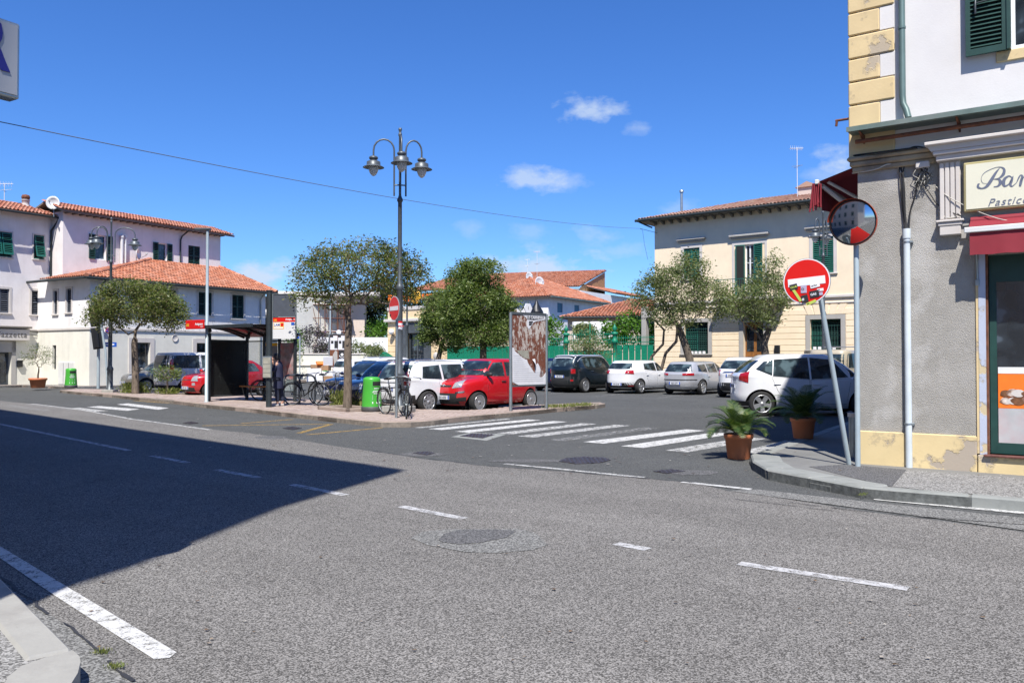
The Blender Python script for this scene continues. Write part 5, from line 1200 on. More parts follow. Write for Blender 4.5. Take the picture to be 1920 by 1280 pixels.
# sign on brackets
q0 = Vector((-2.84, 4.74)); dsg = Vector((.523, .853)).normalized(); z0_, z1_ = P(20, 187, 4.74).z, P(32, 46, 4.74).z
sg = thing('projecting_sign', 'projecting white light box sign with a large navy letter R at the upper left edge', 'sign', (q0.x, q0.y, 0), math.atan2(dsg.y, dsg.x))
MB().cbox(-1.08,.0,z0_,0,.1,z1_,.008).build('casing', M['galv'], sg); MB().box(-1.06,-.008,z0_+.018,-.018,.0,z1_-.018).build('face', M['signshaded'], sg)
hgt = z1_-z0_
text_mesh('lettering', 'BAR', hgt*.93, M['navytext'], sg, T_((-.075, -.012, z0_+hgt*.34)) @ UPR @ Matrix.Scale(.66, 4, (1,0,0)), .003, 0, 1.0, 'RIGHT', .012)
MB().tube([(-.9,.05,z1_+.02),(-1.35,.05,z1_+.02)], .02, 6).tube([(-.9,.05,z0_-.02),(-1.35,.05,z0_-.02)], .02, 6).build('bracket', M['iron'], sg)
# ================================================================== STREET FURNITURE
lan_h = None
def lantern_mesh(parent, M_):
    o = MB(); o.lathe([(.02,.30),(.09,.30),(.125,.27),(.125,.22),(.09,.19),(.09,.17),(.13,.155),(.19,.12),(.195,.02),(.205,.0),(.295,-.05),(.30,-.06),(.2,-.03),(.12,-.02)], 20, 0, M_); sh = o.build('lantern', M['irongrey'], parent)
    MB().lathe([(.135,-.02),(.14,-.09),(.125,-.18),(.085,-.27),(.03,-.325),(0,-.335)], 16, 0, M_).build('bowl', M['bowl'], sh)
def lamp_post(loc, label, angs, rz=0, scale=None, H=7.75, group='three armed street lamps of the square'):
    t = thing('street_lamp', label, 'street lamp', loc, rz, group, scale)
    MB().lathe([(.19,0),(.19,.08),(.15,.12),(.15,.2),(.125,.22),(.12,.95),(.14,.98),(.14,1.05),(.085,1.15),(.08,3.3),(.115,3.34),(.09,3.42),(.058,3.5),(.055,5.7),(.08,5.73),(.08,5.78),(.05,5.84),(.035,5.9),(.035,H-.25),(.05,H-.22),(.05,H-.18),(.035,H-.15),(.035,H-.1),(.05,H-.07),(.045,H-.02),(0,H)], 14).build('post', M['irongrey'], t)
    MB().cbox(-.26,-.26,-.02,.26,.26,.12,.02).build('stone_base', M['kerblight'], t)
    for a, hh_, rr_ in angs:
        Ma = RZ(a); pts = [(.05,0,5.45+hh_*.2),(.16,0,5.75+hh_),(.16,0,6.85+hh_)]
        for k in range(9): an = math.pi*(1-k/8); pts.append((.16+(rr_-.16)/2+(rr_-.16)/2*math.cos(an), 0, 7.0+hh_+.30*math.sin(an)))
        pts.append((rr_,0,6.82+hh_)); zl_ = 6.27+hh_
        MB().tube([Ma @ Vector(p) for p in pts[1:]], .024, 8).tube([Ma @ Vector((0,0,6.05+hh_)), Ma @ Vector((.17,0,6.05+hh_))], .02, 6).build('arm', M['irongrey'], t)
        lantern_mesh(t, Ma @ T_((rr_,0,6.57+hh_)) @ Matrix.Diagonal((.97,.97,.86,1)))
    return t
bs = G(749, 771, .12)
lp1 = lamp_post(bs, 'tall grey street lamp with three lanterns on curved arms in the middle of the square', [(R(184), .12, .72), (R(18), .12, .60), (R(-78), .12, .55)])
o = MB(); Zs = [(2.15, 2.33), (1.9, 2.12)]
MB().lathe([(.0825,2.18),(.0825,2.45)], 14).build('sticker', M['white'], lp1); MB().lathe([(.084,2.40),(.084,2.45)], 14).build('sticker_band', M['red'], lp1); MB().lathe([(.0835,1.48),(.0835,1.66)], 14).build('sticker', M['white'], lp1)
text_mesh('sticker_text', 'VENDO', .055, M['red'], lp1, T_((-.07,-.088,2.3)) @ UPR, .001, bold=.002); text_mesh('sticker_text', '0586', .045, M['navytext'], lp1, T_((-.05,-.088,2.22)) @ UPR, .001, bold=.001)
q = G(206, 735, .12); lamp_post(q, 'three lantern street lamp at the far left beside the small tree', [(R(195), 0, .8), (R(8), 0, 1.0), (R(-130), 0, .62)], scale=.95)
q = P(1545, 669, 34); lamp_post((q.x, q.y, .0), 'street lamp partly behind the leaning no entry sign and the convex mirror', [(R(190), 0, .36), (R(5), 0, .9), (R(60), 0, .7)])
q = P(763, 669, 48.8); lamp_post((q.x, q.y, .1), 'distant street lamp behind the big central tree', [(R(180), 0, .7), (R(0), 0, .7), (R(90), 0, .7)])
def disc_sign(t, M_, r, tilt=0):
    MB().lathe([(0,.006),(r*1.0,.006),(r*1.0,-.006),(0,-.006)], 36, 0, M_ @ RX(R(90)), sm=False).build('sign_plate', M['galv'], t)
    MB().lathe([(0,.009),(r*.985,.009)], 36, 0, M_ @ RX(R(90)), sm=False).build('sign_border', M['white'], t)
    MB().lathe([(0,.012),(r*.94,.012)], 36, 0, M_ @ RX(R(90)), sm=False).build('red_face', M['red'], t)
    MB().box(-r*.78,-.016,-r*.17,r*.78,-.0125,r*.17,0,M_ @ RY(-tilt)).build('white_bar', M['white'], t)
b1 = G(743, 783, .12)
ns = thing('no_entry_sign', 'upright round no entry sign directly in front of the tall central street lamp', 'road sign', b1)
MB().tube([(0,0,0),(.01,0,2.75)], .035, 12).build('post', M['galv'], ns); top = P(740, 578, b1.y-.06); disc_sign(ns, T_((top.x-b1.x-.005, -.06, top.z-.12)) @ RZ(R(-57)), .30)
MB().lathe([(0,.0),(.035,.0)], 10, 0, T_((top.x-b1.x-.09, -.06, top.z-.12-.17)) @ RZ(R(-57)) @ RX(R(90)) @ T_((0,0,.017))).build('sticker', M['blacktext'], ns)
b2 = Vector((4.66, 11.45, .12)); tp = Vector((3.93, 10.93, 0)); r_ = ray(1511, 528); k = tp.y/r_.y; tp = Vector((r_.x*k, tp.y, 1.6+r_.z*k))
ln = thing('leaning_no_entry_sign', 'leaning round no entry sign plastered with stickers beside the convex mirror', 'road sign', b2)
tl = Vector((r_.x*k+.13, 10.98, tp.z+.26)) - b2
MB().tube([(0,0,-.02), tl], .033, 12).build('post', M['galvlight'], ln)
Ms = T_(tp - b2 + Vector((.0,-.03,-.0))) @ RZ(R(-33)) @ RY(R(-4)); disc_sign(ln, Ms, .305, R(-0))
def stick(px, py, w_, h_, rot, m, txt=None, tm=None):
    rr_ = ray(px, py); n = (Ms.to_3x3() @ Vector((0, 1, 0))); p0 = b2 + (Ms @ Vector((0,-.019,0))); C = Vector((0,0,1.6)); kk = (p0-C).dot(n)/rr_.dot(n); loc = Ms.inverted() @ (C+rr_*kk-b2)
    ML = Ms @ T_((loc.x, -.0185-random.uniform(0,.002), loc.z)) @ RY(-rot); MB().box(-w_/2,-.0006,-h_/2,w_/2,.0006,h_/2,0,ML).build('sticker', m, ln)
    if txt: text_mesh('sticker_text', txt, h_*.45, tm or M['blacktext'], ln, ML @ T_((-w_*.42,-.0016,-h_*.16)) @ UPR, .0003, bold=.0012)
M['stk_y'] = simple('lime_sticker', (.45,.55,.10), .5); M['stk_l'] = simple('lilac_sticker', (.42,.38,.50), .5)
stick(1488,538,.10,.075,R(8),M['blacktext'],'CLUB',M['stk_y']); stick(1507,542,.075,.10,R(-3),M['stk_l'],'O',M['blacktext']); stick(1528,535,.12,.055,R(8),M['white'],'ULTRA'); stick(1538,543,.08,.035,R(0),M['white'],'1915'); stick(1536,551,.09,.04,R(5),M['stk_l'],'RM')
stick(1527,551,.12,.09,R(5),M['blacktext'],'GAS',M['white']); stick(1509,560,.085,.10,R(8),M['blacktext'],'#',M['white']); stick(1494,553,.035,.2,R(-28)*-1+R(0),M['stk_y']); stick(1521,567,.13,.035,R(18),M['stk_y'],'SBK')
# convex mirror
bm_ = Vector((4.92, 11.27, .12)); cm_ = P(1596, 418, 11.2)
mr_ = thing('convex_mirror', 'round convex traffic mirror with orange hood on a grey pole at the wall corner', 'traffic mirror', (P(1608.5, 868, 11.27).x, 11.27, .10)); bm_ = mr_.location.copy()
MB().tube([(0,0,0),(0,0,cm_.z-.2),(-.02,.03,cm_.z)], .036, 14).build('post', M['galvlight'], mr_)
Mm = T_(cm_ - bm_ + Vector((-.0,-.05,0))) @ RZ(R(-37)) @ RX(R(90+8))
Rm = .295; sp = .85
prof = [(Rm*math.sin(i*.355/.355*math.pi/2*0+ i/14*math.asin(Rm/sp))/math.sin(math.asin(Rm/sp)) if 0 else sp*math.sin(i/14*math.asin(Rm/sp)), sp*math.cos(i/14*math.asin(Rm/sp))-sp*math.cos(math.asin(Rm/sp))) for i in range(15)]
t = NT('mirror'); t.base((.55,.58,.60)); t.b.inputs['Metallic'].default_value = 1; t.b.inputs['Roughness'].default_value = .09; M['mirror'] = t.mt
MB().lathe(prof, 48, 0, Mm).build('mirror_face', M['mirror'], mr_)
M['mirrorshell'] = simple('orange_red_shell', (.45,.07,.03), .45, 0, .2, coat=.3)
MB().lathe([(Rm*1.0,-.0),(Rm*1.04,.015),(Rm*1.06,-.02),(Rm*1.0,-.08),(Rm*.5,-.1),(0,-.1)], 48, 0, Mm).build('shell', M['mirrorshell'], mr_)
MB().lathe([(Rm*.985,.012),(Rm*1.035,.018),(Rm*1.035,.0)], 48, 0, Mm).build('rubber_edge', M['black'], mr_)
MB().lathe([(Rm*1.05,-.02),(Rm*1.08,.04),(Rm*1.085,.06)], 30, 0, Mm, True, R(5), R(175)).build('hood', M['mirrorshell'], mr_)
st_ = MB(); vs = []
for i in range(9):
    a = R(-98)+R(58)*i/8
    for j in range(6): rr_ = Rm*(.42+.53*j/5) if 0 else Rm*(.30+.66*j/5) ; vs.append(Mm @ Vector((rr_*math.cos(a), rr_*math.sin(a), math.sqrt(sp*sp-rr_*rr_)-sp*math.cos(math.asin(Rm/sp))+.002)))
st_.add(vs, [(i*6+j, (i+1)*6+j, (i+1)*6+j+1, i*6+j+1) for i in range(8) for j in range(5)], 0, True); st_.build('red_sticker', M['red'], mr_)
# thin poles
q = G(387, 753, .12); zt = P(387, 430, q.y).z
t = thing('flat_head_lamp', 'slim pale lamp post with a flat lamp head beside the bus shelter', 'street lamp', q)
MB().tube([(0,0,0),(0,0,.02),(0,0,zt-q.z)], [.09,.055,.045], 12).build('post', M['galvlight'], t); MB().cbox(-.42,-.09,zt-q.z-.03,.1,.09,zt-q.z+.04,.02).build('lamp_head', M['irongrey'], t)
q = P(619, 700, 53); zt = P(619, 553, 53).z
t = thing('floodlight_pole', 'thin pole with a white floodlight in front of the scaffolded building', 'pole', (q.x, q.y, .1)); MB().tube([(0,0,0),(0,0,zt)], [.06,.05], 10).build('post', M['galvlight'], t); MB().cbox(-.25,-.25,zt-.05,.35,.1,zt+.12,.03).build('floodlight', M['alu'], t)
q = P(562, 700, 47); zt = P(562, 634, 47).z
t = thing('bus_stop_flag', 'thin pole with a small blue and white flag sign behind the shelter', 'sign', (q.x, q.y, .0)); MB().tube([(0,0,0),(0,0,zt+.2)], .035, 8).build('post', M['galvlight'], t); MB().cbox(-.34,-.02,zt-.02,-.04,.02,zt+.28,.01).build('flag', M['blue'], t); MB().box(-.3,-.024,zt+.09,-.08,-.02,zt+.19).build('white_stripe', M['white'], t)
# notice boards
def frame_board(a, b, z0, z1, label, name='notice_board', posts=True):
    a = Vector(a); b = Vector(b); d = b-a; L = d.length; t = thing(name, label, 'notice board', (a.x, a.y, .0), math.atan2(d.y, d.x))
    for x in (0, L): MB().tube([(x,0,0),(x,0,z1+.02)], .045, 12).build('post', M['galv'], t)
    MB().box(.02,-.03,z1-.03,L-.02,.03,z1+.04).build('frame_rail', M['irongrey'], t); MB().box(.02,-.025,z0-.05,L-.02,.025,z0).build('frame_rail', M['irongrey'], t)
    return t, L
def rustboard():
    t = NT('rusty_peeled_board'); n = t.noise(5.5, 9, .75, t.coord((2.6, 2.6, 1.0))); n2 = t.noise(1.1, 5)
    col = t.ramp(t.noise(9, 6, .7), [(.3, (.11,.032,.018)), (.6, (.17,.055,.03)), (.8, (.24,.11,.06))])
    f = t.ramp(t.math('ADD', t.math('MULTIPLY', n, .65), t.math('MULTIPLY', n2, .35)), [(.51, 0), (.54, 1)])
    pc = t.ramp(t.noise(14, 5, .7), [(.3, (.36,.30,.25)), (.6, (.52,.47,.43)), (.8, (.45,.50,.55))]); t.base(t.mix(f, col, pc)); t.b.inputs['Roughness'].default_value = .9; t.bump(f, .4, .004); return t.mt
M['rustboard'] = rustboard()
pa, pb = G(957.5, 770, .12), G(1024.5, 766, .12); z1b, z0b = P(957, 587, pa.y).z, P(957, 722, pa.y).z
nb, L = frame_board(pa, pb, z0b, z1b, 'rusty notice board with torn white posters in front of the red car')
MB().box(.05,-.015,z0b,L/2-.004,.015,z1b-.03).build('board_panel', M['rustboard'], nb); MB().box(L/2+.004,-.015,z0b,L-.05,.015,z1b-.03).build('board_panel', M['rustboard'], nb)
FN = Frame(Vector((pa.x, pa.y, 0)), (pb-pa).normalized())
def nbp(lst, y): return [FN.px(px, py, y) for px, py in lst]
M['paper'] = simple('white_poster_paper', (.66,.66,.69), .7, 0, .05, 8); M['papergrey'] = simple('old_grey_paper', (.30,.29,.24), .8, 0, .2, 8)
zz7 = lambda l: [(900+x/5.5625, 560+y/5.5625) for x, y in l]
rag = lambda l: l
MB().prism(nbp(zz7([(337,508),(352,510),(362,545),(400,575),(430,605),(462,628),(490,635),(497,665),(512,690),(520,700),(540,735),(573,778),(577,700),(600,670),(615,690),(632,740),(622,790),(620,815),(640,820),(665,800),(684,770),(684,895),(400,898),(370,885),(340,865)]), -.02), -.024, -.0165).build('torn_poster', M['paper'], nb)
MB().prism(nbp(zz7([(385,538),(508,538),(508,625),(480,622),(440,600),(400,565)]), -.02), -.0195, -.0155).build('old_poster', M['papergrey'], nb)
MB().prism(nbp(zz7([(430,163),(678,180),(678,222),(600,232),(560,245),(530,290),(510,320),(490,290),(490,215),(470,185)]), -.02), -.0235, -.0165).build('torn_poster', M['paper'], nb)
x, z = FN.px(*zz7([(520,215)])[0], -.03); MB().prism(nbp(zz7([(488,178),(668,186),(664,212),(560,222),(492,216)]), -.026), -.0265, -.024).build('printed_panel', M['blacktext'], nb)
xa, za_ = FN.px(*zz7([(494,206)])[0], -.03); text_mesh('poster_text', 'LE CARNEVALE', .105, M['white'], nb, T_((xa, -.0275, za_)) @ UPR, .0005, bold=.003)
for k in range(3): xa, za_ = FN.px(*zz7([(512,246+k*16)])[0], -.03); MB().box(xa,-.0262,za_,xa+.16-k*.03,-.0245,za_+.035).build('printed_line', M['blacktext'], nb)
# curled sheet
o = MB(); c0 = nbp(zz7([(578,625)]), -.05)[0]; vs = []
for i in range(7):
    for j in range(5): u, v = i/6, j/4; vs.append((c0[0]-.10*v*(1-u*.3)+.03*u, -.03-.09*math.sin(u*2.6)*(.3+.7*v), c0[1]-.26*u-.02*v))
o.add(vs, [(i*5+j, (i+1)*5+j, (i+1)*5+j+1, i*5+j+1) for i in range(6) for j in range(4)], 0, True); o.build('curled_paper', M['paper'], nb)
M['printline'] = simple('faint_grey_print', (.42,.42,.44), .7)
for k in range(13):
    xa, za_ = FN.px(*zz7([(345,600+k*22)])[0], -.03); we = .28+.08*min(k, 9)*.5 if k < 6 else .62; MB().box(xa+.02,-.0262,za_,min(xa+we+.55*(k > 7), L-.08),-.0243,za_+.012).build('print_line', M['printline'], nb)
xt, zt_ = FN.px(990, 580, 0); o = MB(); o.lathe([(0,.012),(.155,.012),(.155,-.012),(0,-.012)], 6, 0, T_((xt,0,z1b+.16)) @ RX(R(90)), sm=False); o.build('hexagon_plate', M['white'], nb)
MB().tube([(xt-.3,0,z1b+.02),(xt-.22,0,z1b+.17),(xt-.14,0,z1b+.16)], .012, 5).tube([(xt+.3,0,z1b+.02),(xt+.22,0,z1b+.15),(xt+.14,0,z1b+.16)], .012, 5).build('wire_scroll', M['iron'], nb); text_mesh('plate_number', '1', .13, M['blacktext'], nb, T_((xt-.03,-.014,z1b+.12)) @ UPR, .001)
pa2, pb2 = P(617, 700, 51.5), P(649.5, 700, 51.5); z1c, z0c = P(617, 627, 51.5).z, P(617, 687, 51.5).z
n2, L2 = frame_board(pa2, pb2, z0c, z1c, 'distant notice board with white posters above a rusty lower half')
MB().box(.05,-.015,z0c,L2-.05,.015,z1c-.03).build('board_panel', M['rust'], n2)
zm = (z0c+z1c)/2+.05
for k in range(2):
    xx = .07+k*(L2/2-.05); ps = MB().box(xx,-.022,zm,xx+L2/2-.09,-.016,z1c-.08).build('poster', M['paper'], n2)
    for q, (a, b, c, d) in enumerate([(.05,.42,.2,.62),(.26,.1,.48,.62),(.0,.85,.18,1.0)]): MB().box(xx+a,-.026,zm+b*.9,xx+c,-.0225,zm+d*.9).build('poster_print', M['blacktext'], ps)
ps = MB().box(L2*.55,-.022,z0c+.02,L2-.07,-.016,zm-.03).build('dark_poster', M['blacktext'], n2); MB().lathe([(.0,.0),(.09,.0)], 12, 0, T_((L2*.75,-.024,zm-.3)) @ RX(R(90))).build('poster_face', M['white'], ps)
MB().tube([(L2*.75+.17*math.cos(a), -.03, zm-.33+.17*math.sin(a)) for a in [R(185+k*17) for k in range(11)]], .022, 5).build('poster_ring', M['white'], ps)
MB().prism([(L2*.3,z0c+.1),(L2*.5,z0c+.05),(L2*.47,zm-.1),(L2*.35,zm-.05),(L2*.22,zm-.3)], -.021, -.016).build('bare_patch', M['trimgrey'], n2)
MB().lathe([(0,.012),(.16,.012),(.16,-.012),(0,-.012)], 8, 0, T_((L2*.55,0,z1c+.15)) @ RX(R(90)), sm=False).build('top_plate', M['white'], n2)
# bins
def litter_bin(loc, rz, label, white=True):
    t = thing('litter_bin', label, 'litter bin', loc, rz, 'bright green litter bins')
    MB().lathe([(.265,.0),(.28,.02),(.285,.13),(.27,.14)], 24).build('base', M['bingrey'], t)
    MB().lathe([(.272,.135),(.262,.3),(.245,.55),(.235,.76),(.235,.86),(.225,.90),(.17,.935),(0,.945)], 28).build('body', M['bingreen'], t)
    MB().lathe([(.238,.69),(.2385,.695),(.2385,.81),(.237,.815)], 12, 0, None, True, R(-75), R(-5)).build('opening', M['shade'], t)
    MB().lathe([(.246,.68),(.25,.69),(.243,.695)], 12, 0, None, True, R(-78), R(-2)).build('opening_lip', M['bingreen'], t)
    if white:
        for k, (s_, zz, w_) in enumerate([('RIFIUTI', .615, .045), ('INSERIRE QUI', .55, .033), ('PER UNA CITTA', .515, .033), ('PIU PULITA', .48, .033)]):
            tx = text_mesh('label_text', s_, w_, M['white'], t, None, .0006, 0, 1, 'CENTER', .0015)
            rr_ = .2455+(.6-zz)*.1; a0 = R(-50)
            for v in tx.data.vertices: x, y, zv = v.co; a = a0+x/rr_; v.co = ((rr_+.003+zv)*math.cos(a), (rr_+.003+zv)*math.sin(a), zz+y)
        o = MB()
        for ang in (-75, -50, -28):
            a = R(ang); o.tube([(.262*math.cos(a), .262*math.sin(a), .45-.0), (.268*math.cos(a), .268*math.sin(a), .32)], .003, 4)
            o.cbox(-.014,-.004,.22,.014,.004,.275,.003,0,RZ(a) @ T_((.27,0,0)) @ RZ(R(90)))
        o.build('pictograms', M['white'], t)
    return t
lb = litter_bin(G(697, 771, .12), 0, 'green litter bin with white print in the foreground next to the central tree')
for (px, py, Y, lab) in [(612, 711, 54, 'green litter bin behind the pile of cardboard boxes'), (133, 727, 42.6, 'green litter bin against the corner house on the left')]:
    q = G(px, py, .12); c = copy_tree(lb); c.location = q; c['label'] = lab
# cardboard pile
def carton(loc, rz, d, mat, label, open_=False, rx=0):
    t = thing('cardboard_box', label, 'box', loc, rz, 'boxes dumped by the bin'); t.rotation_euler = (rx, 0, rz); w_, dd, h = d
    MB().cbox(-w_/2,-dd/2,0,w_/2,dd/2,h,.008).build('carton', mat, t); MB().box(-w_/2-.001,-.03,h,w_/2+.001,.03,h+.003).build('tape', M['gilt'], t)
    return t
M['card'] = simple('brown_cardboard', (.34,.20,.11), .8, 0, .1)
q = G(593, 716, .12)
carton((q.x-.05, q.y, .12), .1, (.95,.5,.45), M['white'], 'large white box at the bottom of the pile'); carton((q.x-.1, q.y+.0, .575), .15, (.8,.45,.35), M['white'], 'white box second from the bottom of the pile')
carton((q.x+.75, q.y+.1, .12), -.1, (.6,.45,.35), M['card'], 'brown carton on the ground at the right of the pile'); carton((q.x+.72, q.y+.1, .475), .1, (.7,.4,.28), M['white'], 'white box on the right hand brown carton'); carton((q.x-.05, q.y, .93), .3, (.55,.4,.22), M['card'], 'brown carton on top of the white boxes')
carton((q.x+.5, q.y+.05, .80), -.2, (.6,.4,.3), M['card'], 'brown carton leaning against the pile top'); carton((q.x+.25, q.y, 1.16), .5, (.5,.35,.12), M['orange'], 'flattened orange box tossed on top of the pile', rx=.5); carton((q.x+.7, q.y-.05, 1.1), .2, (.55,.14,.55), M['white'], 'tall white box leaning on the bin', rx=.2)
# overhead cable
Wa = P(1200, 428.5, 47.6); Wb = P(0, 216, 14); Wb = Wb + (Wb-Wa).normalized()*3
t = thing('overhead_cable', 'thin twisted cable sagging across the sky to the cream villa', 'cable', (0,0,0)); pts = [Wb.lerp(Wa, k/40) - Vector((0,0,.42*4*(k/40)*(1-k/40))) for k in range(41)]
MB().tube(pts, .0085, 5).build('cable', M['cable'], t); MB().tube([pts[-1], pts[-1]+Vector((.15,0,-.1)), pts[-1]+Vector((.25,0,-.9)), pts[-1]+Vector((.45,0,-1.8))], .008, 4).build('loose_end', M['iron'], t); MB().tube([Wa, FY.M @ Vector((.2,-.05,8.75))], .012, 4).build('anchor', M['iron'], t)
# left cluster: traffic light backs, parking sign, street name plate
q = G(184, 728, .12); Yt = q.y
t = thing('traffic_light', 'pair of black signal backboards on tilted pale poles at the left house corner', 'traffic light', q)
MB().tube([(0,0,0),(0,0,2.9)], .07, 10).build('post', M['galvlight'], t); MB().tube([(.55,-.2,0),(.42,-.2,1.8),(.2,-.2,3.0)], .05, 8).build('leaning_post', M['galvlight'], t)
for k, (xa, za_) in enumerate([(.0, 3.0), (.12, 1.95)]): MB().cbox(-.22,-.06,0,.22,.05,1.0,.02,0,T_((xa,-.25,za_-.1)) @ RY(R(-8))).build('backboard', M['black'], t); MB().cbox(-.12,-.2,.05,.12,-.06,.95,.03,0,T_((xa+.02,-.25,za_-.1)) @ RY(R(-8))).build('signal_head', M['black'], t)
q = G(203, 727, .12)
t = thing('parking_sign', 'white plate with round no parking sign next to the left street lamp', 'road sign', q)
MB().tube([(0,0,0),(0,0,3.3)], .035, 8).build('post', M['galvlight'], t); zp_ = P(201, 627, q.y).z; MB().cbox(-.2,-.06,zp_-.35,.18,-.04,zp_+.3,.005).build('plate', M['white'], t)
MB().lathe([(0,.0),(.13,.0)], 18, 0, T_((0,-.066,zp_+.08)) @ RX(R(90)) ).build('red_ring', M['red'], t); MB().lathe([(0,.0),(.095,.0)], 18, 0, T_((0,-.071,zp_+.08)) @ RX(R(90))).build('blue_face', M['blue'], t); MB().box(-.1,-.075,-.015,.1,-.072,.015,0,T_((0,0,zp_+.08)) @ RY(R(45))).build('red_slash', M['red'], t)
zp_ = P(208, 651, q.y).z; t2 = MB().cbox(-.2,-.09,zp_-.1,.42,-.07,zp_+.12,.005).build('street_name_plate', M['blue'], t); MB().box(-.15,-.094,zp_-.02,.2,-.091,zp_+.05).build('arrow_strip', M['white'], t2); MB().prism([(.2,zp_-.05),(.34,zp_+.015),(.2,zp_+.08)], -.094, -.091).build('arrow_head', M['white'], t2)
# concrete block at the main lamp
q = G(747, 772, .12); t = thing('concrete_block', 'low concrete block under the bicycles at the foot of the tall lamp', 'block', q, -.3); MB().cbox(-.42,-.18,0,.42,.2,.16,.015).build('slab', M['kerblight'], t)
q = G(1597, 850, .12); t = thing('grey_bollard', 'short grey plastic tube standing behind the leaning sign post', 'bollard', (P(1600, 800, 12.3).x, 12.3, .11)); MB().tube([(0,0,0),(0,0,.62)], .065, 12).build('tube', M['galv'], t); MB().tube([(0,0,.6),(0,0,.66)], .08, 12).build('rim', M['trimlight'], t)
# ================================================================== BUS SHELTER + TOTEM
FSH = Frame(Vector((-9.26, 28.9, .12)), (.812, -.583)); sh = thing('bus_shelter', 'dark bus shelter with curved roof, bench and red name board', 'bus shelter', FSH.O, FSH.a)
for x in (0.0, .95, 1.75, 2.55): MB().cbox(x-.045,-.045,0,x+.045,.045,2.35,.01).build('post', M['iron'], sh)
for y in (-1.5,): MB().tube([(0,y,0),(0,y,2.28)], .06, 12).lathe([(.0,2.28),(.05,2.3),(.08,2.36),(.05,2.42),(0,2.44)], 12, 0, T_((0,y,0))).build('post', M['iron'], sh)
M['darkpane'] = simple('dark_smoked_panel', (.012,.013,.013), .25, 0, .3)
MB().box(-.02,-1.44,.2,.02,-.05,2.0).build('side_panel', M['darkpane'], sh); o = MB(); o.box(-.03,-1.44,.14,.03,-.05,.2); o.box(-.03,-1.44,2.0,.03,-.05,2.06); o.build('panel_frame', M['iron'], sh)
t = NT('clear_glass_pane'); t.base((.5,.6,.6)); t.b.inputs['Alpha'].default_value = .18; t.b.inputs['Roughness'].default_value = .05; M['clear'] = t.mt
for (a, b) in ((.05,.90),(1.0,1.70),(1.8,2.50)): MB().box(a,-.008,.35,b,.008,2.0).build('glass_pane', M['clear'], sh)
for z in (.33, 2.02): MB().box(0,-.025,z-.02,2.55,.025,z+.02).build('rail', M['iron'], sh)
M['poster1'] = simple('grey_timetable_poster', (.22,.23,.25), .5, 0, .2, 5); M['poster2'] = simple('dim_advert_poster', (.25,.20,.2), .5, 0, .6, 4, dirt=(.5,.06,.05), dscale=3, damt=.7)
MB().box(1.05,-.03,.75,1.66,-.012,1.95).build('poster', M['poster1'], sh); MB().box(1.05,-.032,1.85,1.66,-.03,1.95).build('poster_header', M['yellowp'], sh); MB().box(1.84,-.03,.75,2.48,-.012,1.95).build('poster', M['poster2'], sh)
bn = MB(); bn.cbox(.3,-.55,.46,1.5,-.12,.51,.01); bn = bn.build('bench_seat', M['wood'], sh)
for x in (.4, 1.4): MB().tube([(x,-.48,.46),(x,-.42,.2),(x+.08,-.3,.0)], .022, 6).build('bench_leg', M['iron'], bn)
o = MB(); N = 14; vs = []
def roofz(t): return 2.50+.13*math.sin(math.pi*t)-.30*t
for i in range(N+1):
    t = i/N; y = -1.85+1.95*t; vs += [(-.35,y,roofz(t)),(2.75,y,roofz(t)),(-.35,y,roofz(t)-.03),(2.75,y,roofz(t)-.03)]
fs = []
for i in range(N): a = i*4; b = a+4; fs += [(a,a+1,b+1,b),(a+2,b+2,b+3,a+3),(a,b,b+2,a+2),(a+1,a+3,b+3,b+1)]
fs += [(0,2,3,1),(N*4,N*4+1,N*4+3,N*4+2)]; o.add(vs, fs, 0, False); o.build('roof', M['darkpane'], sh)
for x in (-.3, 0.0, .95, 1.75, 2.55): MB().tube([(x,-1.85+1.95*i/N,roofz(i/N)-.06) for i in range(N+1)], .028, 6).build('roof_rib', M['iron'], sh)
MB().box(-.36,-1.9,2.42,2.76,-1.84,2.52).build('front_beam', M['iron'], sh)
rb_ = MB().cbox(-.62,-1.99,2.40,.38,-1.93,2.70,.01).build('name_board', M['red'], sh); text_mesh('board_text', 'Antignano', .105, M['white'], rb_, T_((.36,-1.995,2.53)) @ UPR, .001, 0, 1, 'RIGHT', .003); text_mesh('board_logo', 'ctt', .15, M['yellowp'], rb_, T_((-.58,-1.995,2.50)) @ UPR, .001, bold=.005); text_mesh('board_text', 'nord', .075, M['white'], rb_, T_((.36,-1.995,2.45)) @ UPR, .001, 0, 1, 'RIGHT')
q = G(504, 763, .12); tm_ = thing('bus_stop_totem', 'dark totem pole carrying the LAM route panel and a timetable case', 'bus stop sign', q, R(-10))
zt = P(504, 546, q.y).z-.12; MB().tube([(0,0,0),(0,0,zt)], .085, 14).build('post', M['iron'], tm_); MB().tube([(0,0,zt),(0,0,zt+.03)], .1, 12).build('cap', M['iron'], tm_)
za_, zb_, zc_ = P(530, 551, q.y).z-.12, P(530, 594, q.y).z-.12, P(530, 635, q.y).z-.12
o = MB(); o.box(.10,-.02,zc_-.01,.125,.02,za_); o.box(.825,-.02,zc_-.01,.85,.02,za_); o.box(.12,-.02,za_-.02,.83,.02,za_); o.build('panel_frame', M['galv'], tm_)
MB().box(.13,-.006,zb_,.82,.006,za_-.02).build('upper_pane', M['greyshut'], tm_)
pn = MB().box(.125,-.018,zc_,.825,.018,zb_-.01).build('route_panel', M['signface'], tm_); MB().box(.127,-.022,zb_-.15,.823,-.018,zb_-.03).build('red_header', M['red'], pn); MB().box(.127,-.0215,zb_-.03,.823,-.0185,zb_-.01).build('dark_strip', M['shade'], pn)
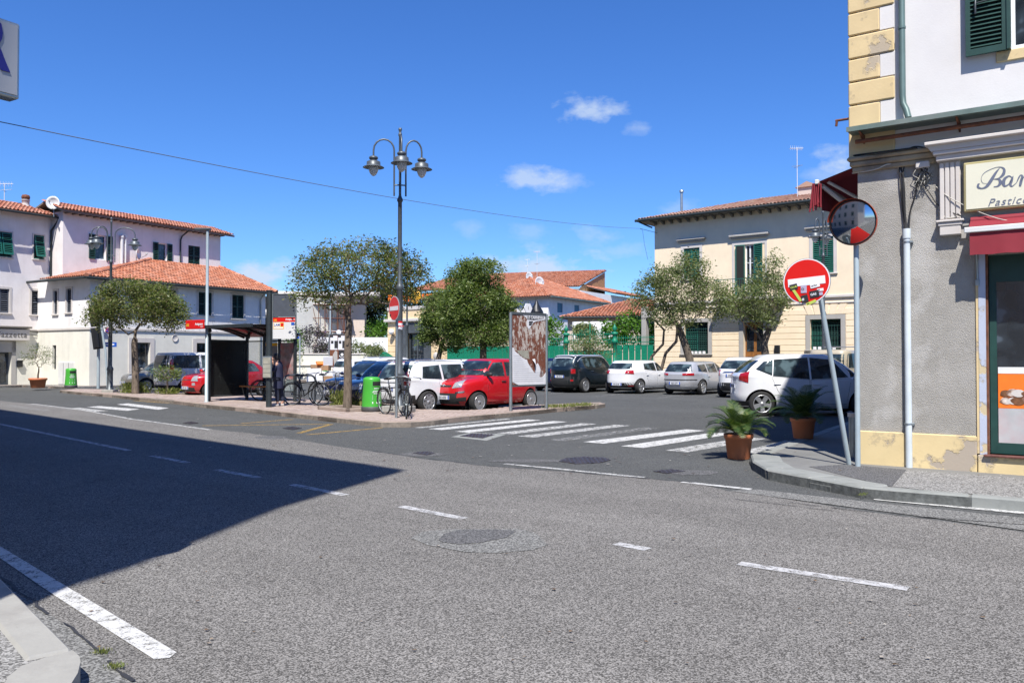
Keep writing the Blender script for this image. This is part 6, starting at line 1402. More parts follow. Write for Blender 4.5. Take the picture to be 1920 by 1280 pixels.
text_mesh('header_text', 'Antignano', .07, M['white'], pn, T_((.81,-.024,zb_-.1)) @ UPR, .0005, 0, 1, 'RIGHT', .002); text_mesh('header_logo', 'ctt', .09, M['yellowp'], pn, T_((.15,-.024,zb_-.12)) @ UPR, .0005, bold=.003)
MB().box(.135,-.021,zb_-.36,.47,-.018,zb_-.165).build('lam_label', M['yellowp'], pn); MB().box(.15,-.023,zb_-.29,.355,-.021,zb_-.18).build('lam_plate', M['white'], pn); text_mesh('lam_text', 'LAM', .095, M['navytext'], pn, T_((.16,-.0245,zb_-.27)) @ UPR, .0005, 0, 1.05, bold=.002)
MB().lathe([(0,0),(.05,0)], 16, 0, T_((.415,-.023,zb_-.235)) @ RX(R(90))).build('red_dot', M['red'], pn); MB().box(.15,-.023,zb_-.345,.45,-.021,zb_-.305).build('white_strip', M['white'], pn); MB().box(.7,-.022,zb_-.25,.8,-.018,zb_-.17).build('blue_label', M['blue'], pn)
zt1, zt0 = P(500, 668, q.y).z-.12, P(500, 708, q.y).z-.12; cs_ = MB().cbox(-.13,-.15,zt0,.14,-.09,zt1,.01).build('timetable_case', M['galv'], tm_); MB().box(-.11,-.154,zt0+.02,.12,-.149,zt1-.04).build('timetable', M['papergrey'], cs_)
for k in range(3): MB().box(-.11,-.156,zt0+.14+k*.13,.12,-.1535,zt0+.15+k*.13).build('timetable_line', M['trimdark'], cs_)
# ================================================================== CARS
def carpaint(name, c, metal=0, rough=.32):
    t = NT(name); t.base(t.ramp(t.noise(3, 4), [(.3, mul(c, .93)), (.7, c)])); t.b.inputs['Roughness'].default_value = rough; t.b.inputs['Metallic'].default_value = metal
    t.b.inputs['Coat Weight'].default_value = 1.0; t.b.inputs['Coat Roughness'].default_value = .04
    return t.mt
CP = dict(red=carpaint('red_car_paint', (.46,.006,.010)), white=carpaint('white_car_paint', (.74,.75,.76)), navy=carpaint('navy_car_paint', (.006,.012,.055), .25), black=carpaint('black_green_car_paint', (.006,.012,.014), .2),
          silver=carpaint('silver_car_paint', (.50,.51,.53), .35, .35), grey=carpaint('beige_grey_car_paint', (.28,.27,.24), .6, .35), beige=carpaint('beige_car_paint', (.45,.40,.30)), pearl=carpaint('pearl_white_paint', (.70,.71,.73)))
M['rubber'] = simple('tyre_rubber', (.018,.018,.018), .85, 0, .2, 20); M['alloy'] = simple('silver_wheel', (.50,.51,.52), .32, .7, .1); M['chrome'] = simple('chrome', (.65,.66,.68), .12, 1)
M['plastic'] = simple('black_bumper_plastic', (.02,.021,.022), .6, 0, .15); M['well'] = simple('wheel_well', (.006,.006,.006), .95); M['plate'] = simple('number_plate', (.60,.62,.66), .4)
M['tail'] = simple('tail_lamp_red', (.34,.008,.01), .12, 0, .25, 30, coat=1); M['head'] = simple('headlamp_glass', (.40,.42,.44), .08, .3, .35, 25, coat=1); M['amber'] = simple('indicator_amber', (.65,.2,.02), .2, coat=1); M['seam'] = simple('panel_gap', (.01,.01,.01), .8)
WH = {}
def wheel_meshes(r, w, style):
    k = (r, w, style)
    if k in WH: return WH[k]
    rr = r*.71
    ty = MB().lathe([(rr,-w/2+.01),(r*.93,-w/2),(r,-w/2+.03),(r,w/2-.03),(r*.93,w/2),(rr,w/2-.01)], 28, 0, RX(R(90))).mesh('tyre', M['rubber'])
    hb = MB().lathe([(rr*1.0,w*.15),(0,w*.15)], 20, 0, RX(R(90))).mesh('wheel', M['well'])
    o = MB(); o.lathe([(rr*1.01,-w*.38),(rr*1.02,-w*.5),(rr*.93,-w*.48),(rr*.9,-w*.3)], 28, 0, RX(R(90)) @ RX(R(180)))
    n = {'five': 5, 'multi': 12, 'cover': 9, 'seven': 7}[style]
    for q in range(n):
        a = 2*math.pi*q/n; wd = {'five': .075, 'multi': .028, 'cover': .058, 'seven': .045}[style]
        Mq = RX(R(90)) @ RX(R(180)) @ RZ(a); y1 = -w*.46
        for s in ((-1, 1) if style == 'multi' else (0,)):
            o.add([(.03,-wd*.6,-w*.40),(.03,wd*.6,-w*.40),(rr*.93,wd*.8+s*.02,y1),(rr*.93,-wd*.8+s*.02,y1),(.03,-wd*.6,-w*.3),(.03,wd*.6,-w*.3),(rr*.93,wd*.8+s*.02,-w*.3),(rr*.93,-wd*.8+s*.02,-w*.3)], [(0,1,2,3),(0,3,7,4),(1,5,6,2)], 0, False, Mq)
    o.lathe([(0,-w*.44),(.055,-w*.44),(.06,-w*.3)], 14, 0, RX(R(90)) @ RX(R(180)))
    WH[k] = (hb, ty, o.mesh('rim', M['alloy'])); return WH[k]
def lerp(a, b, t): return a+(b-a)*t
def pl(pts, n):
    P_ = [Vector((p[0], p[1])) for p in pts]
    if len(P_) == 1: return [P_[0]]*n
    L = [(P_[i+1]-P_[i]).length for i in range(len(P_)-1)]; T = sum(L); out = []
    for k in range(n):
        t = T*k/(n-1); i = 0
        while i < len(L)-1 and t > L[i]: t -= L[i]; i += 1
        out.append(P_[i].lerp(P_[i+1], min(1, t/L[i]) if L[i] > 0 else 0))
    return out
class Car:
    def __init__(s, name, label, loc, heading, spec, group='cars parked around the square'):
        s.t = thing('car', label, 'car', loc, math.atan2(heading[1], heading[0]), group); s.p = spec; p = spec; f = p['L']/2; W = p['W']/2; H = p['H']
        s.f, s.W = f, W; r = p.get('r', .31); bz_ = p['belt']; cx, cz = p['cowl']; hz = p['hood']; rx, rr = p['roof']  # roof front x, roof rear x
        rb = -f + p.get('rb', .06); tz = p.get('tailz', bz_)
        F = [(f-.16,.20),(f-.05,.30),(f,.47),(f-.02,hz-.16),(f-.12,hz),(lerp(f-.12,cx,.45),lerp(hz,cz,.62)),(cx,cz)]
        Rr = [(-f+.12,.24),(-f+.04,.34),(-f,.50),(-f+.01,.66),(-f+.025,.82),(-f+.04,lerp(.82,tz,.6)),(rb,tz)]
        Wd = [W*.90,W*.965,W,W,W*.985,W*.965,W*.935]
        top = H-.045
        for t in (.33, .66, 1.0):
            F.append((lerp(cx,rx,t), lerp(cz,top,t)+.035*math.sin(t*math.pi))); Rr.append((lerp(rb,rr,t)-.05*math.sin(t*math.pi), lerp(tz,top-.01,t))); Wd.append(lerp(W*.935,W*p.get('tumble',.73),t**1.1))
        mx_ = (rx+rr)/2
        F.append((rx-.12,H-.015)); Rr.append((rr+.14,H-.02)); Wd.append(W*p.get('tumble',.73)*.84)
        F.append((lerp(rx,mx_,.45),H)); Rr.append((lerp(rr,mx_,.4),H-.004)); Wd.append(W*.40)
        nF = [2.8,2.9,3.0,3.1,3.3,3.6,4.2,4.8,5.2,5.5,5,3.5]; nR = [3.0,3.2,3.4,3.5,3.7,3.9,4.2,4.6,5,5,4.6,3.5]; NA = 88
        vs = []; fs = []
        # smooth the profile chains
        K = len(F); sub = 3; FF = []; RR = []; WW = []; NF = []; NR_ = []
        def cr(a, b, c, d, t): return .5*((2*b)+(-a+c)*t+(2*a-5*b+4*c-d)*t*t+(-a+3*b-3*c+d)*t**3)
        for i in range(K-1):
            for q in range(sub):
                t = q/sub; g = lambda A_, j: A_[max(0, min(K-1, j))]
                def sm(A_, c=None):
                    v = [(g(A_, i+o_)[c] if c is not None else g(A_, i+o_)) for o_ in (-1, 0, 1, 2)]; y = cr(*v, t); lo, hi = min(v[1], v[2]), max(v[1], v[2]); return max(lo-.015, min(hi+.015, y))
                FF.append((sm(F,0), sm(F,1))); RR.append((sm(Rr,0), sm(Rr,1))); WW.append(sm(Wd)); NF.append(lerp(nF[i],nF[i+1],t)); NR_.append(lerp(nR[i],nR[i+1],t))
        FF.append(F[-1]); RR.append(Rr[-1]); WW.append(Wd[-1]); NF.append(4); NR_.append(4)
        for k in range(len(FF)):
            for j in range(NA):
                th = 2*math.pi*j/NA; c, si = math.cos(th), math.sin(th); n = NF[k] if c > 0 else NR_[k]
                x_ = math.copysign(abs(c)**(2/n), c); y_ = math.copysign(abs(si)**(2/n), si); t = (x_+1)/2
                vs.append((lerp(RR[k][0],FF[k][0],t), y_*WW[k], lerp(RR[k][1],FF[k][1],t)))
        for k in range(len(FF)-1):
            for j in range(NA): fs.append((k*NA+j, k*NA+(j+1)%NA, (k+1)*NA+(j+1)%NA, (k+1)*NA+j))
        fs.append(tuple(range(NA-1,-1,-1))); kk = (len(FF)-1)*NA; fs.append(tuple(kk+j for j in range(NA)))
        s.bvh = BVHTree.FromPolygons([Vector(v) for v in vs], fs)
        b = MB(); b.add(vs, fs, 0, True); paint = CP[p['paint']]
        me = b.mesh('body', [paint, M['well']]); body = bpy.data.objects.new('body', me); COL.objects.link(body)
        wb = p['wb']; s.wx = (p.get('wfx', wb/2+.02), p.get('wfx', wb/2+.02)-wb); ar = r+.055
        cu = MB()
        for x in s.wx:
            for sd in (1, -1):
                y0, y1 = (W-.30, W+.2) if sd > 0 else (-W-.2, -W+.30)
                cv = [(x+ar*math.cos(2*math.pi*i/28), y, r+.005+ar*math.sin(2*math.pi*i/28)) for y in (y0, y1) for i in range(28)]
                cu.add(cv, [tuple(range(28)), tuple(range(55,27,-1))]+[(i,i+28,(i+1)%28+28,(i+1)%28) for i in range(28)], 1)
        cm = bpy.data.objects.new('cutter', cu.mesh('cutter', [paint, M['well']])); COL.objects.link(cm)
        bm_c = bmesh.new(); bm_c.from_mesh(cm.data); bmesh.ops.recalc_face_normals(bm_c, faces=bm_c.faces); bm_c.to_mesh(cm.data); bm_c.free()
        bm_c = bmesh.new(); bm_c.from_mesh(me); bmesh.ops.recalc_face_normals(bm_c, faces=bm_c.faces); bm_c.to_mesh(me); bm_c.free()
        md = body.modifiers.new('b', 'BOOLEAN'); md.object = cm; md.operation = 'DIFFERENCE'; md.solver = 'EXACT'
        bpy.context.view_layer.update(); m2 = bpy.data.meshes.new_from_object(body.evaluated_get(bpy.context.evaluated_depsgraph_get()))
        bpy.data.objects.remove(body); bpy.data.objects.remove(cm); m2.name = 'body'
        m2.polygons.foreach_set('use_smooth', [True]*len(m2.polygons)); m2.set_sharp_from_angle(angle=R(38))
        s.body = bpy.data.objects.new('body', m2); COL.objects.link(s.body); s.body.parent = s.t
        hb, ty, rm = wheel_meshes(r, p.get('tw', .19), p.get('wheel', 'cover'))
        for x in s.wx:
            for sd in (-1, 1):
                w_ = inst(hb, 'wheel', s.t, T_((x, sd*(W-.105), r)) @ (RZ(R(180)) if sd > 0 else Matrix()) @ RY(random.uniform(0, 1))); inst(ty, 'tyre', w_); inst(rm, 'rim', w_)
        MB().box(-f+.35,-W+.3,.14,f-.4,W-.3,.3).build('underbody', M['well'], s.t)
    def hit(s, o, d):
        loc, n, i, dist = s.bvh.ray_cast(Vector(o), Vector(d).normalized())
        return (loc, n) if loc is not None else (None, None)
    def patch(s, name, bottom, top, mat, view='side', off=.006, sd=1, N=12, Mr=5, yaw=0, parent=None, grow=0):
        """bottom/top: polylines in (x,z) for a side patch or (y,z) for front/rear; placed on the body surface"""
        b_ = pl(bottom, N); t_ = pl(top, N); vs = []; ns = []
        for i in range(N):
            for j in range(Mr):
                q = b_[i].lerp(t_[i], j/(Mr-1))
                if grow:
                    q = q + Vector((grow*(1 if i > N/2 else -1) if i in (0, N-1) else 0, grow*(1 if j else -1) if j in (0, Mr-1) else 0))
                if view == 'side': o = Vector((q.x, sd*3, q.y)); d = Vector((0, -sd, 0))
                else:
                    c = 1 if view == 'front' else -1; a = yaw; d0 = Vector((-c*math.cos(a), -math.sin(a), 0)); pr = Vector((-d0.y, d0.x, 0)); 
                    if pr.y < 0: pr = -pr
                    o = Vector((c*s.f*.985, q.x, q.y)) - d0*5; d = d0
                l, n = s.hit(o, d)
                if l is None:
                    l, n, _, _ = s.bvh.find_nearest(o + d*(5 if view != 'side' else 3-s.W))
                if n.dot(d) > 0: n = -n
                vs.append(l + n*off); ns.append(d)
        k = len(vs); fs = [(i*Mr+j, (i+1)*Mr+j, (i+1)*Mr+j+1, i*Mr+j+1) for i in range(N-1) for j in range(Mr-1)]
        v2 = [v + d*.03 for v, d in zip(vs, ns)]
        edge = [(i*Mr) for i in range(N)] + [(N-1)*Mr+j for j in range(1, Mr)] + [i*Mr+Mr-1 for i in range(N-2, -1, -1)] + [j for j in range(Mr-2, 0, -1)]
        for a, b in zip(edge, edge[1:]+edge[:1]): fs.append((a, b, b+k, a+k))
        me = bpy.data.meshes.new(name); me.from_pydata([tuple(v) for v in vs+v2], [], fs); me.materials.append(mat)
        bm = bmesh.new(); bm.from_mesh(me); bmesh.ops.recalc_face_normals(bm, faces=bm.faces)
        q = bm.faces[:] and bm.faces
        bm.faces.ensure_lookup_table(); fc = bm.faces[len(fs)//8 if 0 else 0]
        if fc.normal.dot(ns[0]) > 0: bmesh.ops.reverse_faces(bm, faces=bm.faces)
        bm.to_mesh(me); bm.free(); me.polygons.foreach_set('use_smooth', [True]*len(me.polygons)); me.set_sharp_from_angle(angle=R(40))
        ob = bpy.data.objects.new(name, me); COL.objects.link(ob); ob.parent = parent or s.t; return ob
    def both(s, name, b, t, mat, **kw):
        for sd in (-1, 1): s.patch(name, b, t, mat, 'side', sd=sd, **kw)
    def mirrored(s, name, b, t, mat, view, yaw=0, **kw):
        s.patch(name, b, t, mat, view, yaw=yaw, **kw); s.patch(name, [(-x, z) for x, z in b], [(-x, z) for x, z in t], mat, view, yaw=-yaw, **kw)
    def trim(s, paintname=None):
        p = s.p; f, W, H = s.f, s.W, p['H']; bz_ = p['belt']; cx, cz = p['cowl']; rx, rr = p['roof']; rb = -f+p.get('rb', .06); r = p.get('r', .31); gl = p.get('glass', M['carglass'])
        paint = CP[p['paint']]; zt = H-.115; zb_ = bz_+.035; zf = zb_-.02
        bx_ = p.get('bpillar', .05); pk = [v for v in p['sidewin']]
        for (b, t) in pk: s.both('side_window', b, t, gl, off=.004)
        ym = W*.80; yt = W*p.get('tumble',.73)*.88
        s.patch('windscreen', [(-ym,cz+.035),(0,cz+.03),(ym,cz+.035)], [(-yt,H-.085),(0,H-.07),(yt,H-.085)], gl, 'front', N=15, off=.005)
        rw = p.get('rearwin', (W*.72, p.get('tailz', bz_)+.06, W*.62, H-.13)); s.patch('rear_window', [(-rw[0],rw[1]),(0,rw[1]-.015),(rw[0],rw[1])], [(-rw[2],rw[3]),(0,rw[3]+.01),(rw[2],rw[3])], gl, 'rear', N=15, off=.005)
        # doors
        for (b, t) in p['doors']:
            for sd in (-1, 1):
                s.patch('door_gap', b, t, M['seam'], sd=sd, off=.0015, grow=.008, N=14, Mr=7); d = s.patch('door', b, t, paint, sd=sd, off=.003, N=14, Mr=7)
                hx = t[0][0]+.14; hz_ = bz_-.12; l, n = s.hit((hx, sd*3, hz_), (0, -sd, 0))
                if l is not None: o = MB(); o.cbox(-.09,-.02,-.014,.09,.02,.014,.008,0,T_((hx, l.y+sd*.012, hz_))); o.build('door_handle', p.get('handle') or paint, d)
        # mirrors
        for sd in (-1, 1):
            x = cx-.30; l, n = s.hit((x, sd*3, bz_+.02), (0, -sd, 0))
            if l is not None:
                y = l.y; o = MB(); o.lathe([(.0,-.06),(.07,-.045),(.095,0),(.07,.05),(0,.065)], 14, 0, T_((x+.05, y+sd*.12, bz_+.09)) @ Matrix.Diagonal((.75,1.15,1,1))); o.tube([(x+.02,y-sd*.02,bz_+.03),(x+.03,y+sd*.1,bz_+.06)], .025, 8); o.build('wing_mirror', p.get('mirror') or paint, s.t)
        s.both('sill', [(s.wx[1]+r+.09,.20),(s.wx[0]-r-.09,.20)], [(s.wx[1]+r+.09,.29),(s.wx[0]-r-.09,.29)], p.get('sill') or M['plastic'], off=.006)
        # bumpers
        s.patch('lower_grille', [(-W*.55,.25),(W*.55,.25)], [(-W*.58,.42),(W*.58,.42)], M['plastic'], 'front', off=.006)
        s.patch('bumper_cladding', [(-W*.85,.27),(W*.85,.27)], [(-W*.85,.40),(W*.85,.40)], p.get('rearbump') or M['plastic'], 'rear', off=.008, N=17)
        def plate(view, z, txt):
            c = 1 if view == 'front' else -1; l, n = s.hit((c*5, 0, z), (-c, 0, 0)); o = MB(); x = l.x+c*.012
            Mp = T_((x, 0, z)) @ (RZ(R(90)) if c > 0 else RZ(R(-90))); o.box(-.26,-.008,-.056,.26,.008,.056,0,Mp); ob = o.build('number_plate', M['plate'], s.t)
            MB().box(-.26,-.0105,-.056,-.215,-.0085,.056,0,Mp).build('blue_band', M['blue'], ob); MB().box(.215,-.0105,-.056,.26,-.0085,.056,0,Mp).build('blue_band', M['blue'], ob)
            text_mesh('plate_text', txt, .10, M['blacktext'], ob, Mp @ T_((0,-.010,-.036)) @ UPR, .0005, 0, 1, 'CENTER', .002)
        plate('front', p.get('pf', .42), p.get('txt', 'EX 632')); plate('rear', p.get('pr', .62), p.get('txt', 'EX 632'))
def contact(c, px, py, wheel, side, heading, spec, name):
    pass
def place(px, py, heading, spec, which=1, sd=-1, z=0):
    """location so that wheel (which: 0 front,1 rear; sd: -1 right,+1 left) touches the ground at pixel"""
    q = G(px, py, z); h = Vector((heading[0], heading[1])).normalized(); l = Vector((-h.y, h.x)); wfx = spec.get('wfx', spec['wb']/2+.02); x = wfx if which == 0 else wfx-spec['wb']
    return Vector((q.x, q.y, z)) - Vector((h.x*x + l.x*sd*(spec['W']/2-.1), h.y*x + l.y*sd*(spec['W']/2-.1), 0))
HB_ = Vector((.64, .77)); HFr = Vector((-.66, -.75))
def win(*pts): return pts
# ---- red city car
S = dict(L=3.66, W=1.65, H=1.56, wb=2.3, wfx=1.13, r=.295, hood=.86, cowl=(.98,1.03), roof=(.38,-1.42), belt=1.0, tailz=1.02, rb=.09, paint='red', wheel='multi', tumble=.76, handle=M['plastic'], mirror=M['plastic'], sill=None, pf=.44, pr=.72, txt='EX 632',
 sidewin=[([(.80,1.04),(.02,1.03)],[(.36,1.43),(.02,1.45)]), ([(-.06,1.03),(-.78,1.04)],[(-.06,1.45),(-.78,1.44)]), ([(-.86,1.06),(-1.35,1.10)],[(-.86,1.43),(-1.30,1.41)])],
 doors=[([(-.03,.30),(.74,.30)],[(-.03,.99),(.78,1.0)]), ([(-.86,.62),(-.70,.30),(-.07,.30)],[(-.92,1.0),(-.5,1.0),(-.07,.99)])])
S['sill'] = CP['red']
c = Car('panda', 'small red hatchback with silver multi spoke wheels in front of the rusty board', place(896, 773, HFr, S, 0, 1), HFr, S); c.trim()
c.mirrored('headlight', [(.33,.70),(.62,.74)], [(.40,.86),(.68,.95)], M['head'], 'front', yaw=R(22), off=.008)
c.patch('grille', [(-.40,.29),(.40,.29)], [(-.46,.56),(.46,.56)], M['plastic'], 'front', off=.010)
c.patch('upper_grille', [(-.26,.735),(.26,.735)], [(-.30,.79),(.30,.79)], M['plastic'], 'front', off=.008)
c.mirrored('fog_lamp_housing', [(.46,.33),(.74,.34)], [(.46,.43),(.76,.46)], M['plastic'], 'front', yaw=R(24), off=.008); c.mirrored('daylight_strip', [(.44,.56),(.70,.58)], [(.44,.60),(.72,.63)], M['chrome'], 'front', yaw=R(24), off=.008)
c.mirrored('tail_light', [(.60,.85),(.76,.85)], [(.58,1.30),(.70,1.30)], M['tail'], 'rear', yaw=R(22), off=.008)
MB().lathe([(0,.01),(.05,.008),(.055,0)], 16, 0, T_((1.79,0,.765)) @ RY(R(90))).build('round_badge', M['chrome'], c.t)
# ---- white estate car with red lamps
S = dict(L=4.4, W=1.77, H=1.49, wb=2.69, wfx=1.33, r=.315, hood=.82, cowl=(1.25,.94), roof=(.42,-1.72), belt=.92, tailz=.95, rb=.05, paint='pearl', wheel='cover', tumble=.74, pr=.70, txt='BL 417', rearwin=(.66,.98,.56,1.37), rearbump=M['plastic'],
 sidewin=[([(1.05,.96),(.22,.94)],[(.52,1.35),(.22,1.385)]), ([(.14,.94),(-.72,.95)],[(.14,1.385),(-.72,1.375)]), ([(-.80,.95),(-1.55,.99)],[(-.80,1.37),(-1.45,1.32)])],
 doors=[([(.18,.30),(.95,.30)],[(.18,.92),(1.08,.92)]), ([(-.86,.62),(-.66,.30),(.13,.30)],[(-.95,.92),(-.4,.92),(.13,.92)])], sill=CP['pearl'])
c = Car('estate', 'white estate car with tall red tail lamps, its tailgate behind the lamp post', place(801, 774, HB_, S, 1, -1), HB_, S); c.trim()
c.mirrored('tail_light', [(.60,.80),(.86,.80)], [(.70,1.16),(.78,1.20)], M['tail'], 'rear', yaw=R(38), off=.010)
c.patch('tailgate_strip', [(-.5,.86),(.5,.86)], [(-.5,.885),(.5,.885)], M['chrome'], 'rear'); c.mirrored('roof_lamp', [(.05,1.44),(.25,1.44)], [(.05,1.465),(.25,1.465)], M['tail'], 'rear'); c.mirrored('corner_bumper', [(.50,.34),(.95,.34)], [(.50,.50),(.95,.52)], M['plastic'], 'rear', yaw=R(30), off=.010)
for sd in (-1, 1): MB().tube([(.3,sd*.58,1.50),(.2,sd*.58,1.53),(-1.6,sd*.58,1.51),(-1.7,sd*.58,1.48)], .015, 6).build('roof_rail', M['alloy'], c.t)
# ---- navy hatchbacks facing the kerb
def navy(label, px, py, kind):
    S = dict(L=3.85, W=1.66, H=1.46, wb=2.46, wfx=1.22, r=.29, hood=.80, cowl=(.95,.95), roof=(.30,-1.35), belt=.93, tailz=.98, rb=.10, paint='navy', wheel='seven', tumble=.74, pf=.43, txt='CD 205',
     sidewin=[([(.78,.98),(.02,.97)],[(.30,1.33),(.02,1.35)]), ([(-.06,.97),(-.9,.99)],[(-.06,1.35),(-.9,1.34)]), ([(-1.0,1.0),(-1.4,1.03)],[(-1.0,1.33),(-1.35,1.29)])],
     doors=[([(-.03,.30),(.74,.30)],[(-.03,.93),(.78,.94)]), ([(-.80,.62),(-.62,.30),(-.07,.30)],[(-.9,.94),(-.5,.94),(-.07,.93)])], sill=CP['navy'])
    q = G(px, py); h = HFr.normalized(); l = Vector((-h.y, h.x)); loc = Vector((q.x, q.y, 0)) - Vector((h.x*(1.80) - l.x*.68, h.y*1.80 - l.y*.68, 0))
    c = Car('navy', label, loc, HFr, S); c.trim()
    c.mirrored('headlight', [(.36,.62),(.66,.64)], [(.38,.78),(.68,.84)], M['head'], 'front', yaw=R(22), off=.008); c.patch('grille', [(-.30,.64),(.30,.64)], [(-.33,.76),(.33,.76)], M['plastic'], 'front', off=.008)
    c.mirrored('tail_light', [(.55,.7),(.76,.7)], [(.56,.92),(.74,.92)], M['tail'], 'rear', yaw=R(22), off=.008); MB().lathe([(0,.01),(.05,.008),(.06,0)], 16, 0, T_((1.90,0,.70)) @ RY(R(90))).build('round_badge', M['chrome'], c.t)
    return c
navy('dark navy hatchback nearer the tree trunk, second of the two blue cars', 623, 767, 0); navy('dark navy hatchback left of the other blue car, its nose by the parked bicycle', 598, 757, 1)
# ---- red retro city car
S = dict(L=3.55, W=1.63, H=1.49, wb=2.3, wfx=1.12, r=.29, hood=.84, cowl=(.90,.98), roof=(.22,-.95), belt=.95, tailz=.98, rb=.16, paint='red', wheel='cover', tumble=.70, pf=.40, txt='ET 118',
 sidewin=[([(.70,1.0),(-.25,.99)],[(.25,1.35),(-.25,1.38)]), ([(-.33,.99),(-1.05,1.02)],[(-.33,1.38),(-.85,1.33)])], doors=[([(-.28,.30),(.70,.30)],[(-.28,.95),(.74,.96)])], sill=CP['red'])
q = G(337, 745); h = HFr.normalized(); l = Vector((-h.y, h.x)); c = Car('retro', 'rounded red retro city car facing left behind the bus shelter', Vector((q.x, q.y, 0)) - Vector((h.x*1.66 - l.x*.62, h.y*1.66 - l.y*.62, 0)), HFr, S); c.trim()
for sd in (-1, 1):
    c.patch('headlight', [(sd*.50-.12,.66),(sd*.50+.12,.66)], [(sd*.50-.08,.86),(sd*.50+.08,.86)], M['head'], 'front', yaw=R(14)*sd, off=.012)
    c.patch('lower_lamp', [(sd*.48-.06,.50),(sd*.48+.06,.50)], [(sd*.48-.05,.60),(sd*.48+.05,.60)], M['head'], 'front', yaw=R(14)*sd, off=.012)
c.patch('chrome_strip', [(-.34,.70),(.34,.70)], [(-.34,.72),(.34,.72)], M['chrome'], 'front', off=.01); c.mirrored('tail_light', [(.50,.78),(.66,.78)], [(.50,1.0),(.64,1.0)], M['tail'], 'rear', yaw=R(22), off=.01)
# ---- white people carrier
S = dict(L=4.4, W=1.80, H=1.80, wb=2.73, wfx=1.40, r=.31, hood=.98, cowl=(1.50,1.12), roof=(.85,-2.02), belt=1.08, tailz=1.10, rb=.05, paint='white', wheel='five', tumble=.80, pr=.80, txt='DR 860', rearwin=(.70,1.13,.66,1.66),
 sidewin=[([(1.25,1.12),(.45,1.11)],[(.90,1.66),(.45,1.68)]), ([(.37,1.11),(-.62,1.11)],[(.37,1.68),(-.62,1.68)]), ([(-.72,1.11),(-1.95,1.12)],[(-.72,1.68),(-1.90,1.66)])],
 doors=[([(.41,.32),(1.1,.32)],[(.41,1.07),(1.3,1.08)]), ([(-.72,.62),(-.62,.32),(.36,.32)],[(-.72,1.07),(-.4,1.07),(.36,1.07)])], sill=CP['white'])
q = G(283, 738); h = HB_.normalized(); l = Vector((-h.y, h.x)); c = Car('carrier', 'tall white people carrier with dark rear window behind the small shrub', Vector((q.x, q.y, 0)) - Vector((-h.x*2.1 + l.x*.75, -h.y*2.1 + l.y*.75, 0)), HB_, S); c.trim()
c.mirrored('tail_light', [(.72,.90),(.88,.90)], [(.74,1.5),(.84,1.5)], M['tail'], 'rear', yaw=R(25), off=.01)
# ---- grey car far left
S = dict(L=4.0, W=1.68, H=1.44, wb=2.5, wfx=1.25, r=.29, hood=.74, cowl=(1.0,.93), roof=(.30,-1.30), belt=.92, tailz=.95, rb=.2, paint='grey', wheel='cover', tumble=.72, pf=.42, txt='AM 330',
 sidewin=[([(.80,.97),(.0,.96)],[(.28,1.31),(.0,1.33)]), ([(-.08,.96),(-1.2,.98)],[(-.08,1.33),(-1.05,1.29)])], doors=[([(-.03,.30),(.74,.30)],[(-.03,.92),(.78,.93)])], sill=CP['grey'])
q = G(224, 733); h = HFr.normalized(); l = Vector((-h.y, h.x)); c = Car('grey', 'beige grey car at the far left partly behind the small tree', Vector((q.x, q.y, 0)) - Vector((h.x*1.85 - l.x*.68, h.y*1.85 - l.y*.68, 0)), HFr, S); c.trim(); c.mirrored('headlight', [(.36,.58),(.68,.60)], [(.38,.72),(.68,.76)], M['head'], 'front', yaw=R(22), off=.008)
# ---- black crossover with white roof
S = dict(L=4.25, W=1.79, H=1.69, wb=2.61, wfx=1.32, r=.32, hood=.95, cowl=(1.22,1.12), roof=(.55,-1.72), belt=1.08, tailz=1.14, rb=.10, paint='black', wheel='multi', tumble=.76, pr=.73, txt='FB 914', handle=M['chrome'], mirror=CP['black'], rearwin=(.66,1.19,.60,1.53),
 sidewin=[([(1.0,1.14),(.18,1.12)],[(.55,1.52),(.18,1.55)]), ([(.10,1.12),(-.80,1.14)],[(.10,1.55),(-.80,1.55)]), ([(-.90,1.14),(-1.55,1.20)],[(-.90,1.55),(-1.50,1.51)])],
 doors=[([(.14,.36),(.90,.36)],[(.14,1.08),(1.02,1.09)]), ([(-.86,.66),(-.66,.36),(.10,.36)],[(-.92,1.09),(-.4,1.09),(.10,1.08)])])
c = Car('crossover', 'black crossover with a white roof and round red tail lamps', place(1096, 736, HB_, S, 1, -1), HB_, S); c.trim()
c.patch('roof_panel', [(-1.62,-.62),(.50,-.62)], [(-1.62,.62),(.50,.62)], CP['white'], 'side') if 0 else None
vs = []; NX, NY = 16, 12
for i in range(NX+1):
    for j in range(NY+1):
        x = lerp(-1.80,.46,i/NX); y = lerp(-.69,.69,j/NY); l_, n_, _, _ = c.bvh.ray_cast(Vector((x,y,4)), Vector((0,0,-1))); vs.append((x,y,l_.z+.012))
o = MB(); o.add(vs, [(i*(NY+1)+j, (i+1)*(NY+1)+j, (i+1)*(NY+1)+j+1, i*(NY+1)+j+1) for i in range(NX) for j in range(NY)], 0, True)
edge = [(i*(NY+1)) for i in range(NX+1)] + [NX*(NY+1)+j for j in range(1, NY+1)] + [i*(NY+1)+NY for i in range(NX-1,-1,-1)] + [j for j in range(NY-1, 0, -1)]
ev = [vs[e] for e in edge]; o.add(ev+[(x,y,z-.05) for x,y,z in ev], [(a,(a+1)%len(ev),(a+1)%len(ev)+len(ev),a+len(ev)) for a in range(len(ev))]); o.build('white_roof', CP['white'], c.t)
for sd in (-1, 1): c.patch('tail_light', [(sd*.72-.10,.86),(sd*.72+.12,.86)], [(sd*.72-.10,1.06),(sd*.72+.12,1.06)], M['tail'], 'rear', yaw=-R(28)*sd*-1, off=.012)
